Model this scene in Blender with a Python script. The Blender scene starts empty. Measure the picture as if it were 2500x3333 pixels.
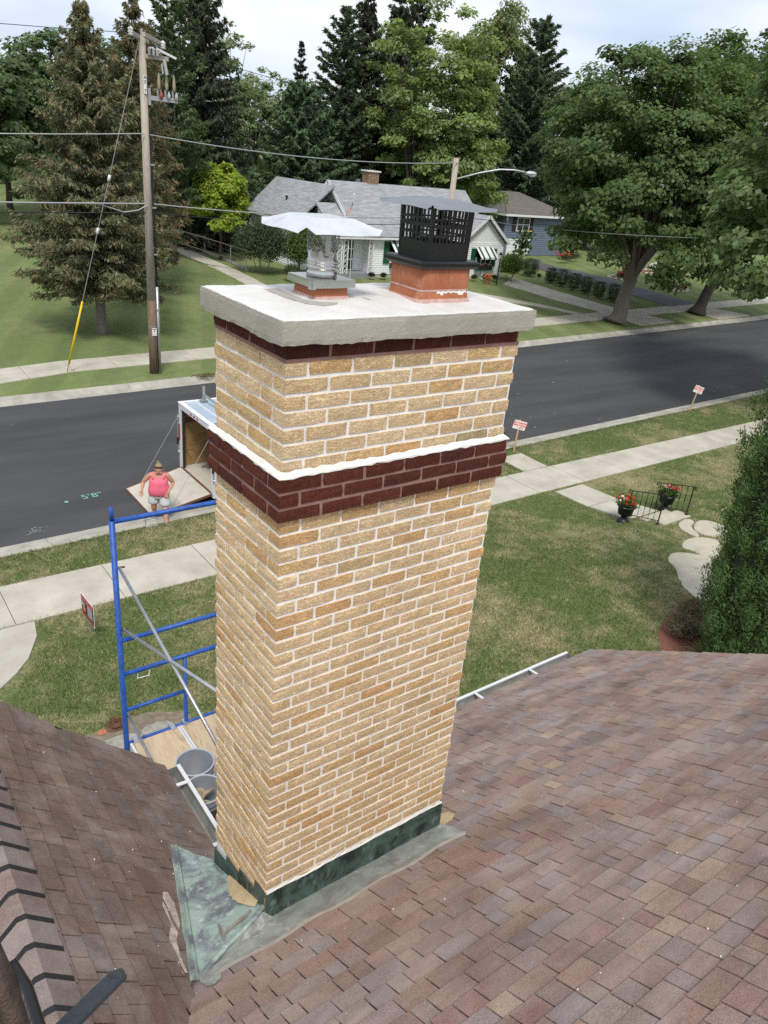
import bpy, bmesh, math, random
import numpy as np
from mathutils import Vector, Matrix

random.seed(7)
rng = np.random.default_rng(11)
sc = bpy.context.scene
COL = sc.collection
R = math.radians

# ------------------------------------------------------------------ camera
cam_d = bpy.data.cameras.new("camera")
cam = bpy.data.objects.new("camera", cam_d)
COL.objects.link(cam)
cam_d.sensor_fit = 'HORIZONTAL'
cam_d.sensor_width = 36.0
cam_d.lens = 36.0 * 2453.6 / 2500.0
cam_d.clip_start = 0.05
cam_d.clip_end = 3000.0
cam.matrix_world = (Matrix.Translation((-1.416, -2.453, 8.6)) @ Matrix.Rotation(R(-38.64), 4, 'Z')
                    @ Matrix.Rotation(R(64.9), 4, 'X') @ Matrix.Rotation(R(5.89), 4, 'Z'))
sc.camera = cam

# ------------------------------------------------------------------ sky and sun
SUN_EL, SUN_AZ = R(56), R(212)          # soft sun behind thin cloud, behind the viewer
w = bpy.data.worlds.new("World")
sc.world = w
w.use_nodes = True
nt = w.node_tree
nt.nodes.clear()
out = nt.nodes.new('ShaderNodeOutputWorld')
sky = nt.nodes.new('ShaderNodeTexSky')
sky.sky_type = 'NISHITA'
sky.sun_disc = False
sky.sun_elevation = SUN_EL
sky.sun_rotation = SUN_AZ
sky.air_density = 1.0
sky.dust_density = 2.0
sky.ozone_density = 1.0
bg1 = nt.nodes.new('ShaderNodeBackground')
bg1.inputs['Strength'].default_value = 0.10
nt.links.new(sky.outputs[0], bg1.inputs['Color'])
tc = nt.nodes.new('ShaderNodeTexCoord')
mp = nt.nodes.new('ShaderNodeMapping')
mp.inputs['Scale'].default_value = (1.6, 1.6, 6.5)
mp.inputs['Location'].default_value = (0.35, 0.1, 0.2)
nt.links.new(tc.outputs['Generated'], mp.inputs['Vector'])
nz = nt.nodes.new('ShaderNodeTexNoise')
nz.inputs['Scale'].default_value = 1.7
nz.inputs['Detail'].default_value = 4.0
nz.inputs['Roughness'].default_value = 0.45
nt.links.new(mp.outputs[0], nz.inputs['Vector'])
cr = nt.nodes.new('ShaderNodeValToRGB')
cr.color_ramp.elements[0].position = 0.33
cr.color_ramp.elements[0].color = (0.47, 0.57, 0.73, 1)
cr.color_ramp.elements[1].position = 0.66
cr.color_ramp.elements[1].color = (0.86, 0.88, 0.91, 1)
nt.links.new(nz.outputs['Fac'], cr.inputs['Fac'])
bg2 = nt.nodes.new('ShaderNodeBackground')
bg2.inputs['Strength'].default_value = 0.98
nt.links.new(cr.outputs['Color'], bg2.inputs['Color'])
mixw = nt.nodes.new('ShaderNodeMixShader')
mixw.inputs['Fac'].default_value = 0.85
nt.links.new(bg1.outputs[0], mixw.inputs[1])
nt.links.new(bg2.outputs[0], mixw.inputs[2])
nt.links.new(mixw.outputs[0], out.inputs['Surface'])

sun_d = bpy.data.lights.new("sun", 'SUN')
sun_d.energy = 2.0
sun_d.angle = R(14)
sun_d.color = (1.0, 0.95, 0.87)
sun = bpy.data.objects.new("sun", sun_d)
COL.objects.link(sun)
# light travels from the sun: the sun stands at compass SUN_AZ (0 = +Y, clockwise), elevation SUN_EL
sd = Vector((math.sin(SUN_AZ) * math.cos(SUN_EL), math.cos(SUN_AZ) * math.cos(SUN_EL), math.sin(SUN_EL)))
sun.rotation_euler = sd.to_track_quat('Z', 'Y').to_euler()
sun.location = (0, 0, 60)

sc.view_settings.view_transform = 'Standard'
sc.view_settings.look = 'None'
sc.view_settings.exposure = 0.45
sc.view_settings.gamma = 1.0
sc.view_settings.use_curve_mapping = False
sc.cycles.use_denoising = False
sc.cycles.max_bounces = 6
sc.cycles.transparent_max_bounces = 6

# ------------------------------------------------------------------ helpers
OFF = {}

def tag(o, label=None, cat=None, group=None, kind=None):
    if label: o["label"] = label
    if cat: o["category"] = cat
    if group: o["group"] = group
    if kind: o["kind"] = kind
    return o

def empty(name, loc, label, cat, group=None):
    o = bpy.data.objects.new(name, None)
    o.empty_display_size = 0.2
    o.location = loc
    COL.objects.link(o)
    OFF[o.name] = Vector(loc)
    return tag(o, label, cat, group)

def link(name, me, parent=None, loc=None):
    o = bpy.data.objects.new(name, me)
    COL.objects.link(o)
    base = Vector(loc) if loc is not None else Vector((0, 0, 0))
    if parent is not None:
        o.parent = parent
        o.location = base - OFF[parent.name]
    else:
        o.location = base
    OFF[o.name] = base
    return o

class MB:
    """collects faces in world coordinates; build() links them as ONE mesh object"""
    def __init__(s):
        s.v = []; s.f = []; s.m = []
        s.mi = 0
    def add(s, vs, fs):
        n = len(s.v)
        s.v.extend([tuple(p) for p in vs])
        s.f.extend([tuple(n + i for i in f) for f in fs])
        s.m.extend([s.mi] * len(fs))
        return s
    def box(s, x0, y0, z0, x1, y1, z1):
        return s.add([(x0,y0,z0),(x1,y0,z0),(x1,y1,z0),(x0,y1,z0),(x0,y0,z1),(x1,y0,z1),(x1,y1,z1),(x0,y1,z1)],
                     [(0,3,2,1),(4,5,6,7),(0,1,5,4),(1,2,6,5),(2,3,7,6),(3,0,4,7)])
    def hexa(s, p):   # 8 corners, bottom 4 then top 4
        return s.add(p, [(0,3,2,1),(4,5,6,7),(0,1,5,4),(1,2,6,5),(2,3,7,6),(3,0,4,7)])
    def beam(s, p0, p1, w, h, up=(0, 0, 1)):
        p0 = Vector(p0); p1 = Vector(p1); d = (p1 - p0).normalized(); u = Vector(up)
        a = d.cross(u)
        if a.length < 1e-5: a = d.cross(Vector((1, 0, 0)))
        a.normalize(); b = a.cross(d).normalized()
        a *= w / 2; b *= h / 2
        return s.hexa([p0-a-b, p0+a-b, p1+a-b, p1-a-b, p0-a+b, p0+a+b, p1+a+b, p1-a+b])
    def tube(s, pts, r, n=8, caps=True):
        pts = [Vector(p) for p in pts]
        if not isinstance(r, (list, tuple)): r = [r] * len(pts)
        rings = []
        prev = None
        for i, p in enumerate(pts):
            d = (pts[min(i+1, len(pts)-1)] - pts[max(i-1, 0)]).normalized()
            if prev is None:
                a = d.cross(Vector((0, 0, 1)))
                if a.length < 1e-3: a = d.cross(Vector((1, 0, 0)))
            else:
                a = prev - d * prev.dot(d)
                if a.length < 1e-6: a = d.cross(Vector((1, 0, 0)))
            a.normalize(); prev = a
            b = d.cross(a)
            rings.append([p + (a * math.cos(2*math.pi*k/n) + b * math.sin(2*math.pi*k/n)) * r[i] for k in range(n)])
        vs = [q for ring in rings for q in ring]
        fs = []
        for i in range(len(pts)-1):
            for k in range(n):
                k2 = (k+1) % n
                fs.append((i*n+k, i*n+k2, (i+1)*n+k2, (i+1)*n+k))
        if caps:
            fs.append(tuple(reversed(range(n))))
            fs.append(tuple((len(pts)-1)*n + k for k in range(n)))
        return s.add(vs, fs)
    def prism(s, poly, off):
        n = len(poly); off = Vector(off)
        vs = [Vector(p) for p in poly] + [Vector(p) + off for p in poly]
        fs = [tuple(reversed(range(n))), tuple(range(n, 2*n))]
        for i in range(n):
            j = (i+1) % n
            fs.append((i, j, n+j, n+i))
        return s.add(vs, fs)
    def lathe(s, c, prof, n=16, cap=True):
        vs = []
        for r, z in prof:
            for k in range(n):
                a = 2*math.pi*k/n
                vs.append((c[0]+r*math.cos(a), c[1]+r*math.sin(a), c[2]+z))
        fs = []
        for i in range(len(prof)-1):
            for k in range(n):
                k2 = (k+1) % n
                fs.append((i*n+k, i*n+k2, (i+1)*n+k2, (i+1)*n+k))
        if cap and prof[0][0] > 1e-6: fs.append(tuple(reversed(range(n))))
        return s.add(vs, fs)
    def ball(s, c, r, nu=10, nv=6, jit=0.0):
        rr = r if isinstance(r, (tuple, list)) else (r, r, r)
        vs = []; fs = []
        for j in range(nv+1):
            t = math.pi*j/nv
            for i in range(nu):
                a = 2*math.pi*i/nu
                k = 1 + random.uniform(-jit, jit)
                vs.append((c[0]+rr[0]*k*math.sin(t)*math.cos(a), c[1]+rr[1]*k*math.sin(t)*math.sin(a), c[2]-rr[2]*k*math.cos(t)))
        for j in range(nv):
            for i in range(nu):
                i2 = (i+1) % nu
                fs.append((j*nu+i, j*nu+i2, (j+1)*nu+i2, (j+1)*nu+i))
        return s.add(vs, fs)
    def quad(s, a, b, c, d):
        return s.add([a, b, c, d], [(0, 1, 2, 3)])
    def build(s, name, mat, parent=None, smooth=False, loc=None):
        vs = np.array(s.v, dtype=float)
        if loc is None:
            if parent is not None: loc = OFF[parent.name]
            else:
                loc = ((vs[:,0].min()+vs[:,0].max())/2, (vs[:,1].min()+vs[:,1].max())/2, vs[:,2].min())
        me = bpy.data.meshes.new(name)
        L = Vector(loc)
        me.from_pydata([tuple(p) for p in (vs - np.array(L))], [], s.f)
        mats = mat if isinstance(mat, (list, tuple)) else [mat]
        for m in mats: me.materials.append(m)
        if len(mats) > 1: me.polygons.foreach_set('material_index', s.m)
        if smooth: me.polygons.foreach_set('use_smooth', [True]*len(me.polygons))
        me.update()
        return link(name, me, parent, loc)

def part(name, mat, parent, fn, smooth=False):
    m = MB(); fn(m)
    o = m.build(name, mat, parent, smooth)
    if name.endswith('flowers'): o["kind"] = "stuff"        # petals too small to pick apart
    return o

# ------------------------------------------------------------------ material helpers
class NT:
    def __init__(s, name):
        s.mat = bpy.data.materials.new(name)
        s.mat.use_nodes = True
        s.t = s.mat.node_tree
        s.t.nodes.clear()
        s.out = s.t.nodes.new('ShaderNodeOutputMaterial')
        s.b = s.t.nodes.new('ShaderNodeBsdfPrincipled')
        s.t.links.new(s.b.outputs[0], s.out.inputs['Surface'])
        s.tc = s.t.nodes.new('ShaderNodeTexCoord')
    def n(s, typ, **kw):
        nd = s.t.nodes.new('ShaderNode' + typ)
        for k, v in kw.items():
            if k.startswith('i_'):
                key = k[2:]
                key = int(key) if key.isdigit() else key
                nd.inputs[key].default_value = v
            else: setattr(nd, k, v)
        return nd
    def l(s, a, b): s.t.links.new(a, b)
    def noise(s, scale, detail=3, rough=0.5, vec=None, dist=0.0, stretch=None):
        v = vec if vec is not None else s.tc.outputs['Object']
        if stretch:
            m = s.n('Mapping'); m.inputs['Scale'].default_value = stretch
            s.l(v, m.inputs['Vector']); v = m.outputs[0]
        nd = s.n('TexNoise')
        nd.inputs['Scale'].default_value = scale
        nd.inputs['Detail'].default_value = detail
        nd.inputs['Roughness'].default_value = rough
        nd.inputs['Distortion'].default_value = dist
        s.l(v, nd.inputs['Vector'])
        return nd.outputs['Fac']
    def ramp(s, fac, stops, interp='LINEAR'):
        nd = s.n('ValToRGB'); nd.color_ramp.interpolation = interp
        e = nd.color_ramp.elements
        while len(e) < len(stops): e.new(0.5)
        for i, (p, c) in enumerate(stops):
            e[i].position = p
            e[i].color = (c[0], c[1], c[2], 1) if not isinstance(c, (int, float)) else (c, c, c, 1)
        s.l(fac, nd.inputs['Fac'])
        return nd.outputs['Color']
    def mix(s, fac, a, b, mode='MIX'):
        nd = s.n('MixRGB', blend_type=mode)
        for i, x in ((0, fac), (1, a), (2, b)):
            if isinstance(x, (int, float)): nd.inputs[i].default_value = x if i == 0 else (x, x, x, 1)
            elif isinstance(x, tuple): nd.inputs[i].default_value = (x[0], x[1], x[2], 1)
            else: s.l(x, nd.inputs[i])
        return nd.outputs[0]
    def math(s, op, a, b=0.0):
        nd = s.n('Math', operation=op)
        for i, x in ((0, a), (1, b)):
            if isinstance(x, (int, float)): nd.inputs[i].default_value = x
            else: s.l(x, nd.inputs[i])
        return nd.outputs[0]
    def bump(s, h, strength=0.3, dist=0.01, prev=None):
        nd = s.n('Bump'); nd.inputs['Strength'].default_value = strength; nd.inputs['Distance'].default_value = dist
        s.l(h, nd.inputs['Height'])
        if prev is not None: s.l(prev, nd.inputs['Normal'])
        return nd.outputs[0]
    def randvec(s):
        """object coordinates shifted by a random amount for each object"""
        oi = s.n('ObjectInfo')
        cm = s.n('VectorMath', operation='SCALE'); cm.inputs[0].default_value = (37.0, 61.0, 23.0)
        s.l(oi.outputs['Random'], cm.inputs['Scale'])
        ad = s.n('VectorMath', operation='ADD')
        s.l(s.tc.outputs['Object'], ad.inputs[0]); s.l(cm.outputs[0], ad.inputs[1])
        return ad.outputs[0]
    def worldpos(s):
        return s.n('NewGeometry').outputs['Position']
    def rnd(s):
        """random value for each object and each loose piece"""
        oi = s.n('ObjectInfo'); g = s.n('NewGeometry')
        return s.math('FRACT', s.math('ADD', oi.outputs['Random'], g.outputs['Random Per Island']))
    def set(s, col=None, rough=None, metal=None, normal=None, spec=None, alpha=None):
        if col is not None:
            if isinstance(col, tuple): s.b.inputs['Base Color'].default_value = (*col[:3], 1)
            else: s.l(col, s.b.inputs['Base Color'])
        if rough is not None:
            if isinstance(rough, (int, float)): s.b.inputs['Roughness'].default_value = rough
            else: s.l(rough, s.b.inputs['Roughness'])
        if metal is not None: s.b.inputs['Metallic'].default_value = metal
        if normal is not None: s.l(normal, s.b.inputs['Normal'])
        if spec is not None: s.b.inputs['Specular IOR Level'].default_value = spec
        return s.mat

def plain(name, col, rough=0.6, metal=0.0, var=0.10, scale=8.0, bump=0.0, spec=0.4):
    """a colour with uneven tone and slight surface relief"""
    t = NT(name)
    f = t.noise(scale, 4, 0.6)
    lo = tuple(max(0, c*(1-var)) for c in col); hi = tuple(min(1, c*(1+var)) for c in col)
    c = t.ramp(f, [(0.3, lo), (0.7, hi)])
    nrm = t.bump(t.noise(scale*6, 3), bump, 0.01) if bump else None
    return t.set(c, rough, metal, nrm, spec)
# ------------------------------------------------------------------ materials
def m_brick(name, stops, smear, crease, depth, cr_lo):
    t = NT(name)
    v = t.randvec()
    base = t.ramp(t.rnd(), stops)
    f1 = t.noise(1.0, 3, 0.6, v, 2.2, stretch=crease)
    ridge = t.math('ABSOLUTE', t.math('SUBTRACT', f1, 0.5))
    line = t.ramp(ridge, [(0.0, 0.0), (0.05, 0.85), (0.13, 1.0)])           # winding creases of the bark-faced brick
    f2 = t.noise(75, 3, 0.65, v)
    blot = t.noise(14, 3, 0.6, v)
    col = t.mix(cr_lo, base, t.ramp(line, [(0.0, 0.42), (1.0, 1.06)]), 'MULTIPLY')  # shade in the creases is darkened into the brick colour
    col = t.mix(0.12, col, t.ramp(f2, [(0.3, 0.72), (0.7, 1.25)]), 'MULTIPLY')
    col = t.mix(0.35, col, t.ramp(blot, [(0.3, 0.75), (0.7, 1.18)]), 'MULTIPLY')
    if smear:
        g = t.noise(22, 4, 0.7, v)
        col = t.mix(t.ramp(g, [(0.60, 0.0), (0.76, 0.6)]), col, (0.80, 0.73, 0.63))
    wv_ = t.noise(2.2, 5, 0.65, t.worldpos(), 0.4, stretch=(1, 1, 0.6))
    col = t.mix(0.5, col, t.ramp(wv_, [(0.3, 0.74), (0.7, 1.16)]), 'MULTIPLY')      # weathering that runs over many bricks
    hgt = t.mix(0.35, line, f2)
    return t.set(col, 0.9, 0, t.bump(hgt, 0.8, depth), 0.2)

BRICK = m_brick("tan_brick", [(0.0, (0.79,0.56,0.315)), (0.20, (0.84,0.63,0.38)), (0.40, (0.75,0.53,0.295)), (0.62, (0.86,0.65,0.405)),
                              (0.83, (0.76,0.51,0.25)), (0.93, (0.72,0.43,0.20)), (0.975, (0.73,0.51,0.26)), (0.99, (0.56,0.43,0.24)), (1.0, (0.47,0.37,0.21))], True, (34, 34, 105), 0.0045, 0.30)
DBRICK = m_brick("dark_red_brick", [(0.0, (0.125,0.034,0.022)), (0.5, (0.165,0.045,0.028)), (0.85, (0.10,0.031,0.022)), (1.0, (0.19,0.053,0.032))], False, (150, 150, 30), 0.007, 0.6)

def m_mortar(name, a, b):
    t = NT(name)
    f = t.noise(14, 5, 0.65)
    c = t.ramp(f, [(0.3, a), (0.7, b)])
    return t.set(c, 0.9, 0, t.bump(t.noise(70, 4, 0.7), 0.5, 0.006), 0.2)
MORTAR = m_mortar("white_mortar", (0.74,0.70,0.65), (0.90,0.88,0.84))
MAUVE = m_mortar("mauve_mortar", (0.235,0.130,0.112), (0.33,0.195,0.17))
WASH = m_mortar("white_wash_mortar", (0.66,0.63,0.58), (0.86,0.84,0.80))

def m_concrete(name, a, b, pits=0.0, bump=0.25, scale=3.0):
    t = NT(name)
    f = t.noise(scale, 6, 0.65)
    g = t.noise(scale*30, 2, 0.5)
    c = t.ramp(f, [(0.3, a), (0.72, b)])
    c = t.mix(0.25, c, t.ramp(g, [(0.3, 0.75), (0.7, 1.15)]), 'MULTIPLY')
    n = t.bump(g, bump, 0.006)
    if pits:
        vo = t.n('TexVoronoi'); vo.inputs['Scale'].default_value = 55
        t.l(t.tc.outputs['Object'], vo.inputs['Vector'])
        p = t.ramp(vo.outputs['Distance'], [(0.05, 0.0), (0.11, 1.0)])
        n = t.bump(p, pits, 0.01, n)
    return t.set(c, 0.9, 0, n, 0.2)
CROWN = m_concrete("grey_crown_concrete", (0.33,0.31,0.26), (0.44,0.415,0.355), 0.6, 0.35, 4)
CROWNTOP = m_concrete("white_crown_wash", (0.60,0.585,0.555), (0.74,0.73,0.70), 0, 0.6, 5)
SMEAR = m_concrete("grey_mortar_smear", (0.36,0.34,0.30), (0.46,0.44,0.39), 0, 0.5, 9)
WALK = m_concrete("sidewalk_concrete", (0.38,0.345,0.28), (0.56,0.52,0.435), 0, 0.4, 1.1)
KERBM = m_concrete("kerb_concrete", (0.28,0.26,0.22), (0.49,0.465,0.40), 0, 0.4, 1.6)
FLAG = m_concrete("flagstone_concrete", (0.40,0.365,0.285), (0.53,0.48,0.38), 0, 0.5, 3)

def m_asphalt(name, col, stain):
    t = NT(name)
    f = t.noise(0.35, 5, 0.6, stretch=(0.35, 1.6, 1))
    g = t.noise(60, 2, 0.6)
    c = t.ramp(f, [(0.3, tuple(x*0.74 for x in col)), (0.7, tuple(x*1.36 for x in col))])
    c = t.mix(0.5, c, t.ramp(g, [(0.35, 0.55), (0.72, 1.7)]), 'MULTIPLY')
    if stain:
        s2 = t.noise(2.2, 5, 0.7)
        s3 = t.noise(0.25, 2, 0.5)
        k = t.math('MULTIPLY', t.ramp(s2, [(0.60, 0.0), (0.74, 1.0)]), t.ramp(s3, [(0.52, 0.0), (0.64, 0.55)]))
        c = t.mix(k, c, (0.13, 0.125, 0.115))
    return t.set(c, 0.85, 0, t.bump(g, 0.35, 0.008), 0.3)
ASPHALT = m_asphalt("road_asphalt", (0.056,0.057,0.058), True)
DRIVE = m_asphalt("driveway_asphalt", (0.085,0.088,0.095), False)

def m_shingle(name, stops, speck=0.62):
    t = NT(name)
    r = t.rnd()
    base = t.ramp(r, stops)
    g = t.noise(150, 3, 0.75, t.randvec())
    ob = t.tc.outputs['Object']
    k = t.noise(1.6, 4, 0.65, t.worldpos(), 0.6, stretch=(0.55, 1.8, 1.8))
    b2 = t.noise(7, 4, 0.65, t.worldpos())
    c = t.mix(speck, base, t.ramp(g, [(0.30, 0.35), (0.52, 1.0), (0.72, 1.75)]), 'MULTIPLY')
    c = t.mix(0.35, c, t.ramp(b2, [(0.3, 0.6), (0.7, 1.3)]), 'MULTIPLY')
    c = t.mix(t.ramp(k, [(0.44, 0.0), (0.74, 0.45)]), c, (0.48, 0.42, 0.39))
    st = t.noise(1.0, 4, 0.65, t.worldpos(), 0.5, stretch=(0.8, 1.5, 1.5))
    c = t.mix(t.ramp(st, [(0.50, 0.0), (0.70, 0.5)]), c, (0.085, 0.066, 0.056))
    return t.set(c, 0.95, 0, t.bump(g, 0.75, 0.004), 0.15)
SH = [(0.0, (0.135,0.082,0.062)), (0.18, (0.175,0.108,0.078)), (0.34, (0.125,0.090,0.080)), (0.5, (0.195,0.130,0.092)),
      (0.62, (0.150,0.118,0.112)), (0.78, (0.185,0.112,0.084)), (0.9, (0.15,0.083,0.068)), (1.0, (0.225,0.155,0.105))]
SHINGLE = m_shingle("lit_brown_shingle", [(p, (0.275+(c[0]*1.55-0.24)*1.0, 0.198+(c[1]*1.6-0.165)*1.0, 0.170+(c[2]*1.66-0.14)*1.0)) for p, c in SH])  # lighter copy: sky light on the street slope put into the colour
SHINGLE_B = m_shingle("shaded_brown_shingle", [(p, (0.190+(c[0]-0.165)*0.65, 0.132+(c[1]-0.105)*0.65, 0.106+(c[2]-0.083)*0.65)) for p, c in SH])  # darker copy for the gable slopes, their weaker light painted in
CAPSH = m_shingle("ridge_cap_shingle", [(p, (0.235+(c[0]-0.165)*0.6, 0.175+(c[1]-0.105)*0.6, 0.155+(c[2]-0.083)*0.6)) for p, c in SH])
UNDER = plain("black_asphalt_felt", (0.018,0.017,0.017), 0.95)
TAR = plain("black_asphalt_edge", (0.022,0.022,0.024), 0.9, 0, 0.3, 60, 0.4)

def m_patina(name, green, dark, white, wamt):
    t = NT(name)
    a = t.noise(7, 5, 0.65, None, 0.6)
    b = t.noise(18, 5, 0.7, stretch=(1, 1, 0.35))
    c = t.mix(t.ramp(a, [(0.38, 0.0), (0.58, 1.0)]), dark, green)
    c = t.mix(t.ramp(b, [(0.56, 0.0), (0.70, wamt)]), c, white)
    return t.set(c, 0.6, 0.25, t.bump(t.noise(30, 3), 0.3, 0.008), 0.4)
PAT_DARK = m_patina("dark_copper_patina", (0.075,0.125,0.10), (0.020,0.026,0.026), (0.26,0.32,0.28), 0.6)
PAT = m_patina("green_copper_patina", (0.36,0.46,0.395), (0.17,0.175,0.205), (0.62,0.66,0.64), 0.9)
PAT_PALE = m_patina("pale_copper_patina", (0.40,0.425,0.385), (0.29,0.29,0.265), (0.58,0.56,0.51), 0.9)
CAULK = plain("tan_roof_caulk", (0.52,0.40,0.23), 0.8, 0, 0.12, 18, 0.5)

CLAY = NT("orange_clay_flue")
_a = CLAY.noise(7, 5, 0.65); _b = CLAY.noise(26, 5, 0.7, None, 0.8, (1, 1, 0.5)); _c = CLAY.noise(90, 2, 0.6)
_k = CLAY.mix(CLAY.ramp(_b, [(0.56, 0.0), (0.74, 0.45)]), CLAY.ramp(_a, [(0.3, (0.34,0.115,0.058)), (0.7, (0.47,0.18,0.095))]), (0.58, 0.42, 0.35))
CLAY = CLAY.set(CLAY.mix(0.35, _k, CLAY.ramp(_c, [(0.3, 0.65), (0.7, 1.2)]), 'MULTIPLY'), 0.88, 0, CLAY.bump(_c, 0.35, 0.004), 0.2)
CLAYJOINT = plain("pink_flue_mortar", (0.52,0.34,0.30), 0.9, 0, 0.2, 40, 0.5)
STEEL = NT("brushed_stainless_steel")
_f = STEEL.noise(3, 4, 0.6, stretch=(1, 1, 14))
STEEL = STEEL.set(STEEL.ramp(_f, [(0.3, (0.50,0.49,0.47)), (0.7, (0.68,0.67,0.65))]), 0.30, 1.0, STEEL.bump(STEEL.noise(12, 2), 0.12, 0.01))
LIDSTEEL = NT("bright_lid_steel")
_f = LIDSTEEL.noise(9, 4, 0.7)
LIDSTEEL = LIDSTEEL.set(LIDSTEEL.ramp(_f, [(0.30, (0.66,0.65,0.64)), (0.42, (0.82,0.82,0.82)), (0.7, (0.90,0.90,0.90))]), 0.30, 0.75, LIDSTEEL.bump(LIDSTEEL.noise(5, 3), 0.2, 0.02))
GALV = plain("galvanised_steel", (0.45,0.46,0.47), 0.45, 0.8, 0.15, 25, 0.1)
ALU = plain("white_aluminium_trim", (0.62,0.63,0.63), 0.4, 0.0, 0.05, 6)
GUTTERM = plain("grey_gutter_metal", (0.30,0.30,0.285), 0.55, 0.3, 0.25, 9)
BLACKST = plain("black_powder_coated_steel", (0.008,0.008,0.009), 0.38, 0.0, 0.2, 30, 0.1, 0.5)
GREYST = plain("grey_painted_steel_lid", (0.20,0.215,0.235), 0.45, 0.3, 0.08, 14, 0.1)
BLUE = plain("blue_scaffold_paint", (0.020,0.085,0.36), 0.42, 0.0, 0.28, 22, 0.15)
RUST = plain("rusty_steel", (0.16,0.075,0.045), 0.85, 0.2, 0.4, 40, 0.4)

def m_wood(name, a, b, ring, stretch, bump=0.3):
    t = NT(name)
    f = t.noise(ring, 5, 0.6, None, 1.5, stretch)
    c = t.ramp(f, [(0.32, a), (0.5, b), (0.64, a), (0.8, b)])
    return t.set(c, 0.85, 0, t.bump(f, bump, 0.006), 0.2)
PLY = m_wood("plywood", (0.40,0.285,0.175), (0.56,0.44,0.30), 3.5, (3.5, 0.55, 1))
STAKE = m_wood("pine_stake_wood", (0.42,0.27,0.11), (0.52,0.36,0.17), 6, (8, 8, 1))
POLEW = m_wood("weathered_pole_wood", (0.27,0.225,0.18), (0.47,0.42,0.355), 2.0, (9, 9, 0.35), 0.6)
POLEW2 = m_wood("creosoted_pole_wood", (0.085,0.055,0.038), (0.22,0.155,0.11), 2.0, (9, 9, 0.35), 0.6)
PLYDARK = m_wood("trailer_plywood", (0.22,0.135,0.055), (0.34,0.22,0.10), 2.0, (1, 1, 2))
BARK = m_wood("tree_bark", (0.045,0.036,0.028), (0.12,0.10,0.082), 3.0, (6, 6, 0.7), 1.0)
BARKG = m_wood("grey_tree_bark", (0.10,0.085,0.068), (0.21,0.185,0.155), 3.0, (6, 6, 0.7), 1.0)
TWIG = plain("dead_twig", (0.13,0.105,0.08), 0.9)

def grass_color(t, lush, dry, dryness, scale=0.75):
    v = t.tc.outputs['Object']
    big = t.noise(scale*0.35, 4, 0.6, v)
    mid = t.noise(scale*3.0, 4, 0.65, v)
    fine = t.noise(scale*26, 3, 0.7, v)
    f = t.math('ADD', t.math('MULTIPLY', big, 0.55), t.math('MULTIPLY', mid, 0.45))
    f = t.math('ADD', f, t.math('MULTIPLY', t.math('SUBTRACT', fine, 0.5), 0.22))
    c = t.ramp(f, [(0.33, lush), (0.47, tuple(x*0.92+y*0.10 for x, y in zip(lush, dry))), (0.60 - 0.1*dryness, tuple(x*0.55+y*0.45 for x, y in zip(lush, dry))), (0.74 - 0.1*dryness, dry)])
    c = t.mix(0.55, c, t.ramp(fine, [(0.28, 0.55), (0.74, 1.45)]), 'MULTIPLY')
    return c, fine
def m_grass(name, lush, dry, dryness, stripes=False, bump=0.8):
    t = NT(name)
    c, fine = grass_color(t, lush, dry, dryness)
    if stripes:
        wv = t.n('TexWave'); wv.inputs['Scale'].default_value = 0.16; wv.inputs['Distortion'].default_value = 0.6
        mp_ = t.n('Mapping'); mp_.inputs['Rotation'].default_value = (0, 0, R(24))
        t.l(t.tc.outputs['Object'], mp_.inputs['Vector']); t.l(mp_.outputs[0], wv.inputs['Vector'])
        c = t.mix(0.30, c, t.ramp(wv.outputs['Fac'], [(0.3, 0.80), (0.7, 1.25)]), 'MULTIPLY')
    return t.set(c, 0.95, 0, t.bump(fine, bump, 0.05), 0.1)
LUSH, DRY = (0.096,0.136,0.042), (0.34,0.285,0.165)
GRASS = m_grass("front_lawn_grass", LUSH, DRY, 0.75)
GRASSFAR = m_grass("far_lawn_grass", (0.135,0.182,0.064), (0.24,0.24,0.12), 0.3, True, 0.5)
def m_blades():
    t = NT("grass_blades")
    c, fine = grass_color(t, tuple(x*1.35 for x in LUSH), tuple(x*1.35 for x in DRY), 0.75)
    g = t.n('NewGeometry')
    c = t.mix(0.6, c, t.ramp(g.outputs['Random Per Island'], [(0.0, 0.40), (0.7, 1.15), (1.0, 1.9)]), 'MULTIPLY')
    return t.set(c, 0.7, 0, None, 0.15)
BLADES = m_blades()

def m_leaf(name, trans=0.35, rough=0.55):
    """foliage: the colour of each leaf comes from the mesh (leaves differ in their own colour)"""
    t = NT(name)
    at = t.n('Attribute'); at.attribute_name = 'Col'
    t.set(at.outputs['Color'], rough, 0, None, 0.25)
    tr = t.n('BsdfTranslucent')
    t.l(t.mix(1.0, at.outputs['Color'], (1.15, 1.2, 0.75), 'MULTIPLY'), tr.inputs['Color'])
    mx = t.n('MixShader'); mx.inputs[0].default_value = trans
    t.l(t.b.outputs[0], mx.inputs[1]); t.l(tr.outputs[0], mx.inputs[2])
    t.l(mx.outputs[0], t.out.inputs['Surface'])
    return t.mat
LEAF = m_leaf("broad_leaf", 0.45)
NEEDLE = m_leaf("needle_foliage", 0.28, 0.7)

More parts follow.
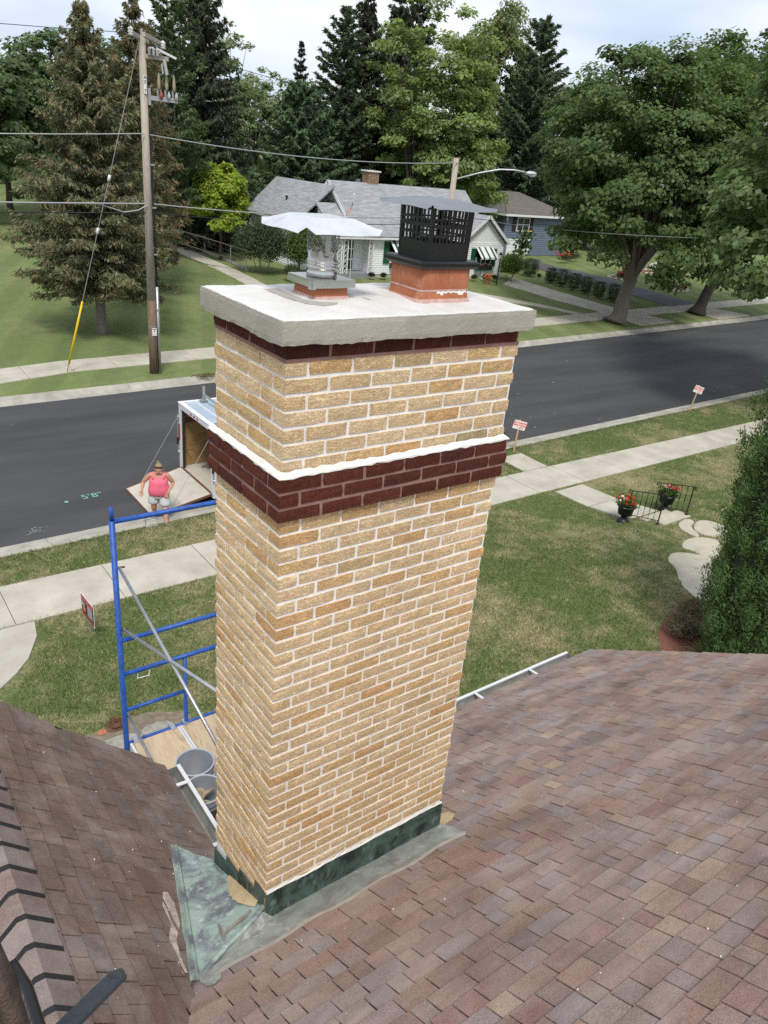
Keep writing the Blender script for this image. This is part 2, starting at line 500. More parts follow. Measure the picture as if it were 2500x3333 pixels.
SIDING = plain("white_siding", (0.83,0.85,0.85), 0.55, 0, 0.05, 1.5)
WHITE = plain("white_paint", (0.78,0.78,0.77), 0.5, 0, 0.06, 10)
GREENP = plain("dark_green_paint", (0.012,0.085,0.045), 0.5, 0, 0.15, 12)
BLUESID = plain("blue_grey_siding", (0.135,0.17,0.225), 0.6, 0, 0.08, 2)
def m_farroof(name, a, b):
    t = NT(name)
    br = t.n('TexBrick'); br.inputs['Scale'].default_value = 1.0
    br.inputs['Color1'].default_value = (*a, 1); br.inputs['Color2'].default_value = (*b, 1)
    br.inputs['Mortar'].default_value = (a[0]*0.55, a[1]*0.55, a[2]*0.55, 1)
    br.inputs['Brick Width'].default_value = 0.55; br.inputs['Row Height'].default_value = 0.125
    br.inputs['Mortar Size'].default_value = 0.012; br.inputs['Bias'].default_value = 0.0
    t.l(t.tc.outputs['UV'], br.inputs['Vector'])
    n_ = t.noise(3, 5, 0.7)
    c = t.mix(0.5, br.outputs['Color'], t.ramp(n_, [(0.3, 0.75), (0.7, 1.2)]), 'MULTIPLY')
    return t.set(c, 0.95, 0, t.bump(br.outputs['Fac'], 0.4, -0.012), 0.15)
GREYROOF = m_farroof("grey_far_shingles", (0.30,0.31,0.325), (0.41,0.42,0.44))
BROWNROOF = m_farroof("brown_far_shingles", (0.15,0.135,0.12), (0.20,0.18,0.16))
def m_glass():
    t = NT("dark_window_glass")
    return t.set(t.ramp(t.noise(0.8, 2), [(0.35, (0.012,0.016,0.018)), (0.7, (0.05,0.06,0.065))]), 0.06, 0, None, 0.6)
GLASS = m_glass()
REDFLOWER = plain("red_flower_petals", (0.52,0.022,0.016), 0.6, 0, 0.3, 30)
WHITEFLOWER = plain("white_flower_petals", (0.78,0.76,0.70), 0.6)
ORANGEFLOWER = plain("orange_flower_petals", (0.60,0.16,0.03), 0.6)
PINKFLOWER = plain("pink_flower_petals", (0.62,0.16,0.22), 0.6)
YELLOWFLOWER = plain("yellow_flower_petals", (0.66,0.48,0.05), 0.6)
TERRA = plain("terracotta_pot", (0.42,0.17,0.08), 0.8)
IRON = plain("black_wrought_iron", (0.012,0.012,0.013), 0.5, 0.3, 0.3, 20)
URNM = plain("black_urn_resin", (0.012,0.013,0.014), 0.42, 0, 0.2, 10)
STONE = plain("greyish_stone", (0.30,0.28,0.24), 0.9, 0, 0.3, 9, 0.6)
PALESTONE = plain("pale_edging_stone", (0.50,0.47,0.41), 0.9, 0, 0.25, 9, 0.5)
MULCH = plain("red_mulch", (0.21,0.085,0.058), 0.95, 0, 0.55, 45, 0.8)
DIRT = plain("dry_dirt", (0.20,0.16,0.115), 0.95, 0, 0.3, 12, 0.6)
YELLOWP = plain("yellow_plastic_sleeve", (0.72,0.50,0.01), 0.45, 0, 0.06, 5)
CABLE = plain("black_cable", (0.018,0.018,0.02), 0.6)
GREYCABLE = plain("grey_aluminium_cable", (0.36,0.36,0.36), 0.5, 0.3)
PORC = plain("grey_porcelain", (0.42,0.42,0.41), 0.35)
PORCW = plain("white_porcelain", (0.72,0.72,0.70), 0.3)
BROWNPORC = plain("red_brown_porcelain", (0.30,0.085,0.07), 0.35)
TANTAPE = plain("tan_cable_terminator", (0.34,0.28,0.19), 0.6)
SIGNW = plain("white_sign_board", (0.80,0.79,0.76), 0.6)
SIGNR = plain("red_sign_ink", (0.72,0.075,0.045), 0.6)
SIGNB = plain("black_sign_face", (0.022,0.020,0.021), 0.5)
SIGNP = plain("pink_red_sign_ink", (0.56,0.075,0.10), 0.5)
SIGNG = plain("pale_grey_sign_ink", (0.55,0.52,0.55), 0.5)
SIGNO = plain("orange_sign_ink", (0.68,0.19,0.08), 0.5)
MINT = plain("mint_green_spray_paint", (0.17,0.40,0.30), 0.8, 0, 0.3, 30)
PINKCLOTH = plain("pink_tank_top_cloth", (0.83,0.155,0.24), 0.85, 0, 0.1, 14, 0.3)
SHORTS = plain("light_grey_shorts_cloth", (0.44,0.45,0.46), 0.9, 0, 0.1, 14, 0.3)
SKIN = plain("skin", (0.50,0.255,0.165), 0.55, 0, 0.08, 9)
HAIR = plain("blond_hair", (0.27,0.195,0.105), 0.7, 0, 0.35, 60)
SHOE = plain("grey_running_shoe", (0.16,0.165,0.18), 0.7, 0, 0.3, 30)
SHADES = plain("black_sunglasses", (0.01,0.01,0.012), 0.15)
TRAILW = plain("white_trailer_skin", (0.70,0.71,0.72), 0.4, 0, 0.05, 3)
TRAILROOF = plain("pale_blue_trailer_roof", (0.42,0.51,0.60), 0.35, 0.2, 0.12, 2.5)
TRAILGREY = plain("grey_trailer_frame", (0.30,0.30,0.30), 0.5, 0.5, 0.15, 10)
RAMPM = plain("pale_ramp_deck", (0.50,0.455,0.385), 0.75, 0, 0.10, 4, 0.2)
REDLENS = plain("red_tail_light", (0.30,0.012,0.015), 0.25)
RUBBER = plain("black_rubber", (0.018,0.018,0.019), 0.8)
CARWHITE = plain("white_car_paint", (0.72,0.72,0.72), 0.25)
BUCKET = plain("grey_bucket_plastic", (0.215,0.235,0.265), 0.5, 0, 0.12, 8)
BUCKETRIM = plain("pale_bucket_rim", (0.40,0.42,0.46), 0.45)
MORTARDIRT = plain("dried_mortar", (0.33,0.30,0.265), 0.95, 0, 0.3, 30, 0.6)
GLOVE = plain("dirty_leather", (0.36,0.28,0.19), 0.9, 0, 0.2, 20, 0.4)
LAMPGREY = plain("grey_lamp_housing", (0.55,0.57,0.59), 0.4, 0.2)
FLAGRED = plain("flag_red_cloth", (0.46,0.03,0.045), 0.8)
FLAGBLUE = plain("flag_blue_cloth", (0.025,0.035,0.14), 0.8)
FLAGWHITE = plain("flag_white_cloth", (0.74,0.73,0.72), 0.8)
FARBRICK = plain("brown_chimney_brick", (0.24,0.155,0.10), 0.9, 0, 0.3, 4)
BALLBLUE = plain("blue_gazing_ball", (0.05,0.18,0.42), 0.1, 0.4)
SPECK = plain("white_mortar_crumb", (0.72,0.70,0.67), 0.9)
# ------------------------------------------------------------------ the ground
def yA(x): return 14.05 + 0.035*(max(-60.0, min(x, 240.0)) - 1)     # near edge of the asphalt
def yB(x): return 23.70 + 0.0645*max(-60.0, min(x, 240.0))           # far edge of the asphalt
KW = 0.68                                                            # gutter and kerb together
def smooth(a, b, t):
    t = max(0.0, min(1.0, (t-a)/(b-a))); return t*t*(3-2*t)
def gz(x, y):
    if y < yA(x) - KW + 0.01:
        z = 0.50 - 0.28*smooth(7.1, 8.6, y) - 0.05*smooth(8.6, 10.3, y) - 0.03*smooth(10.3, 12.5, y)
        return z + 0.012*math.sin(x*1.3+y*0.7)*smooth(10.2, 8.5, y)
    if y < yB(x) + KW - 0.01: return -0.12
    lim = 28 + max(0, 0.06*(x-60))
    return 0.14 + 0.04*max(0.0, min(y-lim, 15.0)) + 0.008*max(0.0, y-43)

xs = [-400,-250,-150,-90,-60,-40,-28,-20,-14,-10,-7,-5,-3.5,-2] + [i*1.5-1 for i in range(0, 54)] + [85,92,100,112,130,160,200,260,340,450,700]
near_rows = [-200,-80,-40,-20,-10,-6,-3,-1,1,2.5,4,5,6,7.1,7.4,7.7,8.0,8.3,8.6,9.2,9.8,10.4,11,11.6,12.2]
def rows(x):
    kn = yA(x)-KW; kf = yB(x)+KW
    if x < -60: pass
    return near_rows + [kn-0.5, kn-0.02, kn+0.03, kn+0.2, kf-0.2, kf-0.03, kf+0.02] + \
        [kf+d for d in (0.6,1.2,2,3,4.5,6,8,10,12.5,15,18,22,27,33,40,50,62,80,110,160,240,380,700)]
m = MB()
V = []; 
for x in xs:
    for y in rows(x): V.append((x, y, gz(x, y)))
nr = len(rows(0)); F = []; MI = []
for i in range(len(xs)-1):
    for j in range(nr-1):
        F.append((i*nr+j, (i+1)*nr+j, (i+1)*nr+j+1, i*nr+j+1)); MI.append(0 if j < 28 else 1)
m.v = V; m.f = F; m.m = MI
ground = m.build("ground", [GRASS, GRASSFAR], smooth=True, loc=(0, 0, 0))
tag(ground, "mown lawns and open ground on both sides of the street", "ground", kind="structure")

# road sheet
m = MB()
cols = [-300, -60] + [i*4.0 for i in range(-14, 61)] + [400]
for a, b in zip(cols[:-1], cols[1:]):
    m.quad((a, yA(a), 0.0), (b, yA(b), 0.0), (b, yB(b), 0.0), (a, yB(a), 0.0))
road = m.build("road", ASPHALT, loc=(0, 0, 0))
tag(road, "dark asphalt street crossing the picture", "road", kind="structure")

def text_mesh(body, size, mat, name, parent, origin, ux, uy, loc=None, extrude=0.0, align='CENTER', bold=0.0):
    """flat lettering in the plane spanned by ux (reading direction) and uy (up)"""
    cu = bpy.data.curves.new(name, 'FONT')
    cu.body = body; cu.size = size; cu.align_x = align; cu.align_y = 'CENTER'; cu.offset = bold
    cu.resolution_u = 3
    tmp = bpy.data.objects.new(name, cu)
    me = bpy.data.meshes.new_from_object(tmp)
    bpy.data.objects.remove(tmp)
    bpy.data.curves.remove(cu)
    ux = Vector(ux).normalized(); uy = Vector(uy).normalized(); O = Vector(origin)
    base = OFF[parent.name] if parent is not None else O
    for v in me.vertices:
        p = O + ux*v.co.x + uy*v.co.y
        v.co = p - base
    me.materials.clear(); me.materials.append(mat)
    me.name = name
    return link(name, me, parent, base)

# green survey paint on the road, read from the near kerb
text_mesh("5'8\"", 0.36, MINT, "road_marking", road, (3.62, 15.95, 0.004), (1, 0.06, 0), (-0.06, 1, 0))
part("road_marking", MINT, road, lambda q: q.lathe((2.95, 15.84, 0.0), [(0.001, 0.004), (0.055, 0.004)], 10))
def splat(q):
    for k in range(26):
        a = random.uniform(0, 6.28); r = random.random()**0.7*0.32
        s_ = random.uniform(0.012, 0.04)
        q.lathe((1.9+r*math.cos(a), 14.6+r*0.6*math.sin(a), 0.0), [(0.001, 0.004), (s_, 0.004)], 6)
part("paint_spatter", plain("grey_spatter", (0.17,0.17,0.165), 0.9), road, splat)
def chips(q):
    for k in range(22):
        x = random.uniform(17, 40); y = random.uniform(yA(x)+0.3, yB(x)-2)
        s_ = random.uniform(0.010, 0.026)
        q.lathe((x, y, 0.0), [(0.001, 0.006), (s_, 0.005), (s_, 0.0)], 5)
part("road_litter", SIGNW, road, chips)

# kerbs: each cast length is a piece of its own
def kerb(name, edge, sgn, label, x0, x1, step, dips=()):
    root = empty(name, (0, edge(0), 0), label, "kerb"); root["kind"] = "structure"
    x = x0
    while x < x1:
        b = min(x+step, x1); g = 0.012
        prof = [(0.0, -0.10), (0.0, 0.006), (0.36, 0.030), (0.44, 0.115), (0.50, 0.135), (0.655, 0.140), (0.68, 0.125), (0.68, -0.10)]
        for d0, d1 in dips:
            if x >= d0-0.01 and b <= d1+0.01:
                prof = [(0.0, -0.10), (0.0, 0.006), (0.36, 0.030), (0.50, 0.045), (0.68, 0.075), (0.68, -0.10)]
        q = MB(); n = len(prof)
        nx = 3
        vs = []
        for k in range(nx+1):
            xx = x+g/2 + (b-x-g)*k/nx
            for d, z in prof: vs.append((xx, edge(xx) + sgn*d, z))
        fs = [(k*n+i, k*n+i+1, (k+1)*n+i+1, (k+1)*n+i) for k in range(nx) for i in range(n-1)]
        fs += [tuple(range(n)), tuple(nx*n+i for i in reversed(range(n)))]
        if sgn < 0: fs = [tuple(reversed(f)) for f in fs]
        q.add(vs, fs)
        q.build("kerb_length", KERBM, root)
        x = b
kerb("near_kerb", yA, -1, "concrete kerb and gutter on the near side of the street", -22, 98, 6.0)
kerb("far_kerb", yB, 1, "concrete kerb and gutter on the far side of the street", -20, 118, 4.6, ((42.0, 46.7), (51.2, 56.0)))

def slab(q, pts, thick=0.09, lift=0.022):
    top = [(x, y, gz(x, y)+lift) for x, y in pts]
    q.prism([(x, y, z-thick) for x, y, z in top], (0, 0, thick))

# near sidewalk: slabs of about two metres
near_walk = empty("near_sidewalk", (0, 11.4, 0.17), "pale concrete sidewalk between the front lawn and the grass strip", "sidewalk"); near_walk["kind"] = "structure"
x = -13.6
while x < 60:
    q = MB(); g = 0.008; t = 0.009*random.uniform(-1, 1)
    slab(q, [(x+g, 10.55+0.008*x), (x+2.03-g, 10.55+0.008*(x+2)), (x+2.03-g, 12.10), (x+g, 12.10)], 0.09, 0.024+t*0.4)
    q.build("sidewalk_slab", WALK, near_walk)
    x += 2.03
# far sidewalk follows the far kerb
def yS0(x): return 26.35 + 0.0765*x - 0.75*smooth(6.5, 2.5, x)
def yS1(x): return 27.90 + 0.0775*x - 0.45*smooth(6.5, 2.5, x)
far_walk = empty("far_sidewalk", (20, yS0(20), 0.17), "pale concrete sidewalk along the far side of the street", "sidewalk"); far_walk["kind"] = "structure"
x = -9.0
while x < 84:
    q = MB(); g = 0.010; s_ = 1.7
    slab(q, [(x+g, yS0(x)), (x+s_-g, yS0(x+s_)), (x+s_-g, yS1(x+s_)), (x+g, yS1(x))], 0.10, 0.028)
    q.build("sidewalk_slab", WALK, far_walk)
    x += s_

def sheet_strip(name, left, right, mat, label, cat, lift=0.03, step=0.8, thick=0.08, pieces=None):
    """a drive or path given by its two edges (lists of x, y)"""
    def resample(p):
        out = []
        for a, b in zip(p[:-1], p[1:]):
            n = max(1, int(math.hypot(b[0]-a[0], b[1]-a[1])/step))
            out += [(a[0]+(b[0]-a[0])*k/n, a[1]+(b[1]-a[1])*k/n) for k in range(n)]
        return out + [p[-1]]
    L = resample(left); n = len(L)
    rr = resample(right)
    Rr = [rr[min(len(rr)-1, int(round(k*(len(rr)-1)/(n-1))))] for k in range(n)]
    def seg(q, a, b):
        for k in range(a, b):
            P = [L[k], L[k+1], Rr[k+1], Rr[k]]
            slab(q, P, thick, lift)
    if pieces is None:
        q = MB()
        nseg = n-1
        vs = []
        for k in range(n):
            for (xx, yy) in (L[k], Rr[k]): vs.append((xx, yy, gz(xx, yy)+lift))
        for k in range(n):
            for (xx, yy) in (L[k], Rr[k]): vs.append((xx, yy, gz(xx, yy)-thick))
        o = 2*n
        fs = []
        for k in range(nseg):
            fs += [(2*k, 2*k+1, 2*k+3, 2*k+2), (o+2*k, 2*k, 2*k+2, o+2*k+2), (2*k+1, o+2*k+1, o+2*k+3, 2*k+3)]
        fs += [(0, o, o+1, 1), (2*n-2, 2*n-1, o+2*n-1, o+2*n-2)]
        q.add(vs, fs)
        ob = q.build(name, mat)
        return tag(ob, label, cat, kind="structure")
    root = empty(name, (L[0][0], L[0][1], gz(*L[0])), label, cat); root["kind"] = "structure"
    for k in range(0, n-1, pieces):
        q = MB(); seg(q, k, min(n-1, k+pieces)); q.build("path_slab", mat, root)
    return root

sheet_strip("driveway", [(42.6, 26.9), (42.6, 29.5), (42.9, 31.2), (42.2, 35), (41.9, 40)], [(47.2, 27.3), (46.4, 29.6), (45.5, 31.3), (45.3, 35), (45.1, 42.3)], WALK,
            "pale concrete driveway beside the white house", "driveway", 0.036)
sheet_strip("asphalt_driveway", [(52.0, 31.75), (51.8, 38), (52.2, 46.4), (54.0, 50.5)], [(55.9, 32.1), (56.4, 41.4), (56.2, 49.2), (58.6, 52.0)], DRIVE,
            "dark asphalt driveway leading to the blue-grey house", "driveway", 0.034)
sheet_strip("driveway_apron", [(52.2, 27.8), (52.1, 30.5)], [(57.2, 28.2), (56.0, 30.8)], WALK, "concrete apron where the asphalt driveway meets the street", "driveway", 0.036)
sheet_strip("garden_path", [(39.9, 30.95), (39.5, 32.3), (38.5, 33.7), (36.5, 35.4), (34.5, 38.0), (32.5, 42.0)], [(40.9, 30.95), (40.4, 31.9), (39.7, 33.6), (38.2, 36.0), (35.8, 38.8), (33.6, 42.2)], WALK,
            "narrow curved concrete walk leading to the white house", "path", 0.034, 0.9, 0.08, 2)
sheet_strip("park_path", [(20.6, 29.6), (20.7, 41.7), (21.1, 46.7), (21.4, 53.6), (22.2, 66)], [(22.0, 29.7), (22.0, 41.8), (22.4, 46), (22.7, 52.2), (23.6, 66)], WALK,
            "straight concrete path between the park lawn and the big shrubs", "path", 0.032, 1.0, 0.08, 3)
# our own drive, bottom left of the lawn
q = MB()
slab(q, [(0.92, 10.52), (0.84, 10.03), (0.55, 9.38), (0.27, 9.02), (-0.30, 8.5), (-1.4, 7.9), (-3.0, 7.4), (-9, 7.2), (-9, 10.50)], 0.12, 0.028)
own = q.build("driveway", m_concrete("own_drive_concrete", (0.40,0.36,0.30), (0.50,0.465,0.395), 0, 0.4, 2.0))
tag(own, "concrete driveway with a rounded corner at the left edge of the front lawn", "driveway", kind="structure")

def chaikin(p):
    for _ in range(2):
        p = [c for i in range(len(p)) for c in ((p[i][0]*0.75+p[(i+1) % len(p)][0]*0.25, p[i][1]*0.75+p[(i+1) % len(p)][1]*0.25), (p[i][0]*0.25+p[(i+1) % len(p)][0]*0.75, p[i][1]*0.25+p[(i+1) % len(p)][1]*0.75))]
    cx = sum(c[0] for c in p)/len(p); cy = sum(c[1] for c in p)/len(p)
    return [(cx+(c[0]-cx)*1.16, cy+(c[1]-cy)*1.16) for c in p]
# front walk from the sidewalk to the steps, the steps, and the flagstones towards the house
fw = empty("front_walk", (15.9, 9.3, 0.18), "concrete walk with steps and flagstones curving from the sidewalk to the house", "path"); fw["kind"] = "structure"
q = MB(); slab(q, [(15.30, 9.30), (16.62, 9.30), (16.55, 10.55), (15.32, 10.52)], 0.1, 0.028); q.build("path_slab", WALK, fw)
q = MB(); slab(q, [(15.55, 8.22), (16.85, 8.22), (16.66, 9.27), (15.34, 9.27)], 0.1, 0.034); q.build("path_slab", WALK, fw)
q = MB(); q.box(15.70, 7.90, 0.05, 16.90, 8.21, 0.30); q.build("step", FLAG, fw)
q = MB(); q.box(15.72, 7.58, 0.05, 16.94, 7.90, 0.42); q.build("step", FLAG, fw)
q = MB(); q.box(15.74, 7.16, 0.05, 16.98, 7.58, 0.535); q.build("step", FLAG, fw)
q = MB(); slab(q, [(15.62, 11.98+0.14), (16.7, 12.12), (16.75, 13.35), (15.7, 13.32)], 0.08, 0.03); q.build("path_slab", WALK, fw)
for pts in ([(16.00,6.92),(15.96,6.30),(16.18,6.42),(16.30,6.75),(16.72,6.86),(16.62,7.10)],
            [(16.28,6.56),(16.34,6.20),(16.70,6.05),(17.10,6.18),(17.24,6.45),(17.10,6.78),(16.75,6.82)],
            [(15.08,6.12),(15.24,5.86),(15.10,5.42),(15.60,5.50),(16.15,5.82),(16.20,6.02),(15.90,6.26),(15.50,6.30)],
            [(14.10,5.86),(13.95,5.50),(13.42,5.10),(14.06,4.86),(15.00,5.32),(15.12,5.56),(14.60,6.04)],
            [(13.40,5.06),(13.20,4.70),(13.06,4.30),(12.9,3.9),(13.9,3.9),(14.06,4.82)]):
    q = MB(); slab(q, chaikin(pts), 0.08, 0.028); q.build("flagstone", FLAG, fw)

# bare soil by the house corner, mulch bed by the cedar
def patch(name, pts, mat, label, cat, lift=0.012):
    q = MB()
    c = (sum(p[0] for p in pts)/len(pts), sum(p[1] for p in pts)/len(pts))
    vs = [(c[0], c[1], gz(*c)+lift+0.03)] + [(x, y, gz(x, y)+lift) for x, y in pts]
    q.add(vs, [(0, i+1, (i+1) % len(pts)+1) for i in range(len(pts))])
    return tag(q.build(name, mat), label, cat, kind="structure")
def blob(cx, cy, rx, ry, n=22, j=0.15):
    return [(cx+rx*math.cos(2*math.pi*k/n)*random.uniform(1-j, 1+j), cy+ry*math.sin(2*math.pi*k/n)*random.uniform(1-j, 1+j)) for k in range(n)]
patch("bare_soil", blob(1.25, 6.25, 0.95, 0.5, 40, 0.06), DIRT, "bare dry soil patch in the lawn behind the scaffold post", "soil", 0.02)
patch("mulch_bed", blob(12.1, 3.1, 1.55, 1.25, 26, 0.08), MULCH, "red mulch bed beside the tall cedar", "mulch bed", 0.02)

# ------------------------------------------------------------------ grass blades on the near lawn (far too many to count)
def fast_mesh(name, V, F, mat, cols=None, kind=None, parent=None, loc=(0, 0, 0), smooth=False):
    """V (n,3) world coordinates; F (m,k) indices, every face with k corners; cols (n,3) colour of each vertex"""
    me = bpy.data.meshes.new(name)
    k = F.shape[1]
    V = V - np.array(loc)[None]
    me.vertices.add(len(V)); me.vertices.foreach_set('co', V.astype(np.float32).ravel())
    me.loops.add(F.size); me.loops.foreach_set('vertex_index', F.astype(np.int32).ravel())
    me.polygons.add(len(F))
    me.polygons.foreach_set('loop_start', (np.arange(len(F))*k).astype(np.int32))
    me.polygons.foreach_set('loop_total', np.full(len(F), k, np.int32))
    me.materials.append(mat)
    if cols is not None:
        at = me.attributes.new('Col', 'FLOAT_COLOR', 'POINT')
        at.data.foreach_set('color', np.concatenate([cols, np.ones((len(cols), 1))], 1).astype(np.float32).ravel())
    me.update(calc_edges=True)
    o = link(name, me, parent, loc)
    if kind: o["kind"] = kind
    return o

gzv = np.vectorize(gz)
def in_poly(px, py, poly):
    ins = np.zeros(len(px), bool); j = len(poly)-1
    for i in range(len(poly)):
        xi, yi = poly[i]; xj, yj = poly[j]
        c = ((yi > py) != (yj > py)) & (px < (xj-xi)*(py-yi)/(yj-yi+1e-12)+xi)
        ins ^= c; j = i
    return ins
def blades():
    regs = [(-3, 13, 2.2, 10.59, 1700), (13, 24, 2.2, 10.68, 800), (-2, 16, 12.07, 13.45, 1700), (16, 40, 12.07, 14.3, 700), (24, 40, 6, 10.8, 160)]
    P = []
    for x0, x1, y0, y1, dens in regs:
        n = int((x1-x0)*(y1-y0)*dens)
        P.append(np.stack([rng.uniform(x0, x1, n), rng.uniform(y0, y1, n)], 1))
    P = np.concatenate(P)
    x, y = P[:, 0], P[:, 1]
    keep = y < 13.38+0.035*(x-1) - 0.01 + rng.uniform(-0.05, 0.05, len(x))
    keep &= ~((x < 0.92-0.5*np.maximum(0, 10.0-y)**1.1 + 0.03) & (y > 7.2) & (y < 10.5) & (x < 0.95))
    keep &= ~((x > 15.3) & (x < 16.95) & (y > 7.14) & (y < 10.6))
    keep &= ~((x > 15.66) & (x < 16.72) & (y > 12.1))
    for pl in ([(16.0,6.92),(15.96,6.30),(16.18,6.42),(16.30,6.75),(16.72,6.86),(16.62,7.10)], [(16.28,6.56),(16.34,6.20),(16.70,6.05),(17.10,6.18),(17.24,6.45),(17.10,6.78),(16.75,6.82)],
               [(15.08,6.12),(15.24,5.86),(15.10,5.42),(15.60,5.50),(16.15,5.82),(16.20,6.02),(15.90,6.26),(15.50,6.30)], [(14.10,5.86),(13.95,5.50),(13.42,5.10),(14.06,4.86),(15.00,5.32),(15.12,5.56),(14.60,6.04)],
               [(13.40,5.06),(13.20,4.70),(13.06,4.30),(12.9,3.9),(13.9,3.9),(14.06,4.82)]):
        keep &= ~in_poly(x, y, pl)
    keep &= ~(((x-12.1)/1.5)**2 + ((y-3.1)/1.2)**2 < 1)
    keep &= ~((((x-1.35)/1.05)**2 + ((y-6.25)/0.48)**2 < 1) & (rng.random(len(x)) < 0.90))
    x, y = x[keep], y[keep]; n = len(x)
    z = gzv(x, y) - 0.004
    L = rng.uniform(0.035, 0.10, n); wd = rng.uniform(0.004, 0.010, n)
    a = rng.uniform(0, 6.283, n); lean = rng.uniform(0.15, 1.1, n); b = rng.uniform(0, 6.283, n)
    dx, dy = np.cos(a), np.sin(a)
    V = np.empty((n, 3, 3))
    V[:, 0] = np.stack([x-dy*wd, y+dx*wd, z], 1)
    V[:, 1] = np.stack([x+dy*wd, y-dx*wd, z], 1)
    V[:, 2] = np.stack([x+np.cos(b)*np.sin(lean)*L, y+np.sin(b)*np.sin(lean)*L, z+np.cos(lean)*L], 1)
    o = fast_mesh("lawn_grass", V.reshape(-1, 3), np.arange(3*n).reshape(-1, 3), BLADES)
    tag(o, "short green and straw coloured grass of the front lawn and kerb strip", "grass", kind="stuff")
blades()
# ------------------------------------------------------------------ trees
def nrm(a): return a / np.maximum(np.linalg.norm(a, axis=1, keepdims=True), 1e-9)

def leaves(name, P, N, D, L, W, C, mat, parent, bend=0.25):
    """kite shaped leaves: centre P, face normal N, long axis D"""
    n = len(P)
    N = nrm(N); D = nrm(D - N*(D*N).sum(1, keepdims=True)); S = np.cross(N, D)
    V = np.empty((n, 4, 3))
    V[:, 0] = P - D*L[:, None]*0.5
    V[:, 1] = P + S*W[:, None]*0.5 - N*(L*bend*0.35)[:, None]
    V[:, 2] = P + D*L[:, None]*0.5 - N*(L*bend)[:, None]
    V[:, 3] = P - S*W[:, None]*0.5 - N*(L*bend*0.35)[:, None]
    cols = np.repeat(C, 4, axis=0)
    return fast_mesh(name, V.reshape(-1, 3), np.arange(4*n).reshape(-1, 4), mat, cols, None, parent, tuple(OFF[parent.name]))

def tint(n, base, var=0.22, hue=0.10, alt=None, altp=0.0):
    b = np.array(base)[None]*rng.uniform(1-var, 1+var, (n, 1))
    b = b*(1+rng.uniform(-hue, hue, (n, 3)))
    if alt is not None:
        k = rng.random(n) < altp
        b[k] = np.array(alt)[None]*rng.uniform(1-var, 1+var, (k.sum(), 1))
    return np.clip(b, 0.002, 1)

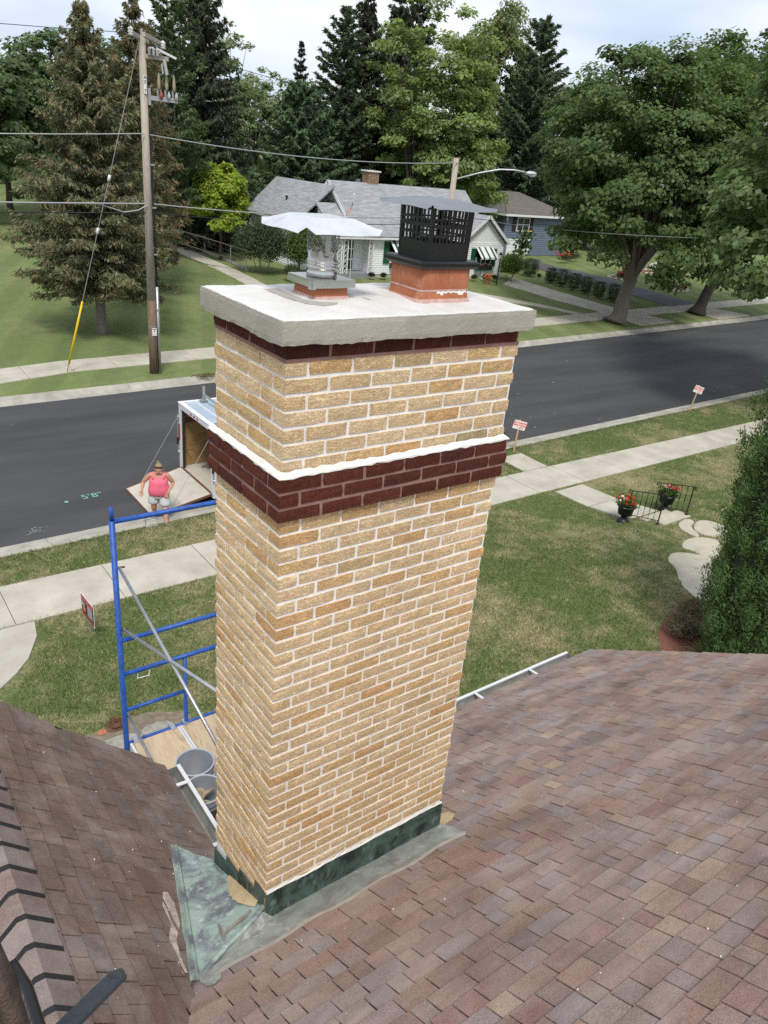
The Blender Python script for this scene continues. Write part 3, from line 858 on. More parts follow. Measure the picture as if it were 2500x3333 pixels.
def broadleaf(name, loc, height, crown, label, col, nclus=150, per=170, leaf=0.24, trunk_r=0.28, lean=(0, 0), group=None, cat="tree",
              clus_r=1.0, alt=None, altp=0.0, bark=None, flat=0.6, limbs=16, fork=None, seed=0, lobes=0.22, droop=0.3, var=0.22, shell=0.30, up=0.75, low=-0.62):
    """crown = (centre dx, dy, z above ground, radius x, radius y, radius z)"""
    rs = np.random.default_rng(seed+100)
    x0, y0 = loc; z0 = gz(x0, y0)
    root = empty(name, (x0, y0, z0), label, cat, group)
    cx, cy, cz = x0+crown[0], y0+crown[1], z0+crown[2]
    rx, ry, rz = crown[3:]
    # uneven envelope
    dirs = nrm(rs.normal(size=(14, 3))); amp = rs.uniform(-lobes, lobes, 14)
    u = nrm(rs.normal(size=(nclus*2, 3)))
    u = u[u[:, 2] > low][:nclus]
    k = len(u)
    env = 1 + (np.maximum(0, u @ dirs.T - 0.35)*amp[None]*2.2).sum(1)
    rad = (1-shell*rs.random(k)**1.5)
    rad[rs.random(k) < 0.22] *= 0.62
    Cn = np.stack([cx + u[:, 0]*rx*rad*env, cy + u[:, 1]*ry*rad*env, cz + u[:, 2]*rz*rad*env], 1)
    cr_ = clus_r*rs.uniform(0.55, 1.3, k)
    # leaves of each clump: a shallow dome that faces up and out
    idx = np.repeat(np.arange(k), (per*(cr_/clus_r)**1.6).astype(int)+4)
    n = len(idx)
    d = nrm(rs.normal(size=(n, 3)))
    d[:, 2] = np.abs(d[:, 2])*rs.choice([1, 1, 1, -0.55], n)
    out_ = nrm(Cn - np.array([cx, cy, cz-rz*0.3])[None])[idx]
    rr = rs.random(n)**0.45
    off = d*(cr_[idx]*rr)[:, None]
    off[:, 2] *= flat
    P = Cn[idx] + off + rs.normal(size=(n, 3))*0.05
    N = d*0.8 + out_*0.45 + np.array([0, 0, up])[None] + rs.normal(size=(n, 3))*0.55
    D = out_*0.7 + rs.normal(size=(n, 3))*0.6 - np.array([0, 0, droop])[None]
    L = leaf*rs.uniform(0.5, 1.4, n)*rs.uniform(0.75, 1.25, k)[idx]; W = L*rs.uniform(0.55, 0.9, n)
    tone = rs.uniform(1-var, 1+var, k)[idx]
    C = np.clip(np.array(col)[None]*tone[:, None]*rs.uniform(0.8, 1.2, (n, 1))*(1+rs.uniform(-0.08, 0.08, (n, 3))), 0.002, 1)
    if alt is not None:
        kk = rs.random(n) < altp
        C[kk] = np.array(alt)[None]*rs.uniform(0.75, 1.25, (kk.sum(), 1))
    leaves("crown", P, N, D, L, W, C, LEAF, root)
    # trunk and limbs
    q = MB()
    fz = fork if fork is not None else max(1.2, crown[2]-rz*0.75)
    lx, ly = lean
    base = Vector((x0, y0, z0-0.05)); top = Vector((x0+lx, y0+ly, z0+fz))
    pts = []; rads = []
    for i in range(7):
        t = i/6
        p = base.lerp(top, t) + Vector((random.uniform(-1, 1), random.uniform(-1, 1), 0))*trunk_r*0.12*(0 < i < 6)
        pts.append(p); rads.append(trunk_r*(1.0-0.28*t) + trunk_r*0.75*max(0, 0.16-t)/0.16)
    q.tube(pts, rads, 12)
    if limbs:
        pick = rs.choice(k, min(limbs, k), replace=False)
        for i in pick:
            e = Vector(Cn[i]); mid = top.lerp(e, 0.45) + Vector((0, 0, 0.10*(e-top).length))
            r0 = trunk_r*rs.uniform(0.25, 0.5)
            s0 = base.lerp(top, rs.uniform(0.82, 1.0))
            q.tube([s0, top.lerp(mid, 0.5) + Vector((0, 0, 0.15)), mid, mid.lerp(e, 0.6), e], [r0, r0*0.8, r0*0.55, r0*0.3, r0*0.1], 6, False)
    q.build("trunk", bark or BARK, root, True)
    return root

def conifer(name, loc, height, label, col, rmax=3.5, skirt=1.0, whorls=34, per=7, dens=1.0, droop=0.35, alt=None, altp=0.0, tips=None, tipp=0.0, group=None,
            trunk_r=0.22, seed=0, shape=0.85, sprig=0.34, hang=0.7, lean=(0, 0), bark=None, wid=0.26, uneven=0.35, patchy=0.0):
    """spruce and pine: whorls of drooping limbs, each hung with sprays of needles"""
    rs = np.random.default_rng(seed+500)
    if loc[1] > 50: dens *= 0.72; sprig *= 1.12
    x0, y0 = loc; z0 = gz(x0, y0)
    root = empty(name, (x0, y0, z0), label, "tree", group)
    Ps = []; Ns = []; Ds = []; Ls = []; Ws = []; Cs = []
    q = MB()
    topv = Vector((x0+lean[0], y0+lean[1], z0+height))
    q.tube([(x0, y0, z0-0.1), (x0, y0, z0+0.35), (x0+lean[0]*0.1, y0+lean[1]*0.1, z0+height*0.3), (x0+lean[0]*0.6, y0+lean[1]*0.6, z0+height*0.7), topv],
           [trunk_r*1.7, trunk_r*1.1, trunk_r*0.85, trunk_r*0.4, 0.015], 10)
    for wv in range(whorls):
        t = (wv+rs.uniform(0, 0.9))/whorls                        # 0 bottom .. 1 top
        zz = skirt + (height-skirt)*t**0.95
        prof = (1-t)**shape*min(1.0, 0.55+t*3.2)                   # widest a little above the skirt
        nb = max(3, int(per*(0.55+0.6*(1-t))))
        a0 = rs.uniform(0, 6.28)
        for b in range(nb):
            a = a0 + 6.283*b/nb + rs.uniform(-0.3, 0.3)
            Lb = max(0.25, rmax*prof*rs.uniform(1-uneven, 1.12))
            dh = np.array([math.cos(a), math.sin(a), 0.0]); sd_ = np.array([-math.sin(a), math.cos(a), 0.0])
            rise = 0.55*t - droop*(1-t)                            # upper limbs rise, lower limbs sag
            org = np.array([x0+lean[0]*zz/height, y0+lean[1]*zz/height, z0+zz])
            ns = max(6, int(26*dens*(Lb/2.2+0.25)))
            s = rs.random(ns)**0.75
            cen = org + dh*(s*Lb)[:, None]
            cen[:, 2] += rise*s*Lb + 0.10*Lb*s**2.5
            # sprays to both sides, shorter to the tip
            nsp = 5
            for _ in range(nsp):
                sl = rs.uniform(-1, 1, ns)*(0.10+wid*Lb*(1-s*0.75))*rs.random(ns)**0.5
                P = cen + sd_*sl[:, None] + rs.normal(size=(ns, 3))*0.05
                P[:, 2] -= np.abs(sl)*0.35 + rs.random(ns)*hang*0.25*(0.4+0.6*Lb/rmax)
                D = dh*0.6 + sd_*(np.sign(sl)*0.55)[:, None] + np.array([0, 0, -hang])*rs.uniform(0.2, 1.2, (ns, 1)) + rs.normal(size=(ns, 3))*0.28
                N = np.array([0, 0, 1.0])*0.7 + rs.normal(size=(ns, 3))*0.6 + dh*0.25
                Ps.append(P); Ds.append(D); Ns.append(N)
                Ls.append(sprig*rs.uniform(0.6, 1.4, ns)); Ws.append(sprig*0.30*rs.uniform(0.6, 1.4, ns))
                tone = rs.uniform(0.75, 1.25)
                c = np.array(col)[None]*tone*rs.uniform(0.75, 1.25, (ns, 1))*(1+rs.uniform(-0.08, 0.08, (ns, 3)))
                if alt is not None:
                    pa = altp*(0.35+1.3*rs.random()) if patchy else altp
                    k = rs.random(ns) < pa
                    c[k] = np.array(alt)[None]*rs.uniform(0.7, 1.3, (k.sum(), 1))
                if tips is not None:
                    k = (s > 0.72) & (rs.random(ns) < tipp)
                    c[k] = np.array(tips)[None]*rs.uniform(0.7, 1.3, (k.sum(), 1))
                Cs.append(c)
            if Lb > 0.8:
                e = org + dh*Lb*0.92; e[2] += rise*Lb*0.92 + 0.06*Lb
                mid = org + dh*Lb*0.5; mid[2] += rise*Lb*0.5 + 0.01*Lb
                q.tube([org, mid, e], [0.016+0.011*Lb, 0.011+0.006*Lb, 0.006], 5, False)
    cat_ = lambda a: np.concatenate(a)
    leaves("crown", cat_(Ps), cat_(Ns), cat_(Ds), cat_(Ls), cat_(Ws), np.clip(cat_(Cs), 0.002, 1), NEEDLE, root, 0.1)
    q.build("trunk", bark or BARK, root, True)
    return root

def shrub(name, loc, rad, label, col, n=2500, leaf=0.09, group=None, cat="shrub", alt=None, altp=0.0, seed=0, base=0.05, lumps=10, box=False, mat=None, stems=5):
    rs = np.random.default_rng(seed+900)
    x0, y0 = loc; z0 = gz(x0, y0)
    root = empty(name, (x0, y0, z0), label, cat, group)
    rx, ry, rz = rad
    lc = nrm(rs.normal(size=(lumps, 3)))*rs.uniform(0.3, 0.62, (lumps, 1)); lc[:, 2] = np.abs(lc[:, 2])*1.2-0.15
    i = rs.integers(0, lumps, n)
    d = nrm(rs.normal(size=(n, 3)))
    if box: d = d/np.maximum(np.abs(d).max(1, keepdims=True), 1e-6)*0.86
    rr = rs.uniform(0.5, 1.0, n)**0.5
    q_ = lc[i]*0.75 + d*(rr*rs.uniform(0.42, 0.62, n))[:, None] if not box else d*rr[:, None]
    P = np.stack([x0+q_[:, 0]*rx, y0+q_[:, 1]*ry, z0+base+rz + q_[:, 2]*rz], 1)
    P[:, 2] = np.maximum(P[:, 2], z0+0.03)
    N = d + rs.normal(size=(n, 3))*0.6 + np.array([0, 0, 0.5])
    D = rs.normal(size=(n, 3)) + np.array([0, 0, 0.3])
    L = leaf*rs.uniform(0.6, 1.4, n)
    tone = rs.uniform(0.82, 1.2, lumps)[i]
    C = np.array(col)[None]*tone[:, None]*rs.uniform(0.75, 1.25, (n, 1))
    if alt is not None:
        k = rs.random(n) < altp; C[k] = np.array(alt)[None]*rs.uniform(0.8, 1.2, (k.sum(), 1))
    leaves("foliage", P, N, D, L, L*0.6, np.clip(C, 0.002, 1), mat or LEAF, root)
    if stems:
        m_ = MB()
        for k in range(stems):
            a = 6.28*k/stems+rs.uniform(-0.4, 0.4)
            m_.tube([(x0+0.15*rx*math.cos(a), y0+0.15*ry*math.sin(a), z0-0.03), (x0+0.45*rx*math.cos(a), y0+0.45*ry*math.sin(a), z0+base+rz*1.1)], [0.03*min(1, rz), 0.008], 5)
        m_.build("stem", BARKG, root)
    return root

SPR, SPRA = (0.036,0.044,0.024), (0.105,0.066,0.030)
# the brown spruces of the park and the dark ones behind
conifer("spruce_tree", (9.0, 32.0), 12.5, "browning spruce nearest the street, left of the wooden utility pole", (0.165,0.188,0.098), 4.1, 1.9, 44, 8, 1.9, 0.30, (0.20,0.175,0.105), 0.28, (0.28,0.20,0.12), 0.18,
        trunk_r=0.20, seed=1, shape=0.80, sprig=0.235, hang=0.75, bark=BARKG, uneven=0.45, patchy=1)
conifer("spruce_tree", (12.2, 38.6), 13.6, "thin browning spruce standing behind the utility pole", (0.14,0.155,0.083), 3.9, 2.0, 36, 7, 1.15, 0.30, (0.185,0.14,0.08), 0.32, (0.25,0.16,0.085), 0.28,
        trunk_r=0.24, seed=2, shape=0.75, sprig=0.27, hang=0.8, lean=(1.2, 0), uneven=0.45, patchy=1)
conifer("spruce_tree", (14.2, 42.5), 12.6, "brown tipped spruce with bare lower limbs beside the park path", (0.14,0.16,0.085), 3.6, 1.6, 30, 7, 1.0, 0.32, (0.18,0.135,0.08), 0.30, (0.25,0.16,0.085), 0.25,
        trunk_r=0.22, seed=3, shape=0.8, sprig=0.28, hang=0.8, lean=(1.4, 0), uneven=0.5, patchy=1)
conifer("pine_tree", (19.6, 50.0), 17.0, "green pine rising behind the crossarms of the utility pole", (0.105,0.150,0.070), 3.4, 4.0, 34, 6, 0.9, -0.05, None, 0, (0.075,0.105,0.035), 0.3,
        trunk_r=0.25, seed=4, shape=0.55, sprig=0.36, hang=0.15, uneven=0.5)
conifer("spruce_tree", (24.6, 56.5), 19.5, "tall dark Norway spruce with weeping limbs right of the utility pole", (0.074,0.092,0.058), 5.0, 0.6, 50, 8, 1.15, 0.42, (0.092,0.105,0.058), 0.2, None, 0,
        trunk_r=0.3, seed=5, shape=0.72, sprig=0.42, hang=1.2, uneven=0.3)
conifer("spruce_tree", (58.2, 100.0), 20.6, "narrow dark spruce against the sky between the pines", (0.044,0.050,0.036), 4.0, 1.0, 32, 6, 0.8, 0.25, seed=16, shape=0.85, sprig=0.5, hang=0.7)
conifer("pine_tree", (35.3, 60.0), 12.6, "soft mid green white pine left of the tall dark spruces", (0.096,0.155,0.082), 5.6, 0.5, 34, 7, 1.15, 0.02, None, 0, (0.145,0.21,0.10), 0.35,
        trunk_r=0.3, seed=7, shape=0.55, sprig=0.46, hang=0.2, uneven=0.35)
conifer("pine_tree", (39.8, 61.0), 18.8, "dark pine with upswept needle clumps against the sky", (0.086,0.122,0.066), 4.2, 2.0, 40, 7, 1.0, -0.10, None, 0, (0.055,0.075,0.035), 0.3,
        trunk_r=0.3, seed=8, shape=0.5, sprig=0.46, hang=0.1, uneven=0.45)
conifer("spruce_tree", (44.0, 64.0), 22.3, "leftmost of the three tallest dark spruces behind the white house", (0.070,0.084,0.054), 4.6, 0.5, 46, 7, 1.0, 0.38, seed=9, shape=0.75, sprig=0.50, hang=1.1)
conifer("spruce_tree", (48.6, 65.5), 24.0, "middle one of the three tallest dark spruces behind the white house", (0.072,0.088,0.056), 4.6, 0.5, 46, 7, 1.0, 0.38, seed=10, shape=0.75, sprig=0.50, hang=1.1)
conifer("spruce_tree", (54.5, 70.0), 25.8, "rightmost of the three tallest dark spruces, partly behind the light green maple", (0.068,0.082,0.052), 4.8, 0.5, 44, 7, 0.9, 0.38, seed=11, shape=0.75, sprig=0.52, hang=1.1)
conifer("pine_tree", (64.6, 62.0), 22.0, "white pine with layered limbs behind the street lamp", (0.094,0.142,0.078), 6.5, 0.5, 38, 7, 1.15, 0.02, None, 0, (0.060,0.095,0.040), 0.35,
        trunk_r=0.32, seed=12, shape=0.55, sprig=0.52, hang=0.2, uneven=0.4)
conifer("pine_tree", (70.0, 70.0), 20.0, "dark pine filling the gap left of the street maples", (0.086,0.126,0.070), 6.0, 0.5, 34, 7, 1.0, 0.05, None, 0, (0.055,0.085,0.036), 0.3,
        trunk_r=0.3, seed=13, shape=0.6, sprig=0.55, hang=0.3, uneven=0.4)
for i, (x, y, h) in enumerate(((54.6, 58.5, 5.6), (56.0, 58.2, 6.4), (57.4, 58.0, 5.4), (52.6, 58.8, 5.0))):
    conifer("cedar_tree", (x, y), h, ("leftmost", "tallest", "rightmost", "shortest")[i if i < 3 else 3] + " narrow dark cedar in the row beside the blue-grey house", (0.026,0.046,0.024), 0.85, 0.1, 20, 6, 0.7, -0.5,
            trunk_r=0.08, seed=20+i, shape=0.45, sprig=0.34, hang=-0.5, group="narrow cedars beside the blue-grey house")

LG = (0.115,0.170,0.045)
broadleaf("maple_tree", (45.0, 56.0), 20, (3.2, 0, 10.6, 7.9, 6.4, 9.6), "big light green silver maple behind the white house", (0.235,0.31,0.10), 330, 200, 0.29, 0.4,
          clus_r=1.15, alt=(0.30,0.36,0.20), altp=0.15, seed=1, lobes=0.30, limbs=30, fork=2.4, shell=0.45, low=-0.9)
broadleaf("willow_tree", (68.0, 72.0), 22, (0, 0, 16.0, 5.5, 5.0, 8.0), "pale green willow behind the silver maple", (0.21,0.25,0.11), 110, 200, 0.42, 0.35, clus_r=1.3, seed=2, droop=1.6, flat=1.2)
for i, (x, y, cz, rx, rz, c, lab) in enumerate((
        (14.5, 74, 8.0, 5.5, 6.6, (0.135,0.19,0.085), "round green tree at the far left beyond the park"),
        (20.5, 80, 8.5, 5.5, 7.0, (0.12,0.175,0.08), "green tree behind the top of the browning spruce"),
        (28.0, 86, 9.0, 5.0, 6.8, (0.135,0.19,0.09), "green tree glimpsed between the spruces and the pole"),
        (9.5, 68, 6.8, 5.2, 5.8, (0.12,0.175,0.08), "leftmost dark green tree beyond the park lawn"),
        (43.0, 90, 11.0, 4.4, 6.4, (0.24,0.30,0.155), "pale airy locust tree left of the white pine"),
        (48.5, 94, 11.0, 4.6, 6.6, (0.23,0.29,0.155), "second pale airy locust tree, nearer the small spruce point"),
        (53.5, 92, 10.0, 4.2, 6.0, (0.21,0.27,0.14), "pale airy tree behind the soft white pine"),
        (104.0, 92, 15.0, 6.5, 9.5, (0.14,0.185,0.10), "grey green tree seen over the gap beside the maples"),
        (92.0, 76, 12.0, 7.0, 9.0, (0.095,0.14,0.06), "dark green tree behind the crown of the right street maple"),
        (121.0, 78, 18.5, 6.5, 9.0, (0.16,0.20,0.12), "thin grey green tree above the right street maple"),
        (75.0, 60, 7.0, 6.0, 6.5, (0.07,0.11,0.045), "dark tree behind the blue-grey house"),
        (88.0, 52, 7.0, 6.0, 6.5, (0.07,0.11,0.045), "dark tree closing the view behind the flower garden"))):
    airy = "airy" in lab
    broadleaf("broadleaf_tree", (x, y), 16, (0, 0, cz, rx, rx*0.8, rz), lab, c, 90 if airy else 140, 120 if airy else 180, 0.36, 0.3, group="broadleaf trees beyond the houses and park",
              clus_r=1.25, seed=30+i, limbs=18, shell=0.5 if airy else 0.35, low=-0.9)
broadleaf("broadleaf_tree", (23.4, 50.5), 7, (0, 0, 4.1, 1.9, 1.8, 2.6), "bright yellow green little tree left of the white house", (0.27,0.37,0.045), 100, 170, 0.22, 0.12, clus_r=0.7, seed=60, limbs=10, alt=(0.38,0.43,0.06), altp=0.25)

MAP = (0.100,0.158,0.055)
broadleaf("maple_tree", (41.3, 28.7), 16, (1.3, 0.6, 9.1, 7.8, 6.8, 7.6), "left of the two dark street maples, leaning over the far kerb", MAP, 430, 260, 0.25, 0.52, lean=(1.0, 0.2), clus_r=1.15, seed=3,
          limbs=34, fork=2.9, low=-0.78, alt=(0.155,0.22,0.075), altp=0.25, lobes=0.16, bark=BARKG, shell=0.33)
broadleaf("maple_tree", (51.9, 29.5), 17, (2.4, 0.8, 9.6, 7.6, 7.0, 8.0), "right of the two dark street maples, its slim trunk leaning right", MAP, 380, 230, 0.27, 0.42, lean=(2.2, 0.3), clus_r=1.2, seed=4,
          limbs=30, fork=4.0, low=-0.62, alt=(0.155,0.22,0.075), altp=0.25, lobes=0.16, shell=0.33)
broadleaf("maple_tree", (33.6, 12.95), 14, (0.2, 0.3, 8.8, 5.9, 5.6, 5.9), "lighter leaved maple cut off by the right edge of the picture", (0.14,0.205,0.078), 240, 240, 0.24, 0.36, clus_r=0.95, seed=5,
          limbs=24, fork=3.2, alt=(0.21,0.28,0.12), altp=0.25, lobes=0.18)

# shrubs across the street
shrub("shrub", (23.7, 44.8), (2.0, 2.4, 1.9), "big dark green shrub left of the white house, nearer the path", (0.070,0.105,0.052), 14000, 0.13, seed=1, lumps=22)
shrub("shrub", (26.3, 44.0), (2.0, 1.9, 1.85), "big light green shrub against the white house, behind the steel cap", (0.115,0.175,0.05), 12000, 0.13, seed=2, lumps=22)
shrub("shrub", (24.4, 41.9), (0.9, 0.7, 0.6), "low dark shrub with yellow flowers at the foot of the big shrubs", (0.07,0.105,0.045), 2600, 0.09, seed=3, alt=(0.55,0.42,0.04), altp=0.03)
shrub("shrub", (43.6, 41.2), (1.25, 1.2, 1.15), "round bright green bush at the right corner of the white house", (0.12,0.19,0.045), 6500, 0.11, seed=4, lumps=16)
for i, (x, y, s) in enumerate(((47.5, 40.3, 1.0), (47.5, 39.1, 1.12), (47.45, 37.8, 1.08), (47.35, 36.5, 1.1), (47.25, 35.1, 1.04), (47.45, 33.9, 1.1))):
    shrub("hedge_bush", (x, y), (0.50*s, 0.46*s, 0.62*s), ("first", "second", "third", "fourth", "fifth", "sixth")[i] + " clipped bush from the house in the row between the two driveways", (0.08,0.115,0.058), 2200, 0.085,
          group="clipped bushes between the driveways", seed=10+i, box=True, base=0.03)
shrub("hedge_bush", (47.7, 42.9), (0.75, 0.65, 0.72), "wide clipped bush at the top of the concrete driveway", (0.08,0.115,0.055), 3200, 0.09, seed=18, box=True)
shrub("shrub", (47.0, 44.9), (1.7, 0.9, 0.75), "light green leafy bed behind the wide clipped bush", (0.12,0.185,0.06), 5000, 0.12, seed=19)
shrub("shrub", (47.3, 41.4), (0.25, 0.25, 0.3), "tiny sprout of a bush at the head of the hedge row", (0.06,0.085,0.035), 300, 0.08, seed=20, stems=3)

# the wood closing the view behind everything: one mass nobody could count
def far_wood():
    rs = np.random.default_rng(4242)
    k = 700
    x = rs.uniform(-60, 180, k); y = rs.uniform(96, 125, k) + np.maximum(0, x-60)*0.1
    top = 8.5+3.5*np.sin(x*0.21)+2.0*np.sin(x*0.53+1)
    z = rs.random(k)**0.7*top + gzv(x, y)
    idx = np.repeat(np.arange(k), 70); n = len(idx)
    d = nrm(rs.normal(size=(n, 3)))
    P = np.stack([x, y, z], 1)[idx] + d*(rs.random(n)**0.5*2.0)[:, None]*np.array([1, 1, 0.75])
    N = d + np.array([0, -0.3, 0.6]) + rs.normal(size=(n, 3))*0.4
    L = rs.uniform(0.5, 1.0, n)
    C = np.array((0.11,0.155,0.075))[None]*rs.uniform(0.7, 1.35, k)[idx][:, None]*rs.uniform(0.8, 1.2, (n, 1))
    V = np.empty((n, 4, 3)); N = nrm(N); D = rs.normal(size=(n, 3)); D = nrm(D-N*(D*N).sum(1, keepdims=True)); S = np.cross(N, D)
    V[:, 0] = P-D*L[:, None]*0.5; V[:, 1] = P+S*L[:, None]*0.35; V[:, 2] = P+D*L[:, None]*0.5; V[:, 3] = P-S*L[:, None]*0.35
    o = fast_mesh("far_wood", V.reshape(-1, 3), np.arange(4*n).reshape(-1, 4), LEAF, np.repeat(C, 4, axis=0))
    tag(o, "dense green wood closing the view behind the houses and the park", "wood", kind="stuff")
far_wood()
# ------------------------------------------------------------------ our own house: roof under the viewer
aA, sA = 4.72, 0.60          # street-facing slope  z = aA - sA*y
bB, sB = 4.35, 1.00          # gable slope falling to +x  z = bB - sB*x
RX = -1.16                   # ridge of the small gable
RZ = bB - sB*RX
def zA(x, y): return aA - sA*y
def zB(x, y): return bB - sB*x
def zW(x, y): return RZ - sB*(RX - x)     # west slope of the gable
EY = 1.62                    # street eave
GY = 1.88                    # rake end of the gable
house = empty("house", (1.5, -1.0, 0.45), "tan brick house under the viewer with brown shingle roof", "house")

WALLB = plain("tan_wall_brick", (0.52,0.36,0.17), 0.9, 0, 0.15, 5, 0.3)
def wallfn(q):
    q.box(-6.0, -6.6, 0.2, 4.75, 0.30, 3.55)
    q.box(1.3, 0.30, 0.2, 4.75, 1.22, 3.60)
    q.box(-2.30, 0.30, 0.2, -0.02, 1.55, 3.95)
part("wall", WALLB, house, wallfn)
def gablefn(q):
    q.prism([(-2.30, 1.50, 3.95), (-0.02, 1.50, 3.95), (RX, 1.50, RZ-0.16)], (0, 0.06, 0))
part("gable_wall", WHITE, house, gablefn)

# --- decks
slopeA = MB()
def deckA(q):
    # street slope: the strip left of the chimney stops at its back
    for x0, x1, y0, y1 in ((-6.0, 1.26, -3.4, 0.62), (1.26, 5.05, -3.4, EY)):
        q.prism([(x0, y0, zA(0, y0)-0.035), (x1, y0, zA(0, y0)-0.035), (x1, y1, zA(0, y1)-0.035), (x0, y1, zA(0, y1)-0.035)], (0, 0, 0.03))
    q.prism([(-6.0, -3.4, zA(0, -3.4)-0.035), (-6.0, -8.0, zA(0, -3.4)-0.035-4.6*0.6), (5.05, -8.0, zA(0, -3.4)-0.035-4.6*0.6), (5.05, -3.4, zA(0, -3.4)-0.035)], (0, 0, 0.03))
rsA = part("roof_slope", UNDER, house, deckA)
def deckB(q):
    y0 = -1.6
    q.prism([(RX, y0, RZ-0.035), (0.14, y0, zB(0.14, 0)-0.035), (0.14, GY, zB(0.14, 0)-0.035), (RX, GY, RZ-0.035)], (0, 0, 0.03))
def deckW(q):
    y0 = -1.6
    q.prism([(RX, y0, RZ-0.035), (RX, GY, RZ-0.035), (-2.46, GY, zW(-2.46, 0)-0.035), (-2.46, y0, zW(-2.46, 0)-0.035)], (0, 0, 0.03))
# the gable decks stop where the street slope rises above them
def clip_deck(q_fn, name):
    q = MB(); q_fn(q); return q.build(name, UNDER, house)
rsB = clip_deck(deckB, "roof_slope")
rsW = clip_deck(deckW, "roof_slope")

# --- shingles: one thin wedge each; local x along the course, local y up the slope
EXPO = 0.119
def shingle_mesh(wd, k):
    me = bpy.data.meshes.new("shingle")
    ln = EXPO+0.035; th = 0.0075; j = lambda s_: random.uniform(-s_, s_)
    g = 0.0036
    vs = [(g, j(0.002), 0.004), (wd-g, j(0.002), 0.004), (wd-g, ln, -0.004), (g, ln, -0.004),
          (g, j(0.002), 0.004+th), (wd*0.5, j(0.003), 0.004+th+0.0005), (wd-g, j(0.002), 0.004+th), (wd-g, ln, 0.0015), (g, ln, 0.0015)]
    fs = [(0, 3, 2, 1), (4, 5, 6, 7, 8), (0, 1, 6, 5, 4), (1, 2, 7, 6), (3, 0, 4, 8)]
    me.from_pydata(vs, [], fs); me.update()
    return me
WIDTHS = (0.09, 0.12, 0.15, 0.18, 0.215)
SM = {}
for wd in WIDTHS:
    for mt in (SHINGLE, SHINGLE_B):
        me = shingle_mesh(wd, 0); me.materials.append(mt); SM[(wd, mt.name)] = me
CAMP = Vector((-1.416, -2.453, 8.6))
def lay_shingles(parent, mat, origin, ax, up, length_fn, ncourse, keep, limit):
    """origin = foot of the slope, ax = along the course, up = up the slope"""
    ax = Vector(ax).normalized(); up = Vector(up).normalized(); nz_ = ax.cross(up).normalized()
    items = []
    for c in range(ncourse):
        u0, u1 = length_fn(c)
        u = u0 - random.uniform(0, 0.03)
        while u < u1-0.05:
            wd = random.choice(WIDTHS)
            if u+wd > u1+0.02: wd = max([w2 for w2 in WIDTHS if u+w2 <= u1+0.02] or [WIDTHS[0]])
            a = max(u, u0); b = min(u+wd, u1)
            P = Vector(origin) + ax*u + up*(c*EXPO)
            mid = P + ax*(wd/2) + up*(EXPO/2)
            if keep(mid.x, mid.y):
                lift = random.uniform(0, 0.0045)
                M_ = Matrix((ax, up, nz_)).transposed().to_4x4()
                items.append(((mid-CAMP).length, P + nz_*lift, wd, M_))
            u += wd
    items.sort(key=lambda t: t[0])
    base = OFF[parent.name]
    for d, P, wd, M_ in items[:limit]:
        o = bpy.data.objects.new("shingle", SM[(wd, mat.name)])
        COL.objects.link(o); o.parent = parent
        o.matrix_local = Matrix.Translation(P - base) @ M_
    rest = items[limit:]
    if rest:
        q = MB()
        for d, P, wd, M_ in rest:
            me = SM[(wd, mat.name)]
            T = Matrix.Translation(P) @ M_
            q.add([T @ v.co for v in me.vertices], [tuple(p.vertices) for p in me.polygons])
        o = q.build("shingle_field", mat, parent); o["kind"] = "stuff"
cA = math.sqrt(1+sA*sA)
def okA(x, y):
    if zB(x, y) > zA(x, y)+0.07 and RX < x: return False
    if x <= RX and zW(x, y) > zA(x, y)+0.07: return False
    if -0.01 < x < 1.255 and y > -0.015: return y > 0.64
    if x < 1.26 and y > 0.60: return False
    if -0.47 < x < 1.22 and y > -0.19: return False
    return True
lay_shingles(rsA, SHINGLE, (5.07, EY+0.02, zA(0, EY+0.02)), (-1, 0, 0), (0, -1/cA, sA/cA), lambda c: (0, 9.0), 49, okA, 290)
def lineL(y): return -0.445+0.293*y
def okB(x, y): return zB(x, y) > zA(x, y) - 0.05 and not (y < 0.78 and y > -0.26 and x > lineL(y)+0.045) and not (y <= -0.26 and zB(x, y) < zA(x, y)-0.03)
cB = math.sqrt(1+sB*sB)
lay_shingles(rsB, SHINGLE_B, (0.145, -1.52, zB(0.145, 0)), (0, 1, 0), (-1/cB, 0, sB/cB), lambda c: (0, 3.4), 15, okB, 290)
lay_shingles(rsW, SHINGLE_B, (-2.47, GY+0.015, zW(-2.47, 0)), (0, -1, 0), (1/cB, 0, sB/cB), lambda c: (0, 3.4), 15, lambda x, y: zW(x, y) > zA(x, y)-0.01, 0)

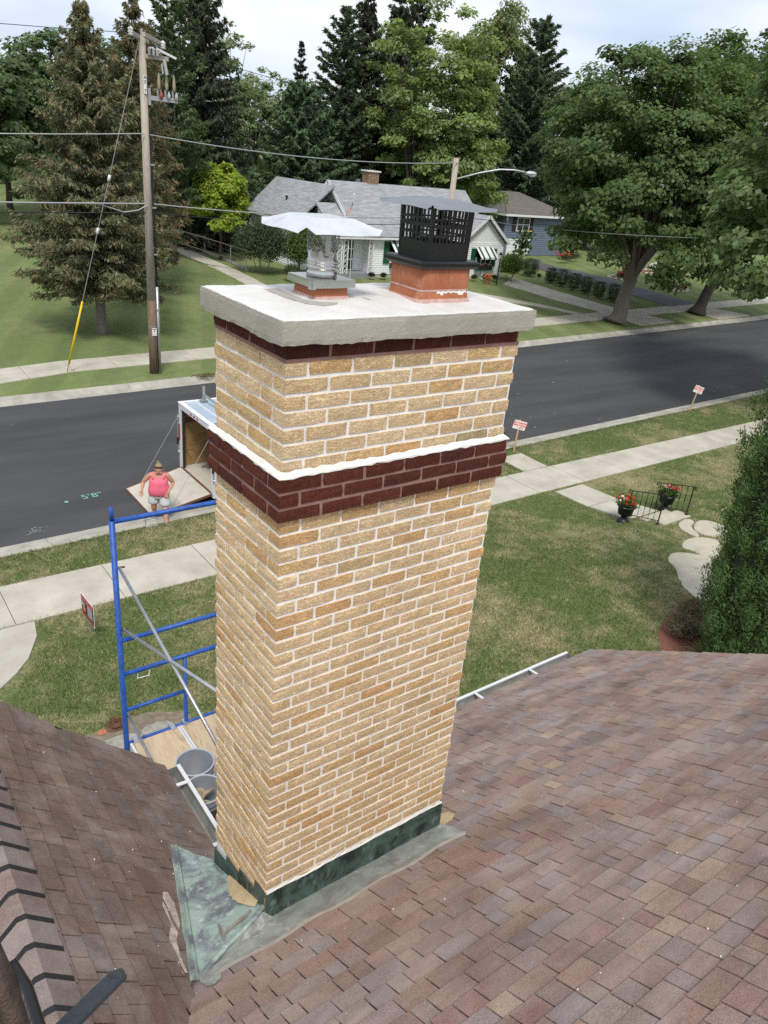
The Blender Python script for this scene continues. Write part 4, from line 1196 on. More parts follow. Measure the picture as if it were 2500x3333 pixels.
# ridge caps of the gable, folded over the ridge, each with a black butt edge towards the viewer
y = GY - 0.02
while y > -1.05:
    q = MB(); r_ = MB()
    ln, wd, th = 0.215, 0.125, 0.007
    yn = y-0.150                                    # near end, raised on the next cap
    up0, up1 = 0.006, 0.024
    def ring(yy, up_):
        return [(RX-wd, yy, RZ-wd*sB+up_), (RX-0.018, yy, RZ-0.018+up_+0.004), (RX+0.018, yy, RZ-0.018+up_+0.004), (RX+wd, yy, RZ-wd*sB+up_)]
    a = ring(yn, up1+th); b = ring(yn+ln, up0+th); c = ring(yn, up1); d = ring(yn+ln, up0)
    vs = a+b+c+d
    fs = [(i, i+1, 4+i+1, 4+i) for i in range(3)] + [(8+i, 12+i, 12+i+1, 8+i+1) for i in range(3)] + [(0, 4, 12, 8), (3, 11, 15, 7), (4, 5, 6, 7, 15, 14, 13, 12)]
    q.add(vs, [tuple(reversed(f)) for f in fs])
    cap = q.build("ridge_cap", CAPSH, rsB)
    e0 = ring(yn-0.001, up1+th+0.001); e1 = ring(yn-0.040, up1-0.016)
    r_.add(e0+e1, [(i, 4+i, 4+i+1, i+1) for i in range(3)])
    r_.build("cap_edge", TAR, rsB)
    y -= 0.150
    y += random.uniform(-0.004, 0.004)

# --- gutters
def gutter(q, p0, p1, inward, w_=0.115, h_=0.10):
    """open trough from p0 to p1; inward points to the wall"""
    p0 = Vector(p0); p1 = Vector(p1); i_ = Vector(inward).normalized(); t_ = 0.005
    up_ = Vector((0, 0, 1)); o_ = -i_*w_
    prof = [Vector((0, 0, 0)), -up_*h_, o_*0.75-up_*h_, o_*0.95-up_*h_*0.45, o_-up_*0.012, o_*1.08, o_*0.92, o_*0.88-up_*h_*0.45, o_*0.70-up_*(h_-t_), i_*-t_-up_*(h_-t_), i_*-t_]
    n = len(prof)
    vs = [p0+k for k in prof] + [p1+k for k in prof]
    fs = [(k, (k+1) % n, n+(k+1) % n, n+k) for k in range(n)]
    q.add(vs, fs)
    for pp in (p0, p1):
        q.add([pp+prof[0], pp+prof[1], pp+prof[2], pp+prof[3], pp+prof[5]], [(0, 1, 2, 3, 4)])
gut1 = part("gutter", [GUTTERM][0], house, lambda q: gutter(q, (0.135, 0.66, 4.185), (0.135, GY-0.02, 4.185), (-1, 0, 0)))
part("gutter_lip", ALU, gut1, lambda q: q.box(0.238, 0.66, 4.180, 0.266, GY-0.015, 4.194))
for yy in (GY-0.22, 1.02):
    part("gutter_strap", ALU, gut1, lambda q: q.beam((0.10, yy, 4.205), (0.255, yy, 4.197), 0.030, 0.006))
gut2 = part("gutter", GUTTERM, house, lambda q: gutter(q, (1.30, EY+0.005, zA(0, EY)-0.01), (4.78, EY+0.005, zA(0, EY)-0.01), (0, -1, 0)))
part("gutter_lip", ALU, gut2, lambda q: q.box(1.30, EY+0.105, zA(0, EY)-0.014, 4.785, EY+0.135, zA(0, EY)+0.001))
for xx in (2.05, 2.75, 3.35, 4.15):
    part("gutter_strap", ALU, gut2, lambda q: q.beam((xx, EY-0.05, zA(0, EY)+0.022), (xx, EY+0.12, zA(0, EY)+0.002), 0.03, 0.006))
part("rake_board", ALU, house, lambda q: q.hexa([(5.02, EY, zA(0, EY)-0.16), (5.05, EY, zA(0, EY)-0.16), (5.05, -3.4, zA(0, -3.4)-0.16), (5.02, -3.4, zA(0, -3.4)-0.16),
                                                  (5.02, EY, zA(0, EY)-0.04), (5.05, EY, zA(0, EY)-0.04), (5.05, -3.4, zA(0, -3.4)-0.04), (5.02, -3.4, zA(0, -3.4)-0.04)]))
# white mortar crumbs and smears lying on the shingles
def crumbs(q):
    for k in range(110):
        if random.random() < 0.55:
            x = random.uniform(-0.95, 0.05); y_ = random.uniform(-0.6, 1.8)
            if not okB(x, y_): continue
            z = zB(x, y_)+0.016
        else:
            x = random.uniform(-0.4, 2.6); y_ = random.uniform(-1.9, 1.0)
            if not okA(x, y_): continue
            z = zA(x, y_)+0.016
        q.ball((x, y_, z), random.choice((0.0018, 0.0022, 0.003, 0.0045)), 5, 3)
o = part("mortar_crumbs", SPECK, house, crumbs); o["kind"] = "stuff"
PLASTER = plain("pale_plaster_smear", (0.50,0.43,0.37), 0.95, 0, 0.35, 30, 0.5)
def smear(q):
    pts = [(-0.385, 0.42, 0.03), (-0.425, 0.30, 0.035), (-0.44, 0.18, 0.03), (-0.50, 0.06, 0.03), (-0.515, -0.05, 0.022), (-0.52, -0.15, 0.016)]
    L_ = []; R_ = []
    for x, y_, w_ in pts:
        L_.append((x-w_*random.uniform(0.6, 1.1), y_, 0)); R_.append((x+w_*random.uniform(0.5, 1.2), y_+0.01, 0))
    vs = [(p[0], p[1], zB(p[0], 0)+0.0165) for p in L_+R_]; n = len(L_)
    q.add(vs, [(k, n+k, n+k+1, k+1) for k in range(n-1)])
part("plaster_smear", PLASTER, house, smear)

# --- sheet metal where the two slopes meet the chimney
def onA(x, y, h=0.014): return (x, y, zA(x, y)+h)
def onB(x, y, h=0.016): return (x, y, zB(x, y)+h)
def grid_poly(q, rows_):
    """rows of equal length joined to a sheet"""
    n = len(rows_[0]); vs = [p for r_ in rows_ for p in r_]
    q.add(vs, [(i*n+k, i*n+k+1, (i+1)*n+k+1, (i+1)*n+k) for i in range(len(rows_)-1) for k in range(n-1)])
# pan between the gable slope and the left face of the chimney
def pan(q):
    rows_ = []
    for i in range(11):
        t = i/10; ys = -0.17+1.06*t; A_ = Vector(onB(lineL(ys)+0.035, ys, 0.020)); B_ = Vector((-0.004, 0.68*t, 4.832-0.315*t))
        rows_.append([tuple(A_.lerp(B_, k/7)+Vector((0, 0, 0.004*math.sin(k*1.9+i)*(0 < k < 7)-0.010*math.sin(math.pi*k/7)))) for k in range(8)])
    grid_poly(q, rows_)
part("flashing_pan", PAT, house, pan)
def vstrip(q):
    rows_ = []
    for i in range(12):
        y_ = -0.19+1.07*i/11; x_ = lineL(y_)
        rows_.append([onB(x_+0.052, y_, 0.026), onB(x_+0.040, y_, 0.026), onB(x_+0.034, y_, 0.040), onB(x_+0.026, y_, 0.026), onB(x_-0.004, y_, 0.022), onB(x_-0.012, y_, 0.010)])
    grid_poly(q, rows_)
part("valley_flashing", PAT, house, vstrip)
# apron in front of the chimney
def apron(q):
    rows_ = []
    for i in range(22):
        x = -0.44+1.72*i/21
        fy = -0.215+0.012*math.sin(i*1.1)
        near = -0.005 if x > -0.01 else -0.10*(x/-0.44)
        rows_.append([onA(x, fy, 0.010), onA(x, fy+0.010, 0.017), onA(x, fy*0.6+near*0.4, 0.018+0.004*math.sin(i*2.3)), onA(x, fy*0.25+near*0.75, 0.019), onA(x, near, 0.020) if x > -0.01 else (x, 0.39*x-0.002, 4.836)])
    grid_poly(q, rows_)
part("flashing_apron", PAT_PALE, house, apron)
part("flashing_hem", m_concrete("hem_metal", (0.26,0.225,0.19), (0.36,0.32,0.275), 0, 0.3, 9), house, lambda q: [q.beam(onA(-0.40+1.66*i/16, -0.222+0.012*math.sin(i*1.1*21/16), 0.014), onA(-0.40+1.66*(i+1.02)/16, -0.222+0.012*math.sin((i+1)*1.1*21/16), 0.014), 0.016, 0.008) for i in range(16)])
def rib(q):
    pts = [(-0.010, 0.004, 4.845), (-0.10, -0.035, 4.835), (-0.20, -0.068, 4.828), (-0.31, -0.105, 4.826), (-0.40, -0.145, 4.835), (-0.445, -0.175, 4.838)]
    q.tube(pts, [0.016, 0.014, 0.013, 0.014, 0.016, 0.010], 7)
part("standing_seam", PAT, house, rib, True)
part("flashing_tongue", PAT_PALE, house, lambda q: q.prism([onA(-0.44, -0.11, 0.012), onA(-0.47, -0.20, 0.012), onA(-0.462, -0.262, 0.012), onA(-0.43, -0.285, 0.012), onA(-0.385, -0.265, 0.012), onA(-0.36, -0.20, 0.012), onA(-0.36, -0.12, 0.012)], (0, 0, 0.006)))
for (a_, b_) in (((-0.115, 0.62, 4.535), (-0.18, 0.30, 4.655)), ((-0.18, 0.30, 4.655), (-0.262, -0.035, 4.815)), ((-0.25, 0.0, 4.80), (-0.06, 0.045, 4.80))):
    part("solder_seam", m_concrete("seam_metal", (0.20,0.175,0.15), (0.30,0.27,0.24), 0, 0.3, 20), house, lambda q: q.beam(a_, b_, 0.016, 0.008))
def caulk(q):
    vs = []; n = 14
    top = []; bot = []
    for k in range(n+1):
        t = k/n
        y_ = 0.06+0.36*t
        wdt = 0.028+0.055*math.sin(math.pi*min(1, t*1.08))*random.uniform(0.85, 1.15)
        zc_ = 4.832-0.476*y_
        top.append((-0.008, y_, zc_+0.022)); bot.append((-0.008-wdt, y_-0.01, zc_+0.006))
    grid_poly(q, [top, [tuple((np.array(a)*0.5+np.array(b)*0.5)+np.array((0, 0, 0.012))) for a, b in zip(top, bot)], bot])
part("caulk_patch", CAULK, house, caulk, True)
part("caulk_patch", CAULK, house, lambda q: q.prism([onA(1.26, 0.00, 0.016), onA(1.27, -0.04, 0.016), onA(1.34, -0.035, 0.016), onA(1.40, 0.0, 0.016), onA(1.41, 0.07, 0.016), onA(1.34, 0.10, 0.016), onA(1.26, 0.09, 0.016)], (0, 0, 0.007)))
# bent flashing tab showing past the right edge of the chimney
part("flashing_tab", ALU, house, lambda q: q.prism([onA(1.28, 0.66, 0.03), onA(1.42, 0.66, 0.02), onA(1.44, 0.70, 0.05), onA(1.28, 0.72, 0.05)], (0, 0, 0.004)))
# ------------------------------------------------------------------ the chimney
h_, W_, D_ = 0.0677, 1.246, 0.628
ZT = 7.87
CH = empty("brick_chimney", (0.62, 0.31, 4.6), "tall tan brick chimney with dark red bands and a white concrete crown", "chimney")
MJ = 0.0160
def brick_mesh(lx, ly, mat, seed, amp=0.0016):
    r = random.Random(seed)
    lz = h_-MJ
    nx = 3; ny = 1
    if ly > lx: nx, ny = 1, 3
    ring = [(lx*i/nx, 0) for i in range(nx)] + [(lx, ly*i/ny) for i in range(ny)] + [(lx-lx*i/nx, ly) for i in range(nx)] + [(0, ly-ly*i/ny) for i in range(ny)]
    vs = []
    for k, z in enumerate((0, lz*0.5, lz)):
        for (x, y) in ring:
            out_ = 0.0018 if k == 1 else 0.0
            ox = (x-lx/2)/lx*2*out_ + r.uniform(-amp, amp); oy = (y-ly/2)/ly*2*out_ + r.uniform(-amp, amp)
            vs.append((x+ox-lx/2, y+oy-ly/2, z-lz/2+r.uniform(-amp, amp)*0.9))
    n = len(ring)
    fs = [(k*n+i, k*n+(i+1) % n, (k+1)*n+(i+1) % n, (k+1)*n+i) for k in range(2) for i in range(n)]
    fs += [tuple(reversed(range(n))), tuple(2*n+i for i in range(n))]
    me = bpy.data.meshes.new("brick"); me.from_pydata(vs, [], fs); me.materials.append(mat); me.update()
    return me
BM = {}
def bm_for(lx, ly, mat):
    key = (round(lx, 4), round(ly, 4), mat.name, random.randrange(4))
    if key not in BM: BM[key] = brick_mesh(lx, ly, mat, hash(key[:2]) ^ key[3], 0.0016 if mat is BRICK else 0.0022)
    return BM[key]
def course(k, e=0.0):
    """bricks seen from the street corner: (x0, y0, lx, ly); e = how far the band stands out"""
    sx = (W_+2*e)/6; sy = (D_+2*e)/3; bd = 0.092
    L = []
    if k % 2:      # stretcher at the front corner
        L += [(-e+i*sx, -e, sx-MJ, bd) for i in range(6)]
        y0 = bd+MJ-e
        L += [(-e, y0+j*sy, bd, sy-MJ) for j in range(2)] + [(-e, y0+2*sy, bd, D_+e-(y0+2*sy))]
    else:
        L += [(-e, -e+j*sy, bd, sy-MJ) for j in range(3)]
        x0 = bd+MJ-e
        L += [(x0+i*sx, -e, sx-MJ, bd) for i in range(5)] + [(x0+5*sx, -e, W_+e-(x0+5*sx), bd)]
    return L
def hidden(k, e=0.0):
    """the back and right faces"""
    sx = (W_+2*e)/6; sy = (D_+2*e)/3; bd = 0.092
    L = [(bd+MJ-e+i*sx, D_+e-bd, sx-MJ, bd) for i in range(5)]
    L += [(W_+e-bd, bd+MJ-e+j*sy, bd, sy-MJ) for j in range(2)]
    L += [(W_+e-bd, D_+e-bd, bd, bd)]
    return L
ndone = 0
rest = MB(); restd = MB()
for k in range(-1, 46):
    dark = k == -1 or k in (7, 8, 9)
    e = 0.024 if k in (7, 8, 9) else 0.0
    zc = ZT - (k+0.5)*h_
    jz = random.uniform(-0.0012, 0.0012)
    mt = DBRICK if dark else BRICK
    for (x, y, lx, ly) in course(k, e):
        me = bm_for(lx, ly, mt)
        P = Vector((x+lx/2 + random.uniform(-0.0018, 0.0018), y+ly/2 + random.uniform(-0.0012, 0.0012), zc+jz+random.uniform(-0.001, 0.001)))
        if k == -1: P.z -= 0.001
        if dark or ndone < 300:
            o = bpy.data.objects.new("dark_brick" if dark else "brick", me)
            COL.objects.link(o); o.parent = CH; o.location = P-OFF[CH.name]
            o.rotation_euler = (0, 0, random.uniform(-0.004, 0.004))
            ndone += 0 if dark else 1
        else:
            rest.add([v.co+P for v in me.vertices], [tuple(p.vertices) for p in me.polygons])
    for (x, y, lx, ly) in hidden(k, e):
        me = bm_for(lx, ly, mt)
        P = Vector((x+lx/2, y+ly/2, zc+jz))
        (restd if dark else rest).add([v.co+P for v in me.vertices], [tuple(p.vertices) for p in me.polygons])
o = rest.build("brickwork", BRICK, CH); o["kind"] = "stuff"
o = restd.build("dark_brickwork", DBRICK, CH); o["kind"] = "stuff"
rc = 0.0040
def core(q, z0, z1, e):
    q.box(-e+rc, -e+rc, z0, W_+e-rc, D_+e-rc, z1)
part("mortar_core", MORTAR, CH, lambda q: [core(q, 4.2, ZT-10*h_-0.003, 0), core(q, ZT-7*h_-0.01, ZT-0.0035, 0)])
part("mauve_mortar_core", MAUVE, CH, lambda q: [core(q, ZT-10*h_+MJ*0.3, ZT-7*h_-MJ*0.5, 0.024), core(q, ZT-0.0035+0.0005, ZT+h_+0.02, 0), q.box(-0.0015, -0.0015, ZT-0.0075, W_+0.0015, D_+0.0015, ZT+0.0065)])
# white mortar wash on the ledge of the band, ragged lower edge
def wash(q):
    zt = ZT-6.70*h_; zb = ZT-7*h_-0.001
    def side(p, n):
        return [(p[0][0]+(p[1][0]-p[0][0])*i/n, p[0][1]+(p[1][1]-p[0][1])*i/n) for i in range(n)]
    e0, e1 = 0.0025, 0.0255
    inner = side(((-e0, -e0), (W_+e0, -e0)), 40) + side(((W_+e0, -e0), (W_+e0, D_+e0)), 20) + side(((W_+e0, D_+e0), (-e0, D_+e0)), 40) + side(((-e0, D_+e0), (-e0, -e0)), 20)
    outer = side(((-e1, -e1), (W_+e1, -e1)), 40) + side(((W_+e1, -e1), (W_+e1, D_+e1)), 20) + side(((W_+e1, D_+e1), (-e1, D_+e1)), 40) + side(((-e1, D_+e1), (-e1, -e1)), 20)
    n = len(inner)
    j = lambda s_: random.uniform(-s_, s_)
    r0 = [(x, y, zt+j(0.005)) for x, y in inner]
    r1 = [((a[0]+b[0])/2+j(0.002), (a[1]+b[1])/2+j(0.002), (zt+zb)/2+j(0.003)) for a, b in zip(inner, outer)]
    r2 = [(x+j(0.0015), y+j(0.0015), zb+0.004+j(0.003)) for x, y in outer]
    r3 = [(x+j(0.0015), y+j(0.0015), zb-0.003+j(0.004)) for x, y in outer]
    q.add(r0+r1+r2+r3, [(m*n+i, m*n+(i+1) % n, (m+1)*n+(i+1) % n, (m+1)*n+i) for m in range(3) for i in range(n)])
    q.f = [tuple(reversed(f)) for f in q.f]
part("mortar_wash", WASH, CH, wash, False)

# crown slab: rough cast edges, slightly domed white top
CX0, CX1, CY0, CY1, CZ0, CZ1 = -0.046, 1.284, -0.046, 0.676, 7.938, 8.030
def crownfn(q):
    nx, ny, nzz = 56, 30, 5
    ring = [(CX0+(CX1-CX0)*i/nx, CY0) for i in range(nx)] + [(CX1, CY0+(CY1-CY0)*i/ny) for i in range(ny)] + \
           [(CX1-(CX1-CX0)*i/nx, CY1) for i in range(nx)] + [(CX0, CY1-(CY1-CY0)*i/ny) for i in range(ny)]
    n = len(ring); vs = []
    for k in range(nzz+1):
        t = k/nzz
        for i, (x, y) in enumerate(ring):
            a = 0.0004 if 0 < k < nzz else 0.0014
            zz = CZ0+(CZ1-CZ0)*t
            if k == 0: zz += 0.003*math.sin(i*0.37)+random.uniform(-0.003, 0.002)
            vs.append((x+random.uniform(-a, a)+(0.002 if k in (0, nzz) else 0)*(1 if x < 0.6 else -1), y+random.uniform(-a, a)+(0.002 if k in (0, nzz) else 0)*(1 if y < 0.3 else -1), zz))
    fs = [(k*n+i, k*n+(i+1) % n, (k+1)*n+(i+1) % n, (k+1)*n+i) for k in range(nzz) for i in range(n)]
    fs += [tuple(reversed(range(n))), tuple(nzz*n+i for i in range(n))]
    q.add(vs, fs)
slabo = part("crown_slab", CROWN, CH, crownfn, False)
def crown_top(q):
    nx, ny = 70, 40; vs = []
    for j in range(ny+1):
        for i in range(nx+1):
            u = i/nx; v_ = j/ny
            ex = min(u, 1-u)*(CX1-CX0); ey = min(v_, 1-v_)*(CY1-CY0); ed = min(ex, ey)
            x = CX0+(CX1-CX0)*u; y = CY0+(CY1-CY0)*v_
            z = CZ1+0.003+0.020*min(1, ed/0.30)+0.0012*math.sin(x*37+y*21)+random.uniform(-0.0006, 0.0006)
            if ed < 1e-6:
                z -= 0.003+random.uniform(0, 0.003)
                x += random.uniform(0.0, 0.002)*(1 if u < 0.5 else -1); y += random.uniform(0.0, 0.002)*(1 if v_ < 0.5 else -1)
            vs.append((x, y, z))
    n = nx+1
    q.add(vs, [(j*n+i, j*n+i+1, (j+1)*n+i+1, (j+1)*n+i) for j in range(ny) for i in range(nx)])
part("crown_wash", CROWNTOP, CH, crown_top, True)
def ctz(x, y):
    ed = min(x-CX0, CX1-x, y-CY0, CY1-y); return CZ1+0.003+0.020*min(1, ed/0.30)+0.0012*math.sin(x*37+y*21)
def gsm(q):
    zc = CZ1+0.0255
    pts = [(0.165, 0.50), (0.235, 0.505), (0.21, 0.36), (0.205, 0.24), (0.25, 0.185), (0.33, 0.165), (0.30, 0.135), (0.235, 0.125), (0.175, 0.17), (0.155, 0.30), (0.15, 0.42)]
    q.add([(x, y, ctz(x, y)+0.0016) for x, y in pts], [tuple(range(len(pts)))])
part("mortar_smear", SMEAR, CH, gsm)
part("mortar_smear", SMEAR, CH, lambda q: q.add([(x, y, ctz(x, y)+0.0018) for x, y in ((0.455, 0.33), (0.468, 0.325), (0.52, 0.20), (0.505, 0.205))], [(0, 1, 2, 3)]))

def rrect(cx, cy, hx, hy, r, n=4):
    pts = []
    for sx, sy, a0 in ((1, 1, 0), (-1, 1, 90), (-1, -1, 180), (1, -1, 270)):
        for k in range(n+1):
            a = R(a0+90*k/n)
            pts.append((cx+sx*(hx-r)+r*math.cos(a), cy+sy*(hy-r)+r*math.sin(a)))
    return pts
def shell(q, rings):
    n = len(rings[0]); vs = [p for r_ in rings for p in r_]
    q.add(vs, [(k*n+i, k*n+(i+1) % n, (k+1)*n+(i+1) % n, (k+1)*n+i) for k in range(len(rings)-1) for i in range(n)])
def flue(cx, cy, hx, hy, z0, z1, r):
    def fn(q):
        rings = []
        for k, (z, g) in enumerate(((z0, 0.004), (z0+0.045, 0.0), (z0+0.05, -0.0015), (z0+0.055, 0.0), (z1-0.004, 0), (z1, -0.004), (z1, -0.022), (z1-0.12, -0.022))):
            rings.append([(x, y, z) for x, y in rrect(cx, cy, hx+g, hy+g, r)])
        shell(q, rings)
    f_ = part("clay_flue", CLAY, CH, fn, True)
    def jn(q):
        rings = [[(x, y, z+random.uniform(-0.002, 0.002)) for x, y in rrect(cx, cy, hx+g, hy+g, r)] for z, g in ((z0-0.01, 0.020), (z0+0.008, 0.010), (z0+0.016, 0.002))]
        shell(q, rings)
    part("flue_bedding", CLAYJOINT, f_, jn, True)
    part("flue_joint", CLAYJOINT, f_, lambda q: shell(q, [[(x, y, z+0.002*math.sin(i*0.9)) for i, (x, y) in enumerate(rrect(cx, cy, hx+g, hy+g, r))] for z, g in ((z0+0.046, 0.0005), (z0+0.050, 0.0022), (z0+0.055, 0.0005))]), True)
    return f_
SCX, SCY = 0.335, 0.315
BCX, BCY = 0.868, 0.248
flue(SCX, SCY, 0.083, 0.083, 8.045, 8.112, 0.012)
bigf = flue(BCX, BCY, 0.147, 0.122, 8.043, 8.200, 0.040)
def spall(q):
    # broken mortar showing pale on the front of the big flue
    y = BCY-0.122-0.0012; pts = []
    for k in range(18):
        t = k/17; x = BCX-0.055+0.175*t
        pts.append((x, y, 8.092+0.004*math.sin(k*2.1)))
    low = [(p[0], y, p[2]-0.005-(0.028 if k in (3, 13, 14) else 0.008*random.random())) for k, p in enumerate(pts)]
    n = len(pts); q.add(pts+low, [(k, n+k, n+k+1, k+1) for k in range(n-1)])
part("mortar_spall", MORTAR, bigf, spall)

# counter-flashing set into the brick joints
def cfront(q):
    n = 26; top = []; bot = []
    for i in range(n+1):
        x = -0.006+1.262*i/n
        top.append((x, -0.007-0.002*math.sin(i*1.7), 4.945+0.004*math.sin(i*0.9)+random.uniform(-0.004, 0.004)))
        bot.append((x, -0.012-0.003*math.sin(i*1.3), 4.735))
    mid = [(x, (a[1]+b[1])/2-0.002*math.sin(i), 4.84) for i, ((x, _, _), a, b) in enumerate(zip(top, top, bot))]
    grid_poly(q, [bot, mid, top])
part("counter_flashing", PAT_DARK, CH, cfront)
def cleft(q):
    # stepped: the top edge drops one joint at a time down the slope
    steps = [(0.0, 4.945), (0.115, 4.945-0.02), (0.115, 4.905), (0.125, 4.985-0.14), (0.30, 4.845-0.02), (0.305, 4.775), (0.47, 4.755), (0.475, 4.70), (0.632, 4.66)]
    top = [(-0.007, y, z+0.012) for y, z in steps]; bot = [(-0.012, y, 4.836-0.476*y) for y, z in steps]
    grid_poly(q, [top, bot])
part("counter_flashing", PAT_DARK, CH, cleft)
# mortar parging on top of the front flashing
def parge(q):
    n = 40; a = []; b = []
    for i in range(n+1):
        x = 0.0+1.25*i/n
        z = 4.945+0.004*math.sin(i*26/40*0.9)
        a.append((x, -0.0035-random.uniform(0, 0.0025), z+random.uniform(0.004, 0.026))); b.append((x, -0.0105, z-random.uniform(0.0, 0.006)))
    grid_poly(q, [b, a])
part("mortar_parging", MORTAR, CH, parge)

# ------------------------------------------------------------------ steel cap on the small flue
cap = empty("chimney_cap", (SCX, SCY, 8.09), "round stainless steel chimney cap with a wide bright lid", "chimney cap")
ST = 8.128
def plate(q):
    hx = 0.102
    top = [(SCX-hx, SCY-hx, ST), (SCX+hx, SCY-hx, ST), (SCX+hx, SCY+hx, ST), (SCX-hx, SCY+hx, ST)]
    bot = [(x+(0.002 if x > SCX else -0.002), y+(0.002 if y > SCY else -0.002), ST-0.031) for x, y, z in top]
    q.add(top+bot, [(0, 1, 2, 3), (0, 4, 5, 1), (1, 5, 6, 2), (2, 6, 7, 3), (3, 7, 4, 0)])
part("base_plate", STEEL, cap, plate)
part("bent_tab", GALV, cap, lambda q: [q.box(SCX-0.112, SCY-0.118, ST-0.034, SCX-0.098, SCY-0.110, ST-0.006), q.box(SCX-0.120, SCY-0.112, ST-0.034, SCX-0.112, SCY-0.094, ST-0.004)])
pr_ = 0.0605
part("collar_pipe", STEEL, cap, lambda q: q.lathe((SCX, SCY, ST), [(pr_+0.004, 0), (pr_+0.004, 0.018), (pr_+0.001, 0.022), (pr_+0.001, 0.032), (pr_+0.005, 0.036), (pr_+0.005, 0.042), (pr_, 0.046), (pr_, 0.056),
                                                                    (pr_+0.005, 0.060), (pr_+0.005, 0.066), (pr_, 0.070), (pr_, 0.112), (pr_-0.003, 0.112), (pr_-0.003, 0.02)], 28), True)
part("clamp_band", STEEL, cap, lambda q: q.lathe((SCX, SCY, ST+0.046), [(pr_+0.0015, 0), (pr_+0.0035, 0.001), (pr_+0.0035, 0.011), (pr_+0.0015, 0.012)], 28), True)
part("clamp_screw", STEEL, cap, lambda q: [q.tube([(SCX+0.008, SCY-pr_-0.008, ST+0.040), (SCX+0.036, SCY-pr_+0.005, ST+0.041)], 0.0042, 7), q.ball((SCX-0.058, SCY-0.034, ST+0.058), 0.008, 8, 5)], True)
def meshfn(q):
    # expanded metal: two families of slanting strands round the screen
    z0, z1 = ST+0.104, ST+0.196; r0, r1 = pr_+0.001, pr_+0.008; n = 15
    for s_ in (1, -1):
        for k in range(n):
            pts = []
            for i in range(7):
                t = i/6; a = 2*math.pi*(k/n + s_*0.16*t)
                r = r0+(r1-r0)*t
                pts.append((SCX+r*math.cos(a), SCY+r*math.sin(a), z0+(z1-z0)*t))
            q.tube(pts, 0.0013, 4, False)
part("wire_screen", TRAILGREY, cap, meshfn)
for a in (R(255), R(15), R(135)):
    c_, s_ = math.cos(a), math.sin(a)
    part("lid_strap", GALV, cap, lambda q: q.beam((SCX+(pr_+0.003)*c_, SCY+(pr_+0.003)*s_, ST+0.088), (SCX+(pr_+0.006)*c_, SCY+(pr_+0.006)*s_, ST+0.205), 0.021, 0.002, (c_, s_, 0)))
def lidfn(cx, cy, half, zc, drop, skirt, flat, rot, zt=0.0, nick=0.05):
    """square lid: flat middle, four folded wings, open corners"""
    def fn(q):
        c_, s_ = math.cos(rot), math.sin(rot)
        def T(x, y, z): return (cx+x*c_-y*s_, cy+x*s_+y*c_, zc+z)
        f_ = flat
        q.add([T(-f_, -f_, 0), T(f_, -f_, 0), T(f_, f_, 0), T(-f_, f_, 0)], [(0, 1, 2, 3)])
        for k in range(4):
            ca, sa_ = math.cos(k*math.pi/2), math.sin(k*math.pi/2)
            def U(x, y, z): return T(x*ca-y*sa_, x*sa_+y*ca, z)
            h2 = half
            rows_ = [[U(-f_+2*f_*i/6, -f_, 0.0) for i in range(7)],
                     [U((-f_-(h2-f_)*0.62)*(1-i/6)+(f_+(h2-f_)*0.62)*(i/6), -f_-(h2-f_)*0.62, -drop*0.55-0.002*math.sin(i*math.pi/6)) for i in range(7)],
                     [U((-h2+nick)*(1-i/6)+(h2-nick)*(i/6), -h2, -drop+0.002*math.sin(i*1.3+k)) for i in range(7)]]
            if skirt: rows_.append([U((-h2+nick)*(1-i/6)+(h2-nick)*(i/6), -h2-0.002, -drop-skirt) for i in range(7)])
            grid_poly(q, rows_)
            # folded corner web
            q.add([U(f_, -f_, 0), U(f_+(h2-f_)*0.62, -f_-(h2-f_)*0.62, -drop*0.5), U(h2-nick, -h2, -drop), U(h2-nick*0.35, -h2+nick*0.35, -drop*0.55), U(h2, -h2+nick, -drop)], [(0, 1, 2), (0, 4, 1), (1, 3, 2), (1, 4, 3)])
    return fn
part("lid", LIDSTEEL, cap, lidfn(SCX-0.012, SCY, 0.196, ST+0.236, 0.052, 0.0, 0.095, 0.0, nick=0.05))

